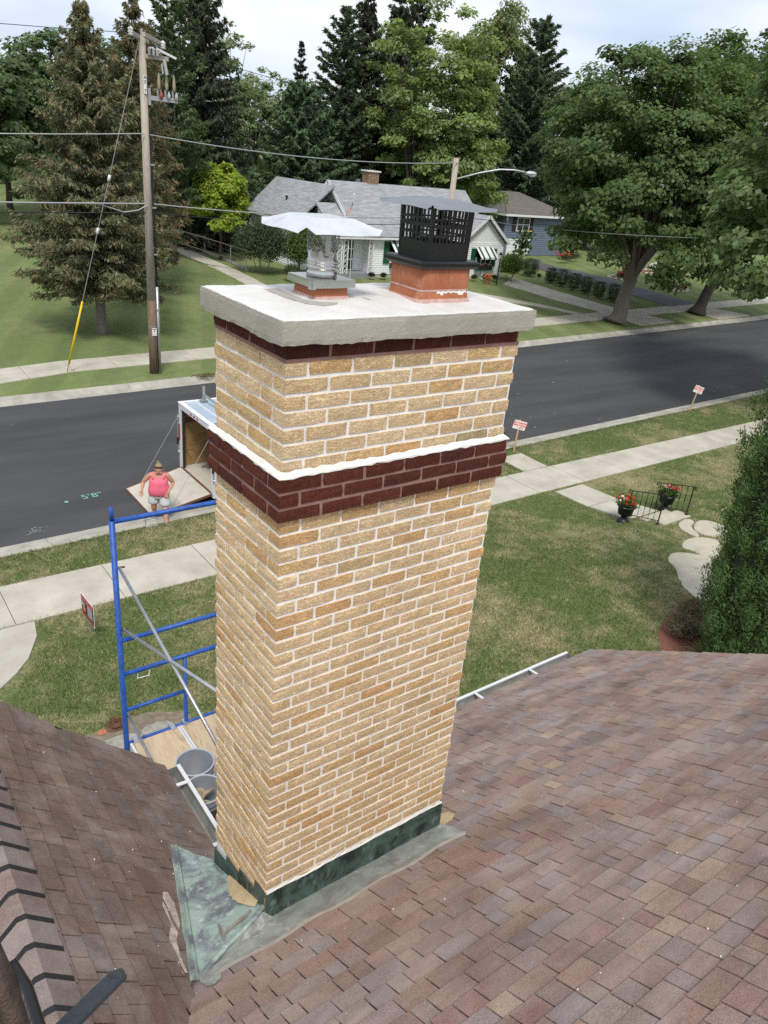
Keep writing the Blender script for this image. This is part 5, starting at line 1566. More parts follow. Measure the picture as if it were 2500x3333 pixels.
# ------------------------------------------------------------------ black cap on the big flue
bcap = empty("chimney_cap", (BCX, BCY, 8.19), "black boxy steel chimney cap with slotted sides and a grey lid", "chimney cap")
TZ = 8.200
def tray(q):
    rings = []
    for z, gx in ((TZ-0.014, 0.158), (TZ-0.004, 0.166), (TZ+0.010, 0.168), (TZ+0.018, 0.160), (TZ+0.020, 0.118)):
        rings.append([(x, y, z) for x, y in rrect(BCX, BCY, gx, gx*0.84 if gx > 0.13 else gx, 0.006, 1)])
    shell(q, rings)
    n = len(rings[0]); k = len(q.v)-n
    q.f.append(tuple(range(k, k+n))); q.m.append(0)
part("base_tray", BLACKST, bcap, tray)
BH = 0.107
Z0, Z1 = TZ+0.018, TZ+0.228
def slotted(k):
    def fn(q):
        # wall k of the box: sheet with rows of slots cut out; columns of slots come in pairs
        ca, sa_ = math.cos(k*math.pi/2), math.sin(k*math.pi/2)
        def U(x, d, z):
            fl = 1+0.05*(z-Z0)/(Z1-Z0)
            X, Y = x*fl, -(BH+d)*fl
            return (BCX+X*ca-Y*sa_, BCY+X*sa_+Y*ca, z)
        xsn = [-1.0, -0.88, -0.80, -0.72, -0.62, -0.50, -0.42, -0.34, -0.24, -0.12, -0.04, 0.04, 0.12, 0.24, 0.34, 0.42, 0.50, 0.62, 0.72, 0.80, 0.88, 1.0]
        xs_ = [x*BH for x in xsn]
        open_x = [i for i in range(len(xs_)-1) if i % 2 == 1 and i not in (9, 11)] 
        open_x = [1, 3, 5, 7, 11-2, 12, 14, 16, 18]
        zs_ = [Z0, Z0+0.072, Z0+0.098, Z0+0.106, Z0+0.130, Z0+0.146, Z0+0.160, Z0+0.168, Z1-0.008, Z1]
        open_z = [1, 3, 5, 7]
        for i in range(len(xs_)-1):
            for j in range(len(zs_)-1):
                if i in open_x and j in open_z: continue
                q.prism([U(xs_[i], 0, zs_[j]), U(xs_[i+1], 0, zs_[j]), U(xs_[i+1], 0, zs_[j+1]), U(xs_[i], 0, zs_[j+1])], Vector(U(0, -0.0016, Z0))-Vector(U(0, 0, Z0)))
    return fn
for k in range(4): part("slotted_side", BLACKST, bcap, slotted(k))
part("corner_strip", BLACKST, bcap, lambda q: [q.beam((BCX+sx*(BH+0.0005), BCY+sy*(BH+0.0005), Z0-0.002), (BCX+sx*BH*1.05, BCY+sy*BH*1.05, Z1), 0.006, 0.006) for sx in (-1, 1) for sy in (-1, 1)])
part("inner_damper_rod", GALV, bcap, lambda q: q.tube([(BCX-0.09, BCY, Z0+0.085), (BCX+0.09, BCY+0.02, Z0+0.08)], 0.006, 7))
part("lid", GREYST, bcap, lidfn(BCX, BCY, 0.194, Z1+0.034, 0.034, 0.0, 0.075, 0.0, nick=0.03))
# ------------------------------------------------------------------ scaffold in the corner between gable and chimney
SX, SY0, SY1 = 0.18, 2.90, 0.80
scf = empty("scaffold", (0.95, 1.9, 0.5), "blue tubular steel scaffold with galvanised cross braces left of the chimney", "scaffold")
def tubep(name, mat, pts, r, parent, n=10): return part(name, mat, parent, lambda q: q.tube(pts, r, n), True)
XR = SX+1.52
for yy in (SY0, SY1):
    if yy == SY0:
        tubep("post", BLUE, [(SX, yy, 0.48), (SX, yy, 5.86)], 0.0235, scf)
        tubep("post_pin", BLUE, [(SX, yy, 5.86), (SX, yy, 5.975)], 0.018, scf)
        tubep("post", BLUE, [(XR, yy, 0.48), (XR, yy, 5.86)], 0.0235, scf)
        for z in (5.85, 4.73, 4.38, 3.61):
            tubep("ledger", BLUE, [(SX+0.02, yy, z), (XR-0.02, yy, z)], 0.021 if z != 3.61 else 0.019, scf)
        tubep("rung", BLUE, [(SX+0.02, yy, 3.99), (SX+0.56, yy, 3.99)], 0.0175, scf)
        tubep("inner_post", BLUE, [(SX+0.565, yy, 2.1), (SX+0.565, yy, 4.38)], 0.0185, scf)
        for z in (3.2, 2.8, 2.4):
            tubep("rung", BLUE, [(SX+0.02, yy, z), (SX+0.56, yy, z)], 0.0175, scf)
    else:
        tubep("post", BLUE, [(SX+0.10, yy, 0.48), (SX+0.10, yy, 3.86)], 0.0235, scf)
        tubep("post", BLUE, [(XR, yy+0.6, 0.48), (XR, yy+0.6, 3.5)], 0.0235, scf)
        tubep("ledger", BLUE, [(SX+0.10, yy, 3.60), (XR, yy+0.6, 3.60)], 0.019, scf)
def brace(a, b):
    tubep("cross_brace", GALV, [a, b], 0.0135, scf, 8)
brace((SX+0.03, 2.88, 5.44), (SX+0.03, 0.95, 5.02))
brace((SX+0.03, 2.88, 4.85), (SX+0.03, 0.95, 5.52))
brace((SX+0.03, 2.92, 3.94), (SX+0.03, 1.2, 3.69))
for z in (5.44, 4.85, 3.94):
    tubep("brace_stud", RUST, [(SX, 2.90, z), (SX+0.075, 2.88, z)], 0.008, scf, 6)
part("locking_pin", GALV, scf, lambda q: [q.tube([(SX+0.26, SY0-0.01, 5.83), (SX+0.26, SY0-0.02, 5.76), (SX+0.36, SY0-0.02, 5.755), (SX+0.355, SY0-0.02, 5.82), (SX+0.24, SY0-0.02, 5.825)], 0.005, 5)])
part("locking_pin", WHITE, scf, lambda q: [q.tube([(SX+0.13, SY0-0.02, 4.36), (SX+0.12, SY0-0.03, 4.32), (SX+0.22, SY0-0.03, 4.315), (SX+0.235, SY0-0.02, 4.36)], 0.004, 5)])
# planks: each a plywood deck in an aluminium frame, hooked on the ledger
for i, (x0, x1) in enumerate(((SX+0.03, SX+0.475), (SX+0.50, SX+0.98), (SX+1.0, SX+1.48))):
    y0 = 0.90 if i == 0 else 1.42
    pk = empty("scaffold_plank", ((x0+x1)/2, 1.9, 3.58), ("plywood scaffold plank under the grey buckets", "second scaffold plank, mostly hidden behind the chimney", "third scaffold plank, hidden behind the chimney")[i], "plank", "scaffold planks")
    part("deck", PLY, pk, lambda q: q.box(x0+0.012, y0, 3.620, x1-0.012, 2.86, 3.634))
    for xx in (x0, x1):
        part("side_rail", ALU, pk, lambda q: q.box(xx-0.010, y0, 3.545, xx+0.010, 2.87, 3.628))
    for xx in (x0+0.05, x1-0.05):
        part("hook", GALV, pk, lambda q: q.box(xx-0.022, 2.84, 3.600, xx+0.022, 2.935, 3.640))

def bucket(cx, cy, label, contents):
    b = empty("bucket", (cx, cy, 3.636), label, "bucket", "grey mortar buckets on the scaffold")
    prof = [(0.128, 0.0), (0.132, 0.004), (0.146, 0.245), (0.152, 0.25), (0.152, 0.262), (0.147, 0.268), (0.149, 0.288), (0.156, 0.293), (0.156, 0.304), (0.150, 0.310), (0.152, 0.352), (0.148, 0.356),
            (0.144, 0.35), (0.126, 0.012), (0.001, 0.010)]
    part("body", BUCKET, b, lambda q: q.lathe((cx, cy, 3.636), prof, 36), True)
    part("rim", BUCKETRIM, b, lambda q: q.lathe((cx, cy, 3.636+0.347), [(0.150, -0.003), (0.158, 0.0), (0.158, 0.010), (0.151, 0.014), (0.145, 0.010), (0.145, 0.0)], 36, False), True)
    def handle(q):
        pts = []
        for k in range(13):
            a = math.pi*k/12
            pts.append((cx+0.160*math.cos(a+0.4), cy+0.160*math.sin(a+0.4)*0.9, 3.636+0.29-0.13*math.sin(a)))
        q.tube(pts, 0.003, 5)
    part("handle", GALV, b, handle)
    part("mortar_residue", MORTARDIRT, b, lambda q: q.lathe((cx, cy, 3.636), [(0.128, 0.02), (0.129, 0.022), (0.10, 0.030 if contents else 0.016), (0.001, 0.035 if contents else 0.016)], 20, False), True)
    return b
bucket(0.455, 2.02, "grey plastic bucket standing farther back on the scaffold plank", False)
bucket(0.395, 1.715, "nearer grey plastic bucket with a trowel and stiff gloves in it", True)
gl = empty("work_gloves", (0.38, 1.69, 3.90), "stiff mortar covered gloves sticking out of the nearer bucket", "gloves")
part("glove", GLOVE, gl, lambda q: [q.tube([(0.30, 1.62, 3.93), (0.345, 1.665, 3.945), (0.40, 1.70, 3.955), (0.47, 1.71, 3.96)], [0.020, 0.022, 0.017, 0.014], 8),
                                    q.tube([(0.35, 1.67, 3.945), (0.37, 1.73, 3.985)], [0.012, 0.007], 6), q.tube([(0.34, 1.66, 3.94), (0.40, 1.64, 3.925), (0.43, 1.62, 3.92)], [0.014, 0.010, 0.006], 6),
                                    q.tube([(0.40, 1.70, 3.955), (0.44, 1.74, 3.95)], [0.012, 0.008], 6)], True)
part("cuff", GLOVE, gl, lambda q: q.lathe((0.362, 1.735, 3.88), [(0.030, 0), (0.045, 0.05), (0.052, 0.075), (0.048, 0.076), (0.030, 0.01)], 12), True)
tw = empty("trowel", (0.50, 2.05, 3.70), "dark handled trowel lying in the farther bucket", "trowel")
part("handle", RUBBER, tw, lambda q: q.tube([(0.50, 2.02, 3.72), (0.54, 2.05, 3.79)], [0.014, 0.017], 8), True)
part("blade", GALV, tw, lambda q: q.prism([(0.40, 2.0, 3.68), (0.46, 2.07, 3.68), (0.50, 2.02, 3.72)], (0, 0, 0.003)))

# rubble, a coil and tiles on the ground at the house corner
for i, (x, y, s, lab) in enumerate(((1.02, 6.18, 0.30, "flat pale stone slab at the foot of the scaffold, left of its post"), (1.62, 6.22, 0.22, "second pale stone slab just right of the scaffold post"))):
    q = MB(); z = gz(x, y)
    pts = [(x+s*1.3*math.cos(a)*random.uniform(0.8, 1.1), y+s*0.5*math.sin(a)*random.uniform(0.8, 1.1), z+0.02) for a in [k*6.283/9 for k in range(9)]]
    q.prism(pts, (0, 0, 0.11)); tag(q.build("stone_slab", STONE), lab, "stone")
coil = MB()
pts = []
for k in range(80):
    a = k*0.47; r = 0.05+0.12*k/80
    pts.append((1.17+r*math.cos(a), 6.66+r*math.sin(a)*0.8, gz(1.17, 6.6)+0.07+0.04*math.sin(a*0.5)))
coil.tube(pts, 0.009, 5)
tag(coil.build("wire_coil", RUST), "rusty wire coil lying on the bare soil", "wire coil")
for i, (x, y) in enumerate(((0.62, 6.45), (0.95, 6.62), (1.30, 5.92))):
    q = MB(); q.ball((x, y, gz(x, y)+0.04), (0.08, 0.06, 0.035), 6, 4, 0.2)
    tag(q.build("brick_fragment", TERRA), ("leftmost brick fragment on the bare soil", "brick fragment near the wire coil", "brick fragment close to the house wall")[i], "brick fragment")

# the two bars at the lower left: the top of the workers' ladder with its hook
lad = empty("ladder", (-1.33, -1.75, 6.5), "brown and black steel ladder end with a hook arm at the lower left", "ladder")
LADM = plain("dark_rusted_ladder", (0.055,0.036,0.026), 0.6, 0.3, 0.5, 40, 0.4)
part("rail", LADM, lad, lambda q: q.tube([(-1.372, -1.565, 7.50), (-1.367, -1.60, 7.42), (-1.36, -1.70, 7.30), (-1.34, -2.0, 6.95)], [0.012, 0.021, 0.023, 0.023], 10), True)
part("rail_end", BLACKST, lad, lambda q: q.tube([(-1.352, -1.563, 7.425), (-1.345, -1.60, 7.40), (-1.335, -1.70, 7.29), (-1.30, -1.95, 7.0)], [0.012, 0.018, 0.018, 0.018], 10), True)
part("thin_rod", LADM, lad, lambda q: q.tube([(-1.335, -1.335, 7.35), (-1.372, -1.565, 7.42)], [0.005, 0.007], 8), True)
def hookbar(q):
    a = Vector((-1.146, -1.409, 7.035)); b = Vector((-1.272, -1.515, 7.129)); d = (b-a).normalized()
    q.beam(a + d*0.012, a + d*0.55, 0.036, 0.010, (0.2, 0.3, 1))
    q.tube([a+d*0.004, a+d*0.03], [0.010, 0.017], 10)
part("hook_arm", plain("slate_grey_bar", (0.055,0.065,0.078), 0.5, 0.2, 0.2, 40, 0.2), lad, hookbar)
# ------------------------------------------------------------------ houses across the street
def roof_sheet(q, a, b, c, d, th=0.10):
    """sloping roof slab, a-b along the eave, c-d along the ridge"""
    a, b, c, d = map(Vector, (a, b, c, d)); n = (b-a).cross(d-a).normalized()
    q.prism([a, b, c, d], n*th)
def uv_from_plane(o, u, v):
    me = o.data; uvl = me.uv_layers.new(name="UV"); u = Vector(u).normalized(); v = Vector(v).normalized()
    for lp in me.loops:
        co = me.vertices[lp.vertex_index].co
        uvl.data[lp.index].uv = (co.dot(u), co.dot(v))
def roof_part(name, mat, parent, corners, u, v, th=0.10):
    q = MB(); roof_sheet(q, *corners, th); o = q.build(name, mat, parent); uv_from_plane(o, u, v); return o
def siding(q, p0, p1, z0, top_fn, nrm_, lap=0.15):
    """lapped boards from p0 to p1 (x, y); top_fn(z) gives the trimmed ends for gables"""
    n = Vector((*nrm_, 0)).normalized()
    z = z0
    while True:
        z1 = z+lap
        s0, s1, zt = top_fn(z, z1)
        if s1-s0 < 0.08: break
        P = lambda s, zz, d: (p0[0]+(p1[0]-p0[0])*s+n.x*d, p0[1]+(p1[1]-p0[1])*s+n.y*d, zz)
        L_ = math.hypot(p1[0]-p0[0], p1[1]-p0[1])
        a, b = s0/L_, s1/L_
        z1 = min(z1, zt)
        q.add([P(a, z, 0.030), P(b, z, 0.030), P(b, z1, 0.006), P(a, z1, 0.006), P(a, z, 0.0), P(b, z, 0.0)], [(0, 1, 2, 3), (4, 5, 1, 0)])
        z = z1
        if z >= zt-1e-4: break
def window(parent, x0, x1, z0, z1, y, mull=(1, 1), frame=0.07, axis='y', name="window"):
    """window in a wall facing -y (axis y) or -x (axis x)"""
    T = (lambda u, d, z: (u, y-d, z)) if axis == 'y' else (lambda u, d, z: (y-d, u, z))
    def bx(q, u0, u1, d0, d1, za, zb):
        a = T(u0, d0, za); b = T(u1, d1, zb)
        q.box(min(a[0], b[0]), min(a[1], b[1]), za, max(a[0], b[0]), max(a[1], b[1]), zb)
    w_ = part(name, WHITE, parent, lambda q: [bx(q, x0, x0+frame, 0.0, 0.09, z0, z1), bx(q, x1-frame, x1, 0.0, 0.09, z0, z1), bx(q, x0+frame, x1-frame, 0.0, 0.088, z1-frame, z1), bx(q, x0+frame, x1-frame, 0.0, 0.088, z0, z0+frame)])
    nx, nz_ = mull
    for i in range(nx):
        for j in range(nz_):
            a = x0+frame+(x1-x0-2*frame)*i/nx; b = x0+frame+(x1-x0-2*frame)*(i+1)/nx
            c = z0+frame+(z1-z0-2*frame)*j/nz_; d = z0+frame+(z1-z0-2*frame)*(j+1)/nz_
            part("pane", GLASS, w_, lambda q: bx(q, a+0.02, b-0.02, 0.02, 0.035, c+0.02, d-0.02))
    if nx*nz_ > 1:
        part("muntin", WHITE, w_, lambda q: [bx(q, x0+frame+(x1-x0-2*frame)*i/nx-0.022, x0+frame+(x1-x0-2*frame)*i/nx+0.022, 0.02, 0.07, z0+frame, z1-frame) for i in range(1, nx)] +
             [bx(q, x0+frame, x1-frame, 0.021, 0.069, z0+frame+(z1-z0-2*frame)*j/nz_-0.022, z0+frame+(z1-z0-2*frame)*j/nz_+0.022) for j in range(1, nz_)])
    return w_
def awning(parent, x0, x1, z0, z1, y, out_=0.75, n=9, stripes=(1, 4, 7), axis='y'):
    T = (lambda u, d, z: (u, y-d, z)) if axis == 'y' else (lambda u, d, z: (y-d, u, z))
    a_ = part("awning", WHITE, parent, lambda q: [q.add([T(x0, 0, z0), T(x0, 0, z1), T(x0, out_, z0)], [(0, 1, 2), (2, 1, 0)]), q.add([T(x1, 0, z0), T(x1, 0, z1), T(x1, out_, z0)], [(0, 1, 2), (2, 1, 0)])])
    for i in range(n):
        u0 = x0+(x1-x0)*i/n; u1 = x0+(x1-x0)*(i+1)/n; g = 0.012 if i % 2 else 0.0
        def fn(q):
            p = [T(u0, 0.0, z1+g), T(u1, 0.0, z1+g), T(u1, out_, z0+g), T(u0, out_, z0+g)]
            q.prism(p, (0, 0, 0.02))
            q.prism([T(u0, out_, z0+g-0.12), T(u1, out_, z0+g-0.12), T(u1, out_, z0+g), T(u0, out_, z0+g)], tuple(Vector(T(0, 0.02, 0))-Vector(T(0, 0, 0))))
        part("awning_slat", GREENP if i in stripes else WHITE, a_, fn)
    return a_
def flowerbox(x0, x1, y, z, label):
    b = empty("flower_box", ((x0+x1)/2, y-0.17, z), label, "flower box", "flower boxes under the windows of the white house")
    part("box", GREENP, b, lambda q: q.box(x0, y-0.30, z, x1, y-0.04, z+0.22))
    for k in range(34):
        pass
    def fol(q):
        for k in range(60): q.ball((random.uniform(x0, x1), y-0.17+random.uniform(-0.15, 0.12), z+0.24+random.uniform(-0.02, 0.14)), random.uniform(0.04, 0.07), 5, 4, 0.3)
    part("foliage", plain("planter_leaves", (0.035,0.07,0.022), 0.7, 0, 0.4, 20), b, fol)
    for mt, nn in ((REDFLOWER, 34), (WHITEFLOWER, 12), (PINKFLOWER, 8)):
        def fl(q):
            for k in range(nn): q.ball((random.uniform(x0, x1), y-0.20+random.uniform(-0.15, 0.10), z+0.30+random.uniform(-0.06, 0.16)), random.uniform(0.025, 0.05), 5, 4, 0.25)
        part("flowers", mt, b, fl)
    part("bracket", WHITE, b, lambda q: [q.box((x0+x1)/2-0.06, y-0.20, z-0.9, (x0+x1)/2+0.06, y-0.09, z)])
    return b

gw = 0.72
hw = empty("white_house", (36.0, 46.5, gw), "low white clapboard house with grey shingle roof and green striped awnings", "house")
FY, BY = 43.0, 50.0
def boxtop(L, zt): return lambda z, z1: (0, L, zt)
# walls: front in two lengths beside the porch, right wing, west gable, rear wing
def wall_front(q):
    siding(q, (31.4, FY), (39.7, FY), gw+0.25, boxtop(8.3, 3.60), (0, -1))
    q.box(31.4, FY+0.001, gw-0.3, 39.7, FY+0.12, 3.6)
part("front_wall", SIDING, hw, wall_front)
part("foundation", PALESTONE, hw, lambda q: [q.box(29.1, FY-0.004, gw-0.4, 39.7, FY+0.3, gw+0.25), q.box(39.2, FY-0.75, gw-0.4, 43.65, FY-0.45, gw+0.20)])
RWX0, RWX1, RWY, AP = 39.25, 43.6, FY-0.72, 5.15
def wing_top(z, z1):
    zz = z
    if zz < 3.42: return (0, RWX1-RWX0, 3.42)
    t = (zz-3.42)/(AP-3.42); hw_ = (RWX1-RWX0)/2
    return (hw_*t, 2*hw_-hw_*t, AP)
part("wing_wall", SIDING, hw, lambda q: [siding(q, (RWX0, RWY), (RWX1, RWY), gw+0.20, wing_top, (0, -1)), q.box(RWX0, RWY+0.01, gw-0.3, RWX1, RWY+0.1, 3.42), q.box(RWX1-0.1, RWY+0.02, gw-0.3, RWX1, 50, 3.4), q.box(RWX0, RWY+0.02, gw-0.3, RWX0+0.1, FY, 3.42),
                                         q.prism([(RWX0, RWY+0.012, 3.42), (RWX1, RWY+0.012, 3.42), ((RWX0+RWX1)/2, RWY+0.012, AP)], (0, 0.08, 0))])
def gab_top(z, z1):
    if z < 3.5: return (0, 7.0, 3.5)
    t = (z-3.5)/(6.55-3.5); return (3.5*t, 7-3.5*t, 6.55)
part("gable_wall", SIDING, hw, lambda q: [siding(q, (30.0, FY+7), (30.0, FY), 3.2, gab_top, (-1, 0)), q.prism([(30.01, FY, 3.2), (30.01, FY+7, 3.2), (30.01, FY+3.5, 6.55)], (0.1, 0, 0)), q.box(29.0, FY+1.2, gw-0.3, 29.12, FY+4, 3.6)])
part("rear_wing_wall", SIDING, hw, lambda q: [siding(q, (27.35, 53.6), (27.35, 46.2), gw+0.2, boxtop(7.4, 4.05), (-1, 0)), q.box(27.351, 46.2, gw-0.3, 27.5, 53.6, 4.05), q.box(27.36, 46.2, gw-0.3, 30, 46.3, 4.05), q.box(30, 49.8, gw-0.3, 43.5, 49.95, 3.5)])
# roofs
RYm, RZm = FY+3.5, 6.68
roof = roof_part("roof", GREYROOF, hw, [(29.65, FY-0.42, 3.50), (42.6, FY-0.42, 3.50), (42.6, RYm, RZm), (29.65, RYm, RZm)], (1, 0, 0), (0, 1, 0.9))
roof_part("roof_slope", GREYROOF, hw, [(42.6, BY+0.4, 3.50), (29.65, BY+0.4, 3.50), (29.65, RYm, RZm), (42.6, RYm, RZm)], (1, 0, 0), (0, 1, -0.9))
part("ridge_cap", plain("ridge_grey", (0.30,0.31,0.33), 0.9), hw, lambda q: q.prism([(29.62, RYm-0.16, RZm-0.05), (29.62, RYm, RZm+0.125), (29.62, RYm+0.16, RZm-0.05)], (13.0, 0, 0)))
roof_part("wing_roof", GREYROOF, hw, [(RWX0-0.3, FY+2.4, 3.30), (RWX0-0.3, RWY-0.3, 3.30), ((RWX0+RWX1)/2, RWY-0.3, AP+0.10), ((RWX0+RWX1)/2, FY+2.4, AP+0.10)], (0, 1, 0), (1, 0, 0.9))
roof_part("wing_roof", GREYROOF, hw, [(RWX1+0.3, RWY-0.3, 3.30), (RWX1+0.3, FY+6.5, 3.30), ((RWX0+RWX1)/2, FY+6.5, AP+0.10), ((RWX0+RWX1)/2, RWY-0.3, AP+0.10)], (0, 1, 0), (1, 0, 0.9))
rear = roof_part("rear_wing_roof", GREYROOF, hw, [(27.0, 53.9, 3.95), (27.0, 46.0, 3.95), (29.7, 45.6, 6.42), (29.7, 53.9, 6.42)], (0, 1, 0), (1, 0, 0.9))
roof_part("rear_wing_roof", GREYROOF, hw, [(32.4, 46.0, 3.95), (32.4, 53.9, 3.95), (29.7, 53.9, 6.42), (29.7, 46.0, 6.42)], (0, 1, 0), (1, 0, -0.9))
part("rear_gable_wall", SIDING, hw, lambda q: q.prism([(27.35, 53.5, 3.9), (32.05, 53.5, 3.9), (29.7, 53.5, 6.3)], (0, 0.1, 0)))
# porch roof and porch
roof_part("porch_roof", GREYROOF, hw, [(28.0, FY-0.45, 3.45), (31.9, FY-0.45, 3.45), (31.9, FY+2.4, 5.30), (28.0, FY+2.4, 5.30)], (1, 0, 0), (0, 1, 0.65))
part("porch_gable", SIDING, hw, lambda q: q.prism([(28.2, FY, 3.5), (28.2, FY+2.3, 3.5), (28.2, FY+2.3, 5.1)], (0.08, 0, 0)))
part("eave_board", WHITE, hw, lambda q: [q.box(28.0, FY-0.47, 3.36, 39.2, FY-0.43, 3.50), q.box(26.95, 46.0, 3.86, 27.03, 53.9, 4.0)])
part("rake_board", WHITE, hw, lambda q: [q.beam((RWX0-0.3, RWY-0.32, 3.33), ((RWX0+RWX1)/2, RWY-0.32, AP+0.13), 0.03, 0.20, (0, 0, 1)), q.beam((RWX1+0.3, RWY-0.32, 3.33), ((RWX0+RWX1)/2, RWY-0.32, AP+0.13), 0.03, 0.20, (0, 0, 1)),
                                         q.beam((29.63, FY-0.42, 3.53), (29.63, RYm, RZm+0.03), 0.03, 0.22), q.beam((29.63, BY+0.4, 3.53), (29.63, RYm, RZm+0.03), 0.03, 0.22)])
part("porch_floor", plain("grey_porch_floor", (0.25,0.26,0.28), 0.7), hw, lambda q: q.box(28.3, FY-0.2, gw-0.3, 31.4, FY+1.2, gw+0.32))
part("porch_back_wall", SIDING, hw, lambda q: [siding(q, (28.4, FY+1.25), (31.4, FY+1.25), gw+0.32, boxtop(3.0, 3.6), (0, -1)), q.box(31.38, FY, gw, 31.46, FY+1.25, 3.6)])
dr = part("door", WHITE, hw, lambda q: q.box(29.75, FY+1.12, gw+0.34, 30.7, FY+1.21, 3.15))
for j in range(3):
    part("door_pane", GLASS, dr, lambda q: q.box(29.90, FY+1.095, gw+0.42+0.72*j, 30.55, FY+1.125, gw+1.04+0.72*j))
def lattice(x0, x1, y0, z0, z1):
    def fn(q):
        q.box(x0, y0-0.03, z0, x0+0.06, y0+0.03, z1); q.box(x1-0.06, y0-0.03, z0, x1, y0+0.03, z1)
        n = 7
        for k in range(n):
            a = z0+(z1-z0)*k/n; b = z0+(z1-z0)*(k+1)/n
            q.beam((x0+0.04, y0, a), (x1-0.04, y0, b), 0.02, 0.035, (0, 1, 0)); q.beam((x1-0.04, y0+0.012, a), (x0+0.04, y0+0.012, b), 0.02, 0.035, (0, 1, 0))
    return fn
for xx in (28.35, 28.85, 31.0): part("porch_lattice", WHITE, hw, lattice(xx, xx+0.42, FY-0.20, gw+0.3, 3.42))
# windows, awnings, shutters
window(hw, 33.0, 34.7, 1.75, 3.15, FY-0.03, (3, 2)); awning(hw, 32.9, 34.85, 2.55, 3.28, FY-0.04, 0.8)
part("shutter", GREENP, hw, lambda q: q.box(32.42, FY-0.10, 1.70, 32.94, FY-0.03, 3.2))
part("shutter", GREENP, hw, lambda q: q.box(34.75, FY-0.10, 1.70, 35.25, FY-0.03, 3.2))
window(hw, 40.75, 42.35, 1.75, 2.95, RWY-0.03, (3, 2)); awning(hw, 40.65, 42.45, 2.35, 3.02, RWY-0.04, 0.75)
part("shutter", GREENP, hw, lambda q: q.box(40.22, RWY-0.10, 1.65, 40.70, RWY-0.03, 2.95))
part("shutter", GREENP, hw, lambda q: q.box(42.40, RWY-0.10, 1.65, 42.86, RWY-0.03, 2.95))
window(hw, FY+2.7, FY+4.0, 4.1, 5.2, 29.97, (1, 1), axis='x'); awning(hw, FY+2.45, FY+4.25, 4.75, 5.45, 29.95, 0.75, 7, (2, 4), axis='x')
flowerbox(33.0, 34.8, FY-0.02, 1.42, "green flower box with red and white flowers under the left awning")
flowerbox(40.7, 42.4, RWY-0.02, 1.35, "green flower box with red flowers under the right awning")
cm = part("chimney", FARBRICK, hw, lambda q: q.box(33.0, RYm-0.1, 6.2, 33.95, RYm+0.65, 7.55))
def cbr(q):
    z = 6.62
    while z < 7.5:
        for i in range(4): q.box(33.0+0.24*i+(0.06 if int(z*10) % 2 else 0)+0.01, RYm-0.115, z, 33.0+0.24*i+0.21, RYm-0.1, z+0.085)
        z += 0.105
part("chimney_courses", plain("tan_chimney_courses", (0.34,0.23,0.15), 0.9, 0, 0.3, 5), cm, cbr)
part("chimney_crown", WHITE, cm, lambda q: q.box(32.9, RYm-0.2, 7.55, 34.05, RYm+0.75, 7.64))
part("vent_pipe", GREYST, hw, lambda q: q.tube([(32.35, RYm+0.2, 6.4), (32.35, RYm+0.2, 7.0)], 0.17, 10))
part("roof_vent", RUBBER, hw, lambda q: [q.tube([(28.15, 49.6, 4.9), (28.15, 49.6, 5.35)], 0.05, 8), q.tube([(28.15, 49.6, 5.30), (28.15, 49.6, 5.42)], 0.11, 8)])

# small things in front of the white house
for i, (x, y) in enumerate(((31.0, 42.2), (32.0, 42.15), (33.15, 42.1), (34.3, 42.05), (35.3, 42.0), (39.9, 41.2), (40.9, 41.1), (41.9, 41.1))):
    shrub("box_bush", (x, y), (0.36, 0.34, 0.27), ("ball shaped boxwood, number one from the porch along the house front", "ball shaped boxwood, number two from the porch along the house front", "ball shaped boxwood, number three from the porch along the house front",
          "ball shaped boxwood, number four from the porch along the house front", "ball shaped boxwood, number five from the porch along the house front", "ball shaped boxwood left of the orange flower pot",
          "ball shaped boxwood right of the orange flower pot", "ball shaped boxwood below the right flower box")[i], (0.030,0.058,0.020), 900, 0.06, group="ball shaped boxwoods along the white house", seed=40+i, lumps=8, stems=0)
fp = empty("flower_pot", (40.35, 40.2, gz(40.35, 40.2)), "clay pot of orange flowers in front of the right wing", "flower pot")
part("pot", TERRA, fp, lambda q: q.lathe((40.35, 40.2, gz(40.35, 40.2)), [(0.13, 0), (0.22, 0.38), (0.25, 0.38), (0.25, 0.44), (0.2, 0.44), (0.001, 0.40)], 14))
part("flowers", ORANGEFLOWER, fp, lambda q: [q.ball((40.35+random.uniform(-0.32, 0.32), 40.2+random.uniform(-0.3, 0.3), gz(40.35, 40.2)+0.55+random.uniform(-0.08, 0.2)), random.uniform(0.04, 0.07), 5, 4, 0.3) for k in range(30)])
part("foliage", plain("pot_leaves", (0.04,0.075,0.025), 0.7, 0, 0.4, 20), fp, lambda q: [q.ball((40.35+random.uniform(-0.28, 0.28), 40.2+random.uniform(-0.25, 0.25), gz(40.35, 40.2)+0.48+random.uniform(-0.05, 0.15)), random.uniform(0.05, 0.09), 5, 4, 0.3) for k in range(24)])
lp = empty("lamp_post", (41.15, 40.0, gz(41.15, 40.0)), "black lantern on a slim post before the right awning", "lamp post")
lz = gz(41.15, 40.0)
part("post", IRON, lp, lambda q: q.tube([(41.15, 40.0, lz), (41.15, 40.0, lz+1.9)], 0.045, 8))
part("lantern", IRON, lp, lambda q: [q.lathe((41.15, 40.0, lz+1.9), [(0.07, 0), (0.14, 0.30), (0.17, 0.31), (0.02, 0.48)], 6)])
part("lantern_glass", SIGNG, lp, lambda q: q.lathe((41.15, 40.0, lz+1.93), [(0.085, 0), (0.142, 0.24)], 6))
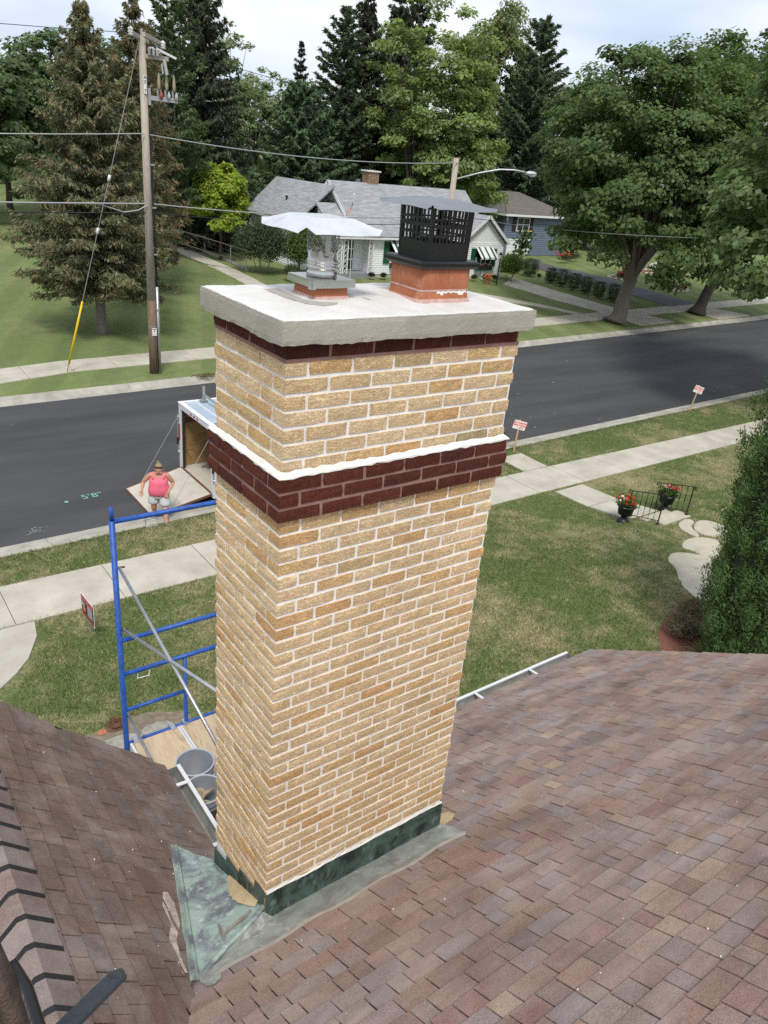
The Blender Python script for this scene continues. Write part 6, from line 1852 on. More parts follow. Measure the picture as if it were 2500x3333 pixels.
# flag on the house
fg = empty("flag", (29.35, 42.1, gw+0.3), "small American flag on a thin pole in front of the porch", "flag")
part("pole", ALU, fg, lambda q: q.tube([(29.15, 42.2, gw), (29.02, 42.2, 6.15)], [0.028, 0.020], 7))
part("finial", WHITE, fg, lambda q: q.ball((29.02, 42.2, 6.2), 0.06, 8, 6))
def flagcloth(sel):
    def fn(q):
        # the cloth hangs in folds from the upper pole: 13 stripes by 12 columns
        nu = 12
        for i in range(13):
            for k in range(nu):
                canton = i < 7 and k < 5
                kind = 'b' if canton else ('r' if i % 2 == 0 else 'w')
                if kind != sel: continue
                def P(u, v):
                    fold = 0.10*math.sin(u*9.0)*(0.3+u)
                    return (28.99-0.40*u-0.12*v*u, 42.2+fold, 5.72-0.62*v*(0.55+0.2*u)-0.55*u)
                u0, u1, v0, v1 = k/nu, (k+1)/nu, i/13, (i+1)/13
                q.add([P(u0, v0), P(u1, v0), P(u1, v1), P(u0, v1)], [(0, 1, 2, 3)])
    return fn
cl = part("red_stripes", FLAGRED, fg, flagcloth('r')); part("white_stripes", FLAGWHITE, fg, flagcloth('w')); ct = part("canton", FLAGBLUE, fg, flagcloth('b'))
def stars(q):
    for i in range(5):
        for k in range(4):
            u = (k+0.6)/12*1.1; v = (i+0.6)/13*1.3
            x, y_, z = 28.99-0.40*u-0.12*v*u, 42.2+0.10*math.sin(u*9.0)*(0.3+u)-0.006, 5.72-0.62*v*(0.55+0.2*u)-0.55*u
            q.add([(x, y_, z+0.02), (x+0.012, y_, z), (x, y_, z-0.02), (x-0.012, y_, z)], [(0, 1, 2, 3)])
part("stars", FLAGWHITE, fg, stars)

# ------------------------------------------------------------------ blue-grey house
bh = empty("blue_house", (58.5, 57.0, 0.83), "two storey blue-grey house with a hipped brown roof, half hidden by the maple", "house")
BX0, BX1, BY0, BY1, BZ0, BZ1 = 55.3, 64.5, 54.2, 63.0, 0.80, 4.75
part("front_wall", BLUESID, bh, lambda q: [siding(q, (BX0, BY0), (BX1, BY0), 0.9, boxtop(BX1-BX0, BZ1), (0, -1), 0.21), q.box(BX0, BY0+0.002, 0.5, BX1, BY0+0.1, BZ1)])
part("side_wall", BLUESID, bh, lambda q: [siding(q, (BX0, BY1), (BX0, BY0), 0.9, boxtop(BY1-BY0, BZ1), (-1, 0), 0.21), q.box(BX0+0.002, BY0+0.1, 0.5, BX0+0.1, BY1, BZ1)])
part("side_wall", BLUESID, bh, lambda q: q.box(BX1-0.1, BY0+0.1, 0.5, BX1, BY1, BZ1))
hx = (BX0+BX1)/2; hy = (BY0+BY1)/2; e = 0.55
roof_part("roof", BROWNROOF, bh, [(BX0-e, BY0-e, BZ1-0.05), (BX1+e, BY0-e, BZ1-0.05), (BX1-3.4, hy, 6.5), (BX0+3.4, hy, 6.5)], (1, 0, 0), (0, 1, 0.4))
roof_part("roof_slope", BROWNROOF, bh, [(BX0-e, BY1+e, BZ1-0.05), (BX0-e, BY0-e, BZ1-0.05), (BX0+3.4, hy, 6.5), (BX0+3.4, hy+0.02, 6.5)], (0, 1, 0), (1, 0, 0.4))
roof_part("roof_slope", BROWNROOF, bh, [(BX1+e, BY1+e, BZ1-0.05), (BX0-e, BY1+e, BZ1-0.05), (BX0+3.4, hy, 6.5), (BX1-3.4, hy, 6.5)], (1, 0, 0), (0, 1, 0.4))
part("eave_board", WHITE, bh, lambda q: [q.box(BX0-e-0.02, BY0-e-0.06, BZ1-0.20, BX1+e, BY0-e, BZ1+0.0), q.box(BX0-e-0.06, BY0-e-0.06, BZ1-0.2, BX0-e-0.01, BY1+e, BZ1)])
part("downpipe", WHITE, bh, lambda q: q.tube([(BX0-0.25, BY0-0.5, BZ1-0.2), (BX0-0.1, BY0-0.35, BZ1-0.55), (BX0+0.25, BY0-0.12, BZ1-0.85)], 0.05, 7))
window(bh, 56.9, 58.7, 3.15, 4.45, BY0-0.03, (2, 2))
for xx in (56.35, 58.78): part("shutter", RUBBER, bh, lambda q: q.box(xx, BY0-0.09, 3.15, xx+0.46, BY0-0.03, 4.45))
gdr = part("garage_door", WHITE, bh, lambda q: [q.box(55.95, BY0-0.10, 0.86, 56.15, BY0-0.02, 2.42), q.box(59.0, BY0-0.10, 0.86, 59.2, BY0-0.02, 2.42), q.box(56.15, BY0-0.099, 2.25, 59.0, BY0-0.02, 2.42)])
for i in range(4): part("door_panel", SIDING, gdr, lambda q: q.box(56.17, BY0-0.07, 0.88+0.34*i, 58.98, BY0-0.02, 1.20+0.34*i))
part("wall_lantern", YELLOWFLOWER, bh, lambda q: q.box(55.55, BY0-0.2, 2.15, 55.75, BY0-0.03, 2.5))

# sunflower beside the blue house
sf = empty("sunflower", (52.0, 48.5, gz(52, 48.5)), "tall drooping sunflower in front of the blue-grey house", "plant")
sz = gz(52, 48.5)
part("stalk", plain("sunflower_stalk", (0.08,0.13,0.04), 0.8), sf, lambda q: q.tube([(52.0, 48.5, sz), (52.05, 48.5, sz+1.6), (52.3, 48.5, sz+2.9), (52.75, 48.45, sz+3.15), (52.9, 48.4, sz+2.95)], [0.05, 0.045, 0.04, 0.03, 0.02], 7))
rs_ = np.random.default_rng(5); n = 240
t = rs_.random(n)**0.7
P = np.stack([52.1+0.45*t+rs_.normal(size=n)*0.42, 48.5+rs_.normal(size=n)*0.35, sz+0.7+2.2*t+rs_.normal(size=n)*0.12], 1)
leaves("foliage", P, rs_.normal(size=(n, 3))+np.array([0, -0.6, 0.8]), rs_.normal(size=(n, 3))+np.array([0, 0, -0.8]), rs_.uniform(0.28, 0.5, n), rs_.uniform(0.2, 0.34, n), tint(n, (0.085,0.135,0.055)), LEAF, sf)
part("flower_head", YELLOWFLOWER, sf, lambda q: q.lathe((52.92, 48.36, sz+2.9), [(0.05, 0.0), (0.28, 0.05), (0.05, 0.10)], 14))

# ------------------------------------------------------------------ flower garden, wishing well and edging by the asphalt drive
def stone_ring(name, cx, cy, rx, ry, n, label):
    r_ = empty(name, (cx, cy, gz(cx, cy)), label, "flower bed")
    for k in range(n):
        a = 6.283*k/n; x = cx+rx*math.cos(a); y = cy+ry*math.sin(a)
        part("edging_stone", PALESTONE, r_, lambda q: q.ball((x, y, gz(x, y)+0.06), (random.uniform(0.16, 0.26), random.uniform(0.12, 0.2), 0.10), 6, 4, 0.15))
    part("soil", MULCH, r_, lambda q: q.lathe((cx, cy, gz(cx, cy)+0.02), [(min(rx, ry)*0.98, 0), (0.001, 0.05)], 18))
    return r_
stone_ring("garden_bed", 59.7, 37.0, 1.75, 0.95, 20, "round flower bed edged with pale stones around the wishing well")
stone_ring("garden_bed", 68.2, 38.0, 1.1, 0.7, 13, "small stone edged bed with a blue gazing ball")
stone_ring("garden_bed", 58.6, 41.6, 1.6, 1.0, 16, "stone edged flower bed beyond the asphalt driveway")
stone_ring("garden_bed", 66.0, 44.5, 3.2, 1.1, 22, "long flower bed with pale stones under the maples")
ww = empty("wishing_well", (60.0, 36.9, gz(60, 36.9)), "small wooden wishing well with a pitched roof on the far lawn", "wishing well")
wz = gz(60, 36.9)
part("barrel", m_wood("well_wood", (0.14,0.085,0.05), (0.24,0.15,0.09), 2, (6, 6, 1)), ww, lambda q: q.lathe((60, 36.9, wz), [(0.36, 0), (0.40, 0.5), (0.34, 0.5), (0.30, 0.1)], 12))
part("post", STAKE, ww, lambda q: [q.box(59.62, 36.86, wz, 59.70, 36.94, wz+1.25), q.box(60.30, 36.86, wz, 60.38, 36.94, wz+1.25)])
part("roof", plain("well_roof", (0.20,0.11,0.07), 0.9), ww, lambda q: [q.prism([(59.45, 36.45, wz+1.12), (60.55, 36.45, wz+1.12), (60.55, 36.9, wz+1.52), (59.45, 36.9, wz+1.52)], (0, 0, 0.05)), q.prism([(59.45, 37.35, wz+1.12), (59.45, 36.9, wz+1.52), (60.55, 36.9, wz+1.52), (60.55, 37.35, wz+1.12)], (0, 0, 0.05))])
part("bucket_spill", WHITE, ww, lambda q: q.tube([(59.0, 36.3, wz+0.10), (59.55, 36.6, wz+0.55)], 0.11, 8))
def flower_clump(x, y, rx, ry, mt, label, seed, hgt=0.35, col=(0.05,0.085,0.03)):
    s_ = shrub("flower_clump", (x, y), (rx, ry, hgt), label, col, 700, 0.11, cat="flowers", seed=seed, stems=0)
    part("flowers", mt, s_, lambda q: [q.ball((x+random.uniform(-rx, rx)*0.8, y+random.uniform(-ry, ry)*0.8, gz(x, y)+hgt*2*random.uniform(0.6, 1.05)), random.uniform(0.05, 0.10), 5, 4, 0.3) for k in range(22)])
flower_clump(58.7, 37.1, 0.55, 0.45, PINKFLOWER, "dusky lavender clump left of the wishing well", 70, 0.42, (0.06,0.075,0.055))
flower_clump(60.9, 36.8, 0.5, 0.35, REDFLOWER, "low red flowers right of the wishing well", 71, 0.2)
flower_clump(58.2, 41.5, 0.9, 0.6, REDFLOWER, "red flowers in the bed beyond the asphalt driveway", 72, 0.3)
flower_clump(59.4, 42.0, 0.7, 0.5, PINKFLOWER, "pink flowers in the bed beyond the asphalt driveway", 73, 0.35)
flower_clump(64.6, 44.4, 1.0, 0.6, REDFLOWER, "red flowers at the left end of the long flower bed", 74, 0.4)
flower_clump(67.2, 44.6, 1.0, 0.6, WHITEFLOWER, "white flowers at the right end of the long flower bed", 75, 0.4)
flower_clump(68.6, 38.1, 0.5, 0.4, ORANGEFLOWER, "orange flowers around the blue gazing ball", 76, 0.25)
flower_clump(59.5, 49.5, 1.2, 0.7, REDFLOWER, "red flowering bush at the side of the blue-grey house", 77, 0.5)
flower_clump(62.0, 50.5, 1.3, 0.7, PINKFLOWER, "mixed flower bush farther along the blue-grey house", 78, 0.5)
gb = empty("gazing_ball", (67.9, 38.1, gz(68, 38)), "blue glass gazing ball on a white stand", "garden ornament")
part("stand", WHITE, gb, lambda q: q.lathe((67.9, 38.1, gz(68, 38)), [(0.18, 0), (0.08, 0.15), (0.08, 0.65), (0.16, 0.75)], 10))
part("ball", BALLBLUE, gb, lambda q: q.ball((67.9, 38.1, gz(68, 38)+0.95), 0.22, 14, 10), True)
eg = empty("lawn_edging", (71.4, 37.6, gz(71.4, 37.6)), "line of pale edging stones across the far lawn at the right", "edging")
for k in range(14):
    x, y = 71.4+0.02*k, 39.3-0.25*k
    part("edging_stone", PALESTONE, eg, lambda q: q.box(x-0.12, y-0.11, gz(x, y)-0.03, x+0.12, y+0.11, gz(x, y)+0.10))

# ------------------------------------------------------------------ fence, white post and gate behind the park path
fn_ = empty("wire_fence", (24.5, 52.0, gz(24.5, 52)), "low wire fence with thin metal posts behind the park path", "fence")
fpts = [(22.9, 45.5), (23.2, 48.5), (23.4, 50.5), (23.5, 53.5), (23.6, 57.0), (23.7, 61.0)]
for x, y in fpts:
    part("post", GALV, fn_, lambda q: q.tube([(x, y, gz(x, y)-0.05), (x, y, gz(x, y)+1.25)], 0.03, 6))
for hh in (0.25, 0.55, 0.85, 1.15):
    part("wire", GREYCABLE, fn_, lambda q: q.tube([(x, y, gz(x, y)+hh) for x, y in fpts], 0.006, 4))
part("low_kerb", STONE, fn_, lambda q: [q.beam((a[0]+0.15, a[1], gz(*a)+0.05), (b[0]+0.15, b[1], gz(*b)+0.05), 0.14, 0.16) for a, b in zip(fpts[:-2], fpts[1:-1])])
gt_ = empty("garden_gate", (27.2, 56.6, gz(27.2, 56.6)), "white post with slanting braces standing behind the big shrub", "gate")
gz0 = gz(27.2, 56.6)
part("post", WHITE, gt_, lambda q: [q.tube([(27.2, 56.6, gz0), (27.2, 56.6, gz0+1.5)], 0.16, 10), q.ball((27.2, 56.6, gz0+1.55), 0.16, 10, 6)])
part("brace", WHITE, gt_, lambda q: [q.tube([(27.3, 56.5, gz0+1.15), (28.3, 55.4, gz0+0.25)], 0.08, 8), q.tube([(27.3, 56.5, gz0+0.3), (28.2, 55.6, gz0+0.3)], 0.10, 8), q.tube([(28.3, 55.4, gz0), (28.3, 55.4, gz0+0.55)], 0.12, 8), q.tube([(27.7, 56.1, gz0+0.3), (28.0, 55.7, gz0+0.9)], 0.06, 8)])
# bare drooping branches over the path
for i in range(3):
    b_ = empty("bare_branch", (16.2+i*0.4, 42.0+i, 2.4), ("longest bare spruce branch reaching over the park path", "upper bare spruce branch pointing at the big shrub", "lower bare spruce branch hanging over the lawn")[i], "branch", "bare spruce branches over the park path")
    pts = [(14.4, 42.5, 3.4-0.5*i), (17.0, 42.4+0.8*i, 3.6-0.7*i), (19.5, 42.0+1.2*i, 3.0-0.8*i), (21.5, 41.5+1.5*i, 2.0-0.7*i+0.5)]
    def br(q):
        q.tube(pts, [0.05, 0.04, 0.025, 0.008], 6)
        for k in range(14):
            t = random.uniform(0.25, 0.98); j = min(2, int(t*3)); f = t*3-j
            p = Vector(pts[j]).lerp(Vector(pts[j+1]), f)
            d = Vector((random.uniform(0.1, 0.9), random.uniform(-0.5, 0.5), random.uniform(-0.7, 0.05)))*random.uniform(0.5, 1.1)
            q.tube([p, p+d*0.5+Vector((0, 0, 0.05)), p+d], [0.012, 0.008, 0.003], 4)
    part("twigs", TWIG, b_, br)
# ------------------------------------------------------------------ utility pole and its hardware
PX, PY = 9.04, 25.86
pz = gz(PX, PY)
up = empty("utility_pole", (PX, PY, pz), "tall weathered wooden utility pole with crossarms on the far grass strip", "utility pole")
part("shaft", POLEW, up, lambda q: q.tube([(PX, PY, pz+2.8), (PX, PY, 11.45)], [0.152, 0.112], 16), True)
part("creosoted_butt", POLEW2, up, lambda q: q.tube([(PX, PY, pz-0.1), (PX, PY, pz+2.8)], [0.172, 0.153], 16), True)
part("conduit", GALV, up, lambda q: q.tube([(PX+0.20, PY-0.10, pz-0.05), (PX+0.185, PY-0.10, pz+3.3)], 0.055, 10), True)
part("riser_cable", CABLE, up, lambda q: q.tube([(PX+0.19, PY-0.10, 3.2), (PX+0.17, PY-0.09, 6.0), (PX+0.155, PY-0.08, 8.6), (PX+0.16, PY-0.08, 9.0)], 0.035, 8), True)
for z in (2.6, 4.6, 6.2, 7.6): part("cable_strap", GALV, up, lambda q: q.beam((PX+0.10, PY-0.15, z), (PX+0.24, PY-0.15, z), 0.03, 0.05))
def xarm(z, a, b, dz=0.0):
    part("crossarm", POLEW, up, lambda q: [q.beam((PX+a[0], PY+a[1], z), (PX+b[0], PY+b[1], z+dz), 0.10, 0.13)])
# two crossarms at the very top run towards the viewer
xarm(11.40, (-0.62, -0.75), (0.55, 0.95)); xarm(11.40, (-0.30, -0.98), (0.88, 0.72))
part("arm_bolt", GALV, up, lambda q: q.tube([(PX-0.02, PY-0.2, 11.4), (PX+0.28, PY-0.22, 11.4)], 0.02, 6))
def insulator(x, y, z, mt, r=0.07, hgt=0.22, name="insulator"):
    part(name, mt, up, lambda q: q.lathe((x, y, z), [(r*0.5, 0), (r, hgt*0.12), (r*0.6, hgt*0.3), (r, hgt*0.42), (r*0.6, hgt*0.58), (r, hgt*0.7), (r*0.45, hgt*0.9), (0.001, hgt)], 12), True)
insulator(PX-0.62, PY-0.72, 11.33, PORCW, 0.10, 0.26); insulator(PX+0.95, PY+0.60, 11.22, PORCW, 0.10, 0.26); insulator(PX, PY, 11.46, PORC, 0.05, 0.2)
xarm(10.88, (0.05, -0.12), (0.80, -0.20)); part("arm_brace", ALU, up, lambda q: [q.beam((PX+0.42, PY-0.25, 11.12), (PX+0.92, PY-0.62, 10.90), 0.05, 0.07)])
for k, (dx, dy) in enumerate(((0.16, -0.22), (0.28, -0.26), (0.40, -0.30))):
    insulator(PX+dx, PY+dy, 10.90, PORC, 0.06, 0.26)
part("fuse_cutout", PORC, up, lambda q: [q.tube([(PX+0.60, PY-0.35, 10.86), (PX+0.68, PY-0.36, 10.40)], 0.055, 10), q.tube([(PX+0.50, PY-0.38, 10.70), (PX+0.54, PY-0.38, 10.42)], 0.028, 8)])
# terminator bar
part("terminator_bar", GALV, up, lambda q: [q.box(PX+0.12, PY-0.24, 9.60, PX+1.10, PY-0.15, 9.74), q.box(PX+0.08, PY-0.22, 9.45, PX+0.16, PY-0.12, 9.95)])
for k, dx in enumerate((0.45, 0.72, 0.98)):
    part("cable_terminator", TANTAPE, up, lambda q: q.lathe((PX+dx, PY-0.22, 9.98), [(0.02, -0.05), (0.052, 0.0), (0.055, 0.14), (0.035, 0.38), (0.015, 0.46)], 10), True)
    part("arrester", (BROWNPORC, PORC, PORC)[k], up, lambda q: q.lathe((PX+dx+0.05, PY-0.28, 9.66), [(0.05, 0), (0.055, 0.16), (0.03, 0.2), (0.02, 0.26)], 10), True)
    part("terminator_bracket", GALV, up, lambda q: q.box(PX+dx-0.06, PY-0.20, 9.74, PX+dx-0.01, PY-0.16, 9.97))
    part("tail_cable", CABLE, up, lambda q: q.tube([(PX+dx, PY-0.20, 9.60), (PX+dx, PY-0.20, 9.1), (PX+dx*0.9, PY-0.18, 8.86), (PX+0.4, PY-0.15, 8.74), (PX+0.17, PY-0.09, 8.55)], 0.020, 6), True)
part("jumper_wire", CABLE, up, lambda q: q.tube([(PX+0.45, PY-0.22, 10.44), (PX+0.55, PY-0.22, 10.50), (PX+0.70, PY-0.25, 10.42), (PX+0.85, PY-0.22, 10.47), (PX+1.0, PY-0.22, 10.44)], 0.012, 5))
part("jumper_wire", CABLE, up, lambda q: q.tube([(PX-0.68, PY-0.85, 11.48), (PX-0.65, PY-0.7, 11.75), (PX-0.3, PY-0.5, 11.82), (PX, PY, 11.68), (PX+0.4, PY+0.4, 11.62)], 0.010, 5))
np_ = part("number_plate", SIGNW, up, lambda q: q.box(PX-0.045, PY-0.158, 9.78, PX+0.045, PY-0.148, 10.32))
for k, ch in enumerate("62 7"):
    if ch != " ": text_mesh(ch, 0.13, SIGNB, "digit", np_, (PX, PY-0.1605, 10.255-0.135*k), (1, 0, 0), (0, 0, 1), bold=0.004)
wl = part("warning_label", SIGNW, up, lambda q: q.box(PX-0.085, PY-0.192, 1.64, PX+0.085, PY-0.180, 1.93))
part("label_header", plain("brown_label_ink", (0.06,0.035,0.012), 0.6), wl, lambda q: [q.box(PX-0.065, PY-0.1945, 1.87, PX+0.065, PY-0.191, 1.90), q.add([(PX, PY-0.1945, 1.845), (PX+0.033, PY-0.1945, 1.81), (PX, PY-0.1945, 1.775), (PX-0.033, PY-0.1945, 1.81)], [(3, 2, 1, 0)])])
part("label_text", SIGNG, wl, lambda q: [q.box(PX-0.055, PY-0.1942, z, PX+0.055, PY-0.1915, z+0.010) for z in (1.745, 1.72, 1.695, 1.67)])
part("steel_band", GALV, up, lambda q: q.lathe((PX, PY, 1.96), [(0.160, 0), (0.160, 0.035)], 16))
# guy wire with yellow sleeve
GX, GYy = 6.02, 26.85
gy = empty("guy_wire", (GX, GYy, gz(GX, GYy)), "steel guy wire with a bright yellow sleeve anchored left of the utility pole", "guy wire")
ga = Vector((GX, GYy, gz(GX, GYy)-0.05)); gb_ = Vector((PX-0.12, PY+0.05, 11.15))
part("wire", GREYCABLE, gy, lambda q: q.tube([ga, gb_], 0.011, 5))
d_ = (gb_-ga)
part("sleeve", YELLOWP, gy, lambda q: q.tube([ga+d_*0.035, ga+d_*0.245], [0.042, 0.036], 10), True)
part("anchor_rod", RUST, gy, lambda q: q.tube([ga, ga+d_*0.034], 0.014, 6))
for t in (0.47, 0.63): part("strain_insulator", PORCW, gy, lambda q: q.tube([ga+d_*(t-0.009), ga+d_*(t+0.009)], 0.05, 8), True)

# street lamp pole
QX, QY = 24.75, 27.55
qz = gz(QX, QY)
sl = empty("street_lamp", (QX, QY, qz), "wooden pole with a long curved arm and grey street lamp behind the black cap", "street lamp")
part("shaft", POLEW, sl, lambda q: q.tube([(QX, QY, qz-0.05), (QX, QY, 8.88)], [0.16, 0.13], 14), True)
part("arm", LAMPGREY, sl, lambda q: q.tube([(QX+0.08, QY-0.1, 7.98), (QX+1.0, QY-0.7, 8.35), (QX+1.75, QY-1.25, 8.58), (QX+2.3, QY-1.65, 8.62), (QX+2.75, QY-1.95, 8.58)], 0.035, 8), True)
part("arm_stay", CABLE, sl, lambda q: q.tube([(QX, QY, 8.62), (QX+1.45, QY-1.0, 8.76), (QX+2.5, QY-1.8, 8.66)], 0.012, 5))
part("lamp_head", LAMPGREY, sl, lambda q: q.ball((QX+3.0, QY-2.12, 8.54), (0.34, 0.20, 0.11), 14, 8), True)
part("lamp_lens", WHITE, sl, lambda q: q.ball((QX+3.05, QY-2.15, 8.48), (0.22, 0.14, 0.10), 12, 6), True)
part("photo_cell", IRON, sl, lambda q: q.tube([(QX+2.95, QY-2.1, 8.63), (QX+2.95, QY-2.1, 8.74)], 0.045, 8))

def cable(name, a, b, sag, r, mt, label, n=24, grp="overhead wires along the street"):
    a = Vector(a); b = Vector(b)
    pts = [a.lerp(b, k/n) - Vector((0, 0, sag*4*(k/n)*(1-k/n))) for k in range(n+1)]
    q = MB(); q.tube(pts, r, 5)
    return tag(q.build(name, mt), label, "wire", grp)
cable("overhead_wire", (-26, 24.6, 10.9), (PX-0.65, PY-0.75, 11.40), 0.75, 0.010, CABLE, "topmost thin wire running left from the utility pole into the sky")
cable("overhead_wire", (PX+0.95, PY+0.60, 11.30), (52, 31.0, 10.6), 0.8, 0.010, CABLE, "thin wire running right from the crossarm in front of the dark trees")
cable("overhead_wire", (-26, 24.6, 8.4), (PX-0.1, PY-0.17, 8.56), 0.85, 0.020, GREYCABLE, "twisted cable from the left edge to the middle of the utility pole")
cable("overhead_wire", (PX+0.1, PY-0.17, 8.54), (QX, QY-0.15, 8.68), 0.30, 0.020, GREYCABLE, "twisted cable between the utility pole and the street lamp pole")
cable("overhead_wire", (-26, 24.6, 6.4), (PX-0.15, PY-0.18, 6.33), 0.35, 0.026, GREYCABLE, "upper of the two thick low cables left of the utility pole")
cable("overhead_wire", (PX+0.15, PY-0.18, 6.33), (QX, QY-0.15, 6.30), 0.22, 0.022, GREYCABLE, "upper of the two low cables right of the utility pole")
cable("overhead_wire", (-26, 24.6, 6.15), (PX-0.15, PY-0.18, 6.02), 0.32, 0.018, CABLE, "lower of the two thick low cables left of the utility pole")
cable("overhead_wire", (PX+0.15, PY-0.18, 6.02), (QX, QY-0.15, 6.00), 0.2, 0.014, CABLE, "lower of the two low cables right of the utility pole")
cable("overhead_wire", (42.2, 42.3, 4.9), (31.5, 18.4, 6.6), 0.15, 0.014, GREYCABLE, "service wire from the right wing of the white house towards the street")
cable("overhead_wire", (QX, QY-0.1, 6.3), (61, 31.4, 6.6), 0.5, 0.012, CABLE, "thin wire from the street lamp pole passing into the maples")
cp = MB(); cp.tube([(7.0, PY-0.17, 6.30), (7.5, PY-0.17, 6.18), (8.1, PY-0.2, 6.02), (8.6, PY-0.2, 6.10), (8.95, PY-0.18, 6.28)], 0.022, 6)
tag(cp.build("cable_loop", GREYCABLE), "slack cable loop hanging just left of the utility pole", "wire")

# ------------------------------------------------------------------ signs on the grass strip
def nopark(x, y, yaw, lean, label, brd):
    z = gz(x, y)
    s_ = empty("no_parking_sign", (x, y, z), label, "sign", "temporary no parking signs by the kerb")
    lx = Vector((math.cos(yaw), math.sin(yaw), 0)); fr = Vector((math.sin(yaw), -math.cos(yaw), 0))
    upv = (Vector((0, 0, 1)) + lx*lean).normalized(); rx = (lx - upv*lx.dot(upv)).normalized(); fr = rx.cross(upv)*1.0
    if fr.y > 0: fr = -fr
    base = Vector((x, y, z-0.08))
    part("stake", STAKE, s_, lambda q: q.beam(base, base+upv*1.20, 0.055, 0.022, fr))
    tilt = brd
    bx = (rx*math.cos(tilt)+upv*math.sin(tilt)); by = (upv*math.cos(tilt)-rx*math.sin(tilt))
    c = base + upv*1.02 + fr*0.018 + rx*0.015
    hw_, hh = 0.235, 0.145
    bd = part("board", SIGNW, s_, lambda q: q.prism([c-bx*hw_-by*hh, c+bx*hw_-by*hh, c+bx*hw_+by*hh, c-bx*hw_+by*hh], fr*0.006))
    f = c+fr*0.0085
    text_mesh("NO PARKING", 0.085, SIGNR, "lettering", bd, f+by*0.072, bx, by, bold=0.004)
    text_mesh("HERE TODAY", 0.085, SIGNR, "lettering", bd, f-by*0.012, bx, by, bold=0.004)
    part("small_print", PINKFLOWER, bd, lambda q: [q.prism([f+bx*a-by*zz, f+bx*b-by*zz, f+bx*b-by*(zz-0.016), f+bx*a-by*(zz-0.016)], fr*0.0006) for a, b, zz in ((-0.07, 0.02, 0.082), (0.035, 0.16, 0.082), (-0.02, 0.17, 0.112))])
nopark(16.66, 13.60, R(-20), 0.03, "white no parking sign on a stake, close to the right edge of the chimney", R(-12))
nopark(27.75, 14.18, R(-20), 0.14, "white no parking sign on a leaning stake, farther right along the kerb", R(-8))
# contractor's yard sign
ys = empty("yard_sign", (1.63, 9.54, gz(1.6, 9.3)), "black and red yard sign on the front lawn near the sidewalk", "sign")
yx = Vector((0.065, -0.998, 0)).normalized(); yn = Vector((-0.998, -0.065, 0)).normalized()
yc = Vector((1.63, 9.54, 0.775))
YW, YH = 0.30, 0.225
yup = Vector((0, 0, 1))
bd = part("board", SIGNW, ys, lambda q: q.prism([yc-yx*YW-yup*YH, yc+yx*YW-yup*YH, yc+yx*YW+yup*YH, yc-yx*YW+yup*YH], -yn*0.006))
def panel(name, mt, rects, lift):
    part(name, mt, bd, lambda q: [q.prism([yc+yn*lift+yx*a+yup*c, yc+yn*lift+yx*b+yup*c, yc+yn*lift+yx*b+yup*d, yc+yn*lift+yx*a+yup*d], yn*0.0008) for a, b, c, d in rects])
panel("face", SIGNB, [(-0.29, 0.29, -0.215, 0.215)], 0.001)
panel("red_banner", SIGNP, [(-0.28, -0.17, 0.12, 0.20), (-0.16, -0.05, 0.12, 0.20), (-0.03, 0.10, 0.12, 0.20), (0.12, 0.27, 0.12, 0.20)], 0.0025)
panel("bottom_banner", SIGNP, [(-0.28, 0.28, -0.205, -0.135)], 0.0025)
panel("bottom_letters", SIGNB, [(-0.25+0.075*k, -0.20+0.075*k, -0.19, -0.15) for k in range(7)], 0.004)
panel("white_lines", SIGNG, [(0.0, 0.23, 0.085-0.037*k, 0.103-0.037*k) for k in range(6)], 0.0025)
panel("emblem", SIGNO, [(-0.22, -0.10, -0.09, -0.01), (-0.19, -0.13, -0.02, 0.02)], 0.0025)
panel("emblem_mark", SIGNG, [(-0.26, -0.22, 0.0, 0.09), (-0.21, -0.12, 0.04, 0.07)], 0.0025)
part("wire_stake", GALV, ys, lambda q: [q.tube([yc+yx*s-yup*(YH+0.42), yc+yx*s+yup*0.1-yn*0.004], 0.005, 5) for s in (-0.12, 0.12)])
# small green utility flag in the lawn
fl = empty("utility_flag", (5.05, 9.35, gz(5.05, 9.35)), "tiny green marker flag on the front lawn behind the scaffold", "flag")
part("staff", GALV, fl, lambda q: q.tube([(3.95, 8.95, gz(4, 9)), (3.95, 8.95, gz(4, 9)+0.35)], 0.004, 4))
part("cloth", plain("green_flag_plastic", (0.03,0.34,0.17), 0.6), fl, lambda q: q.prism([(3.95, 8.95, gz(4, 9)+0.35), (4.08, 8.92, gz(4, 9)+0.32), (4.10, 8.93, gz(4, 9)+0.24), (3.95, 8.95, gz(4, 9)+0.25)], (0.0, 0.004, 0)))

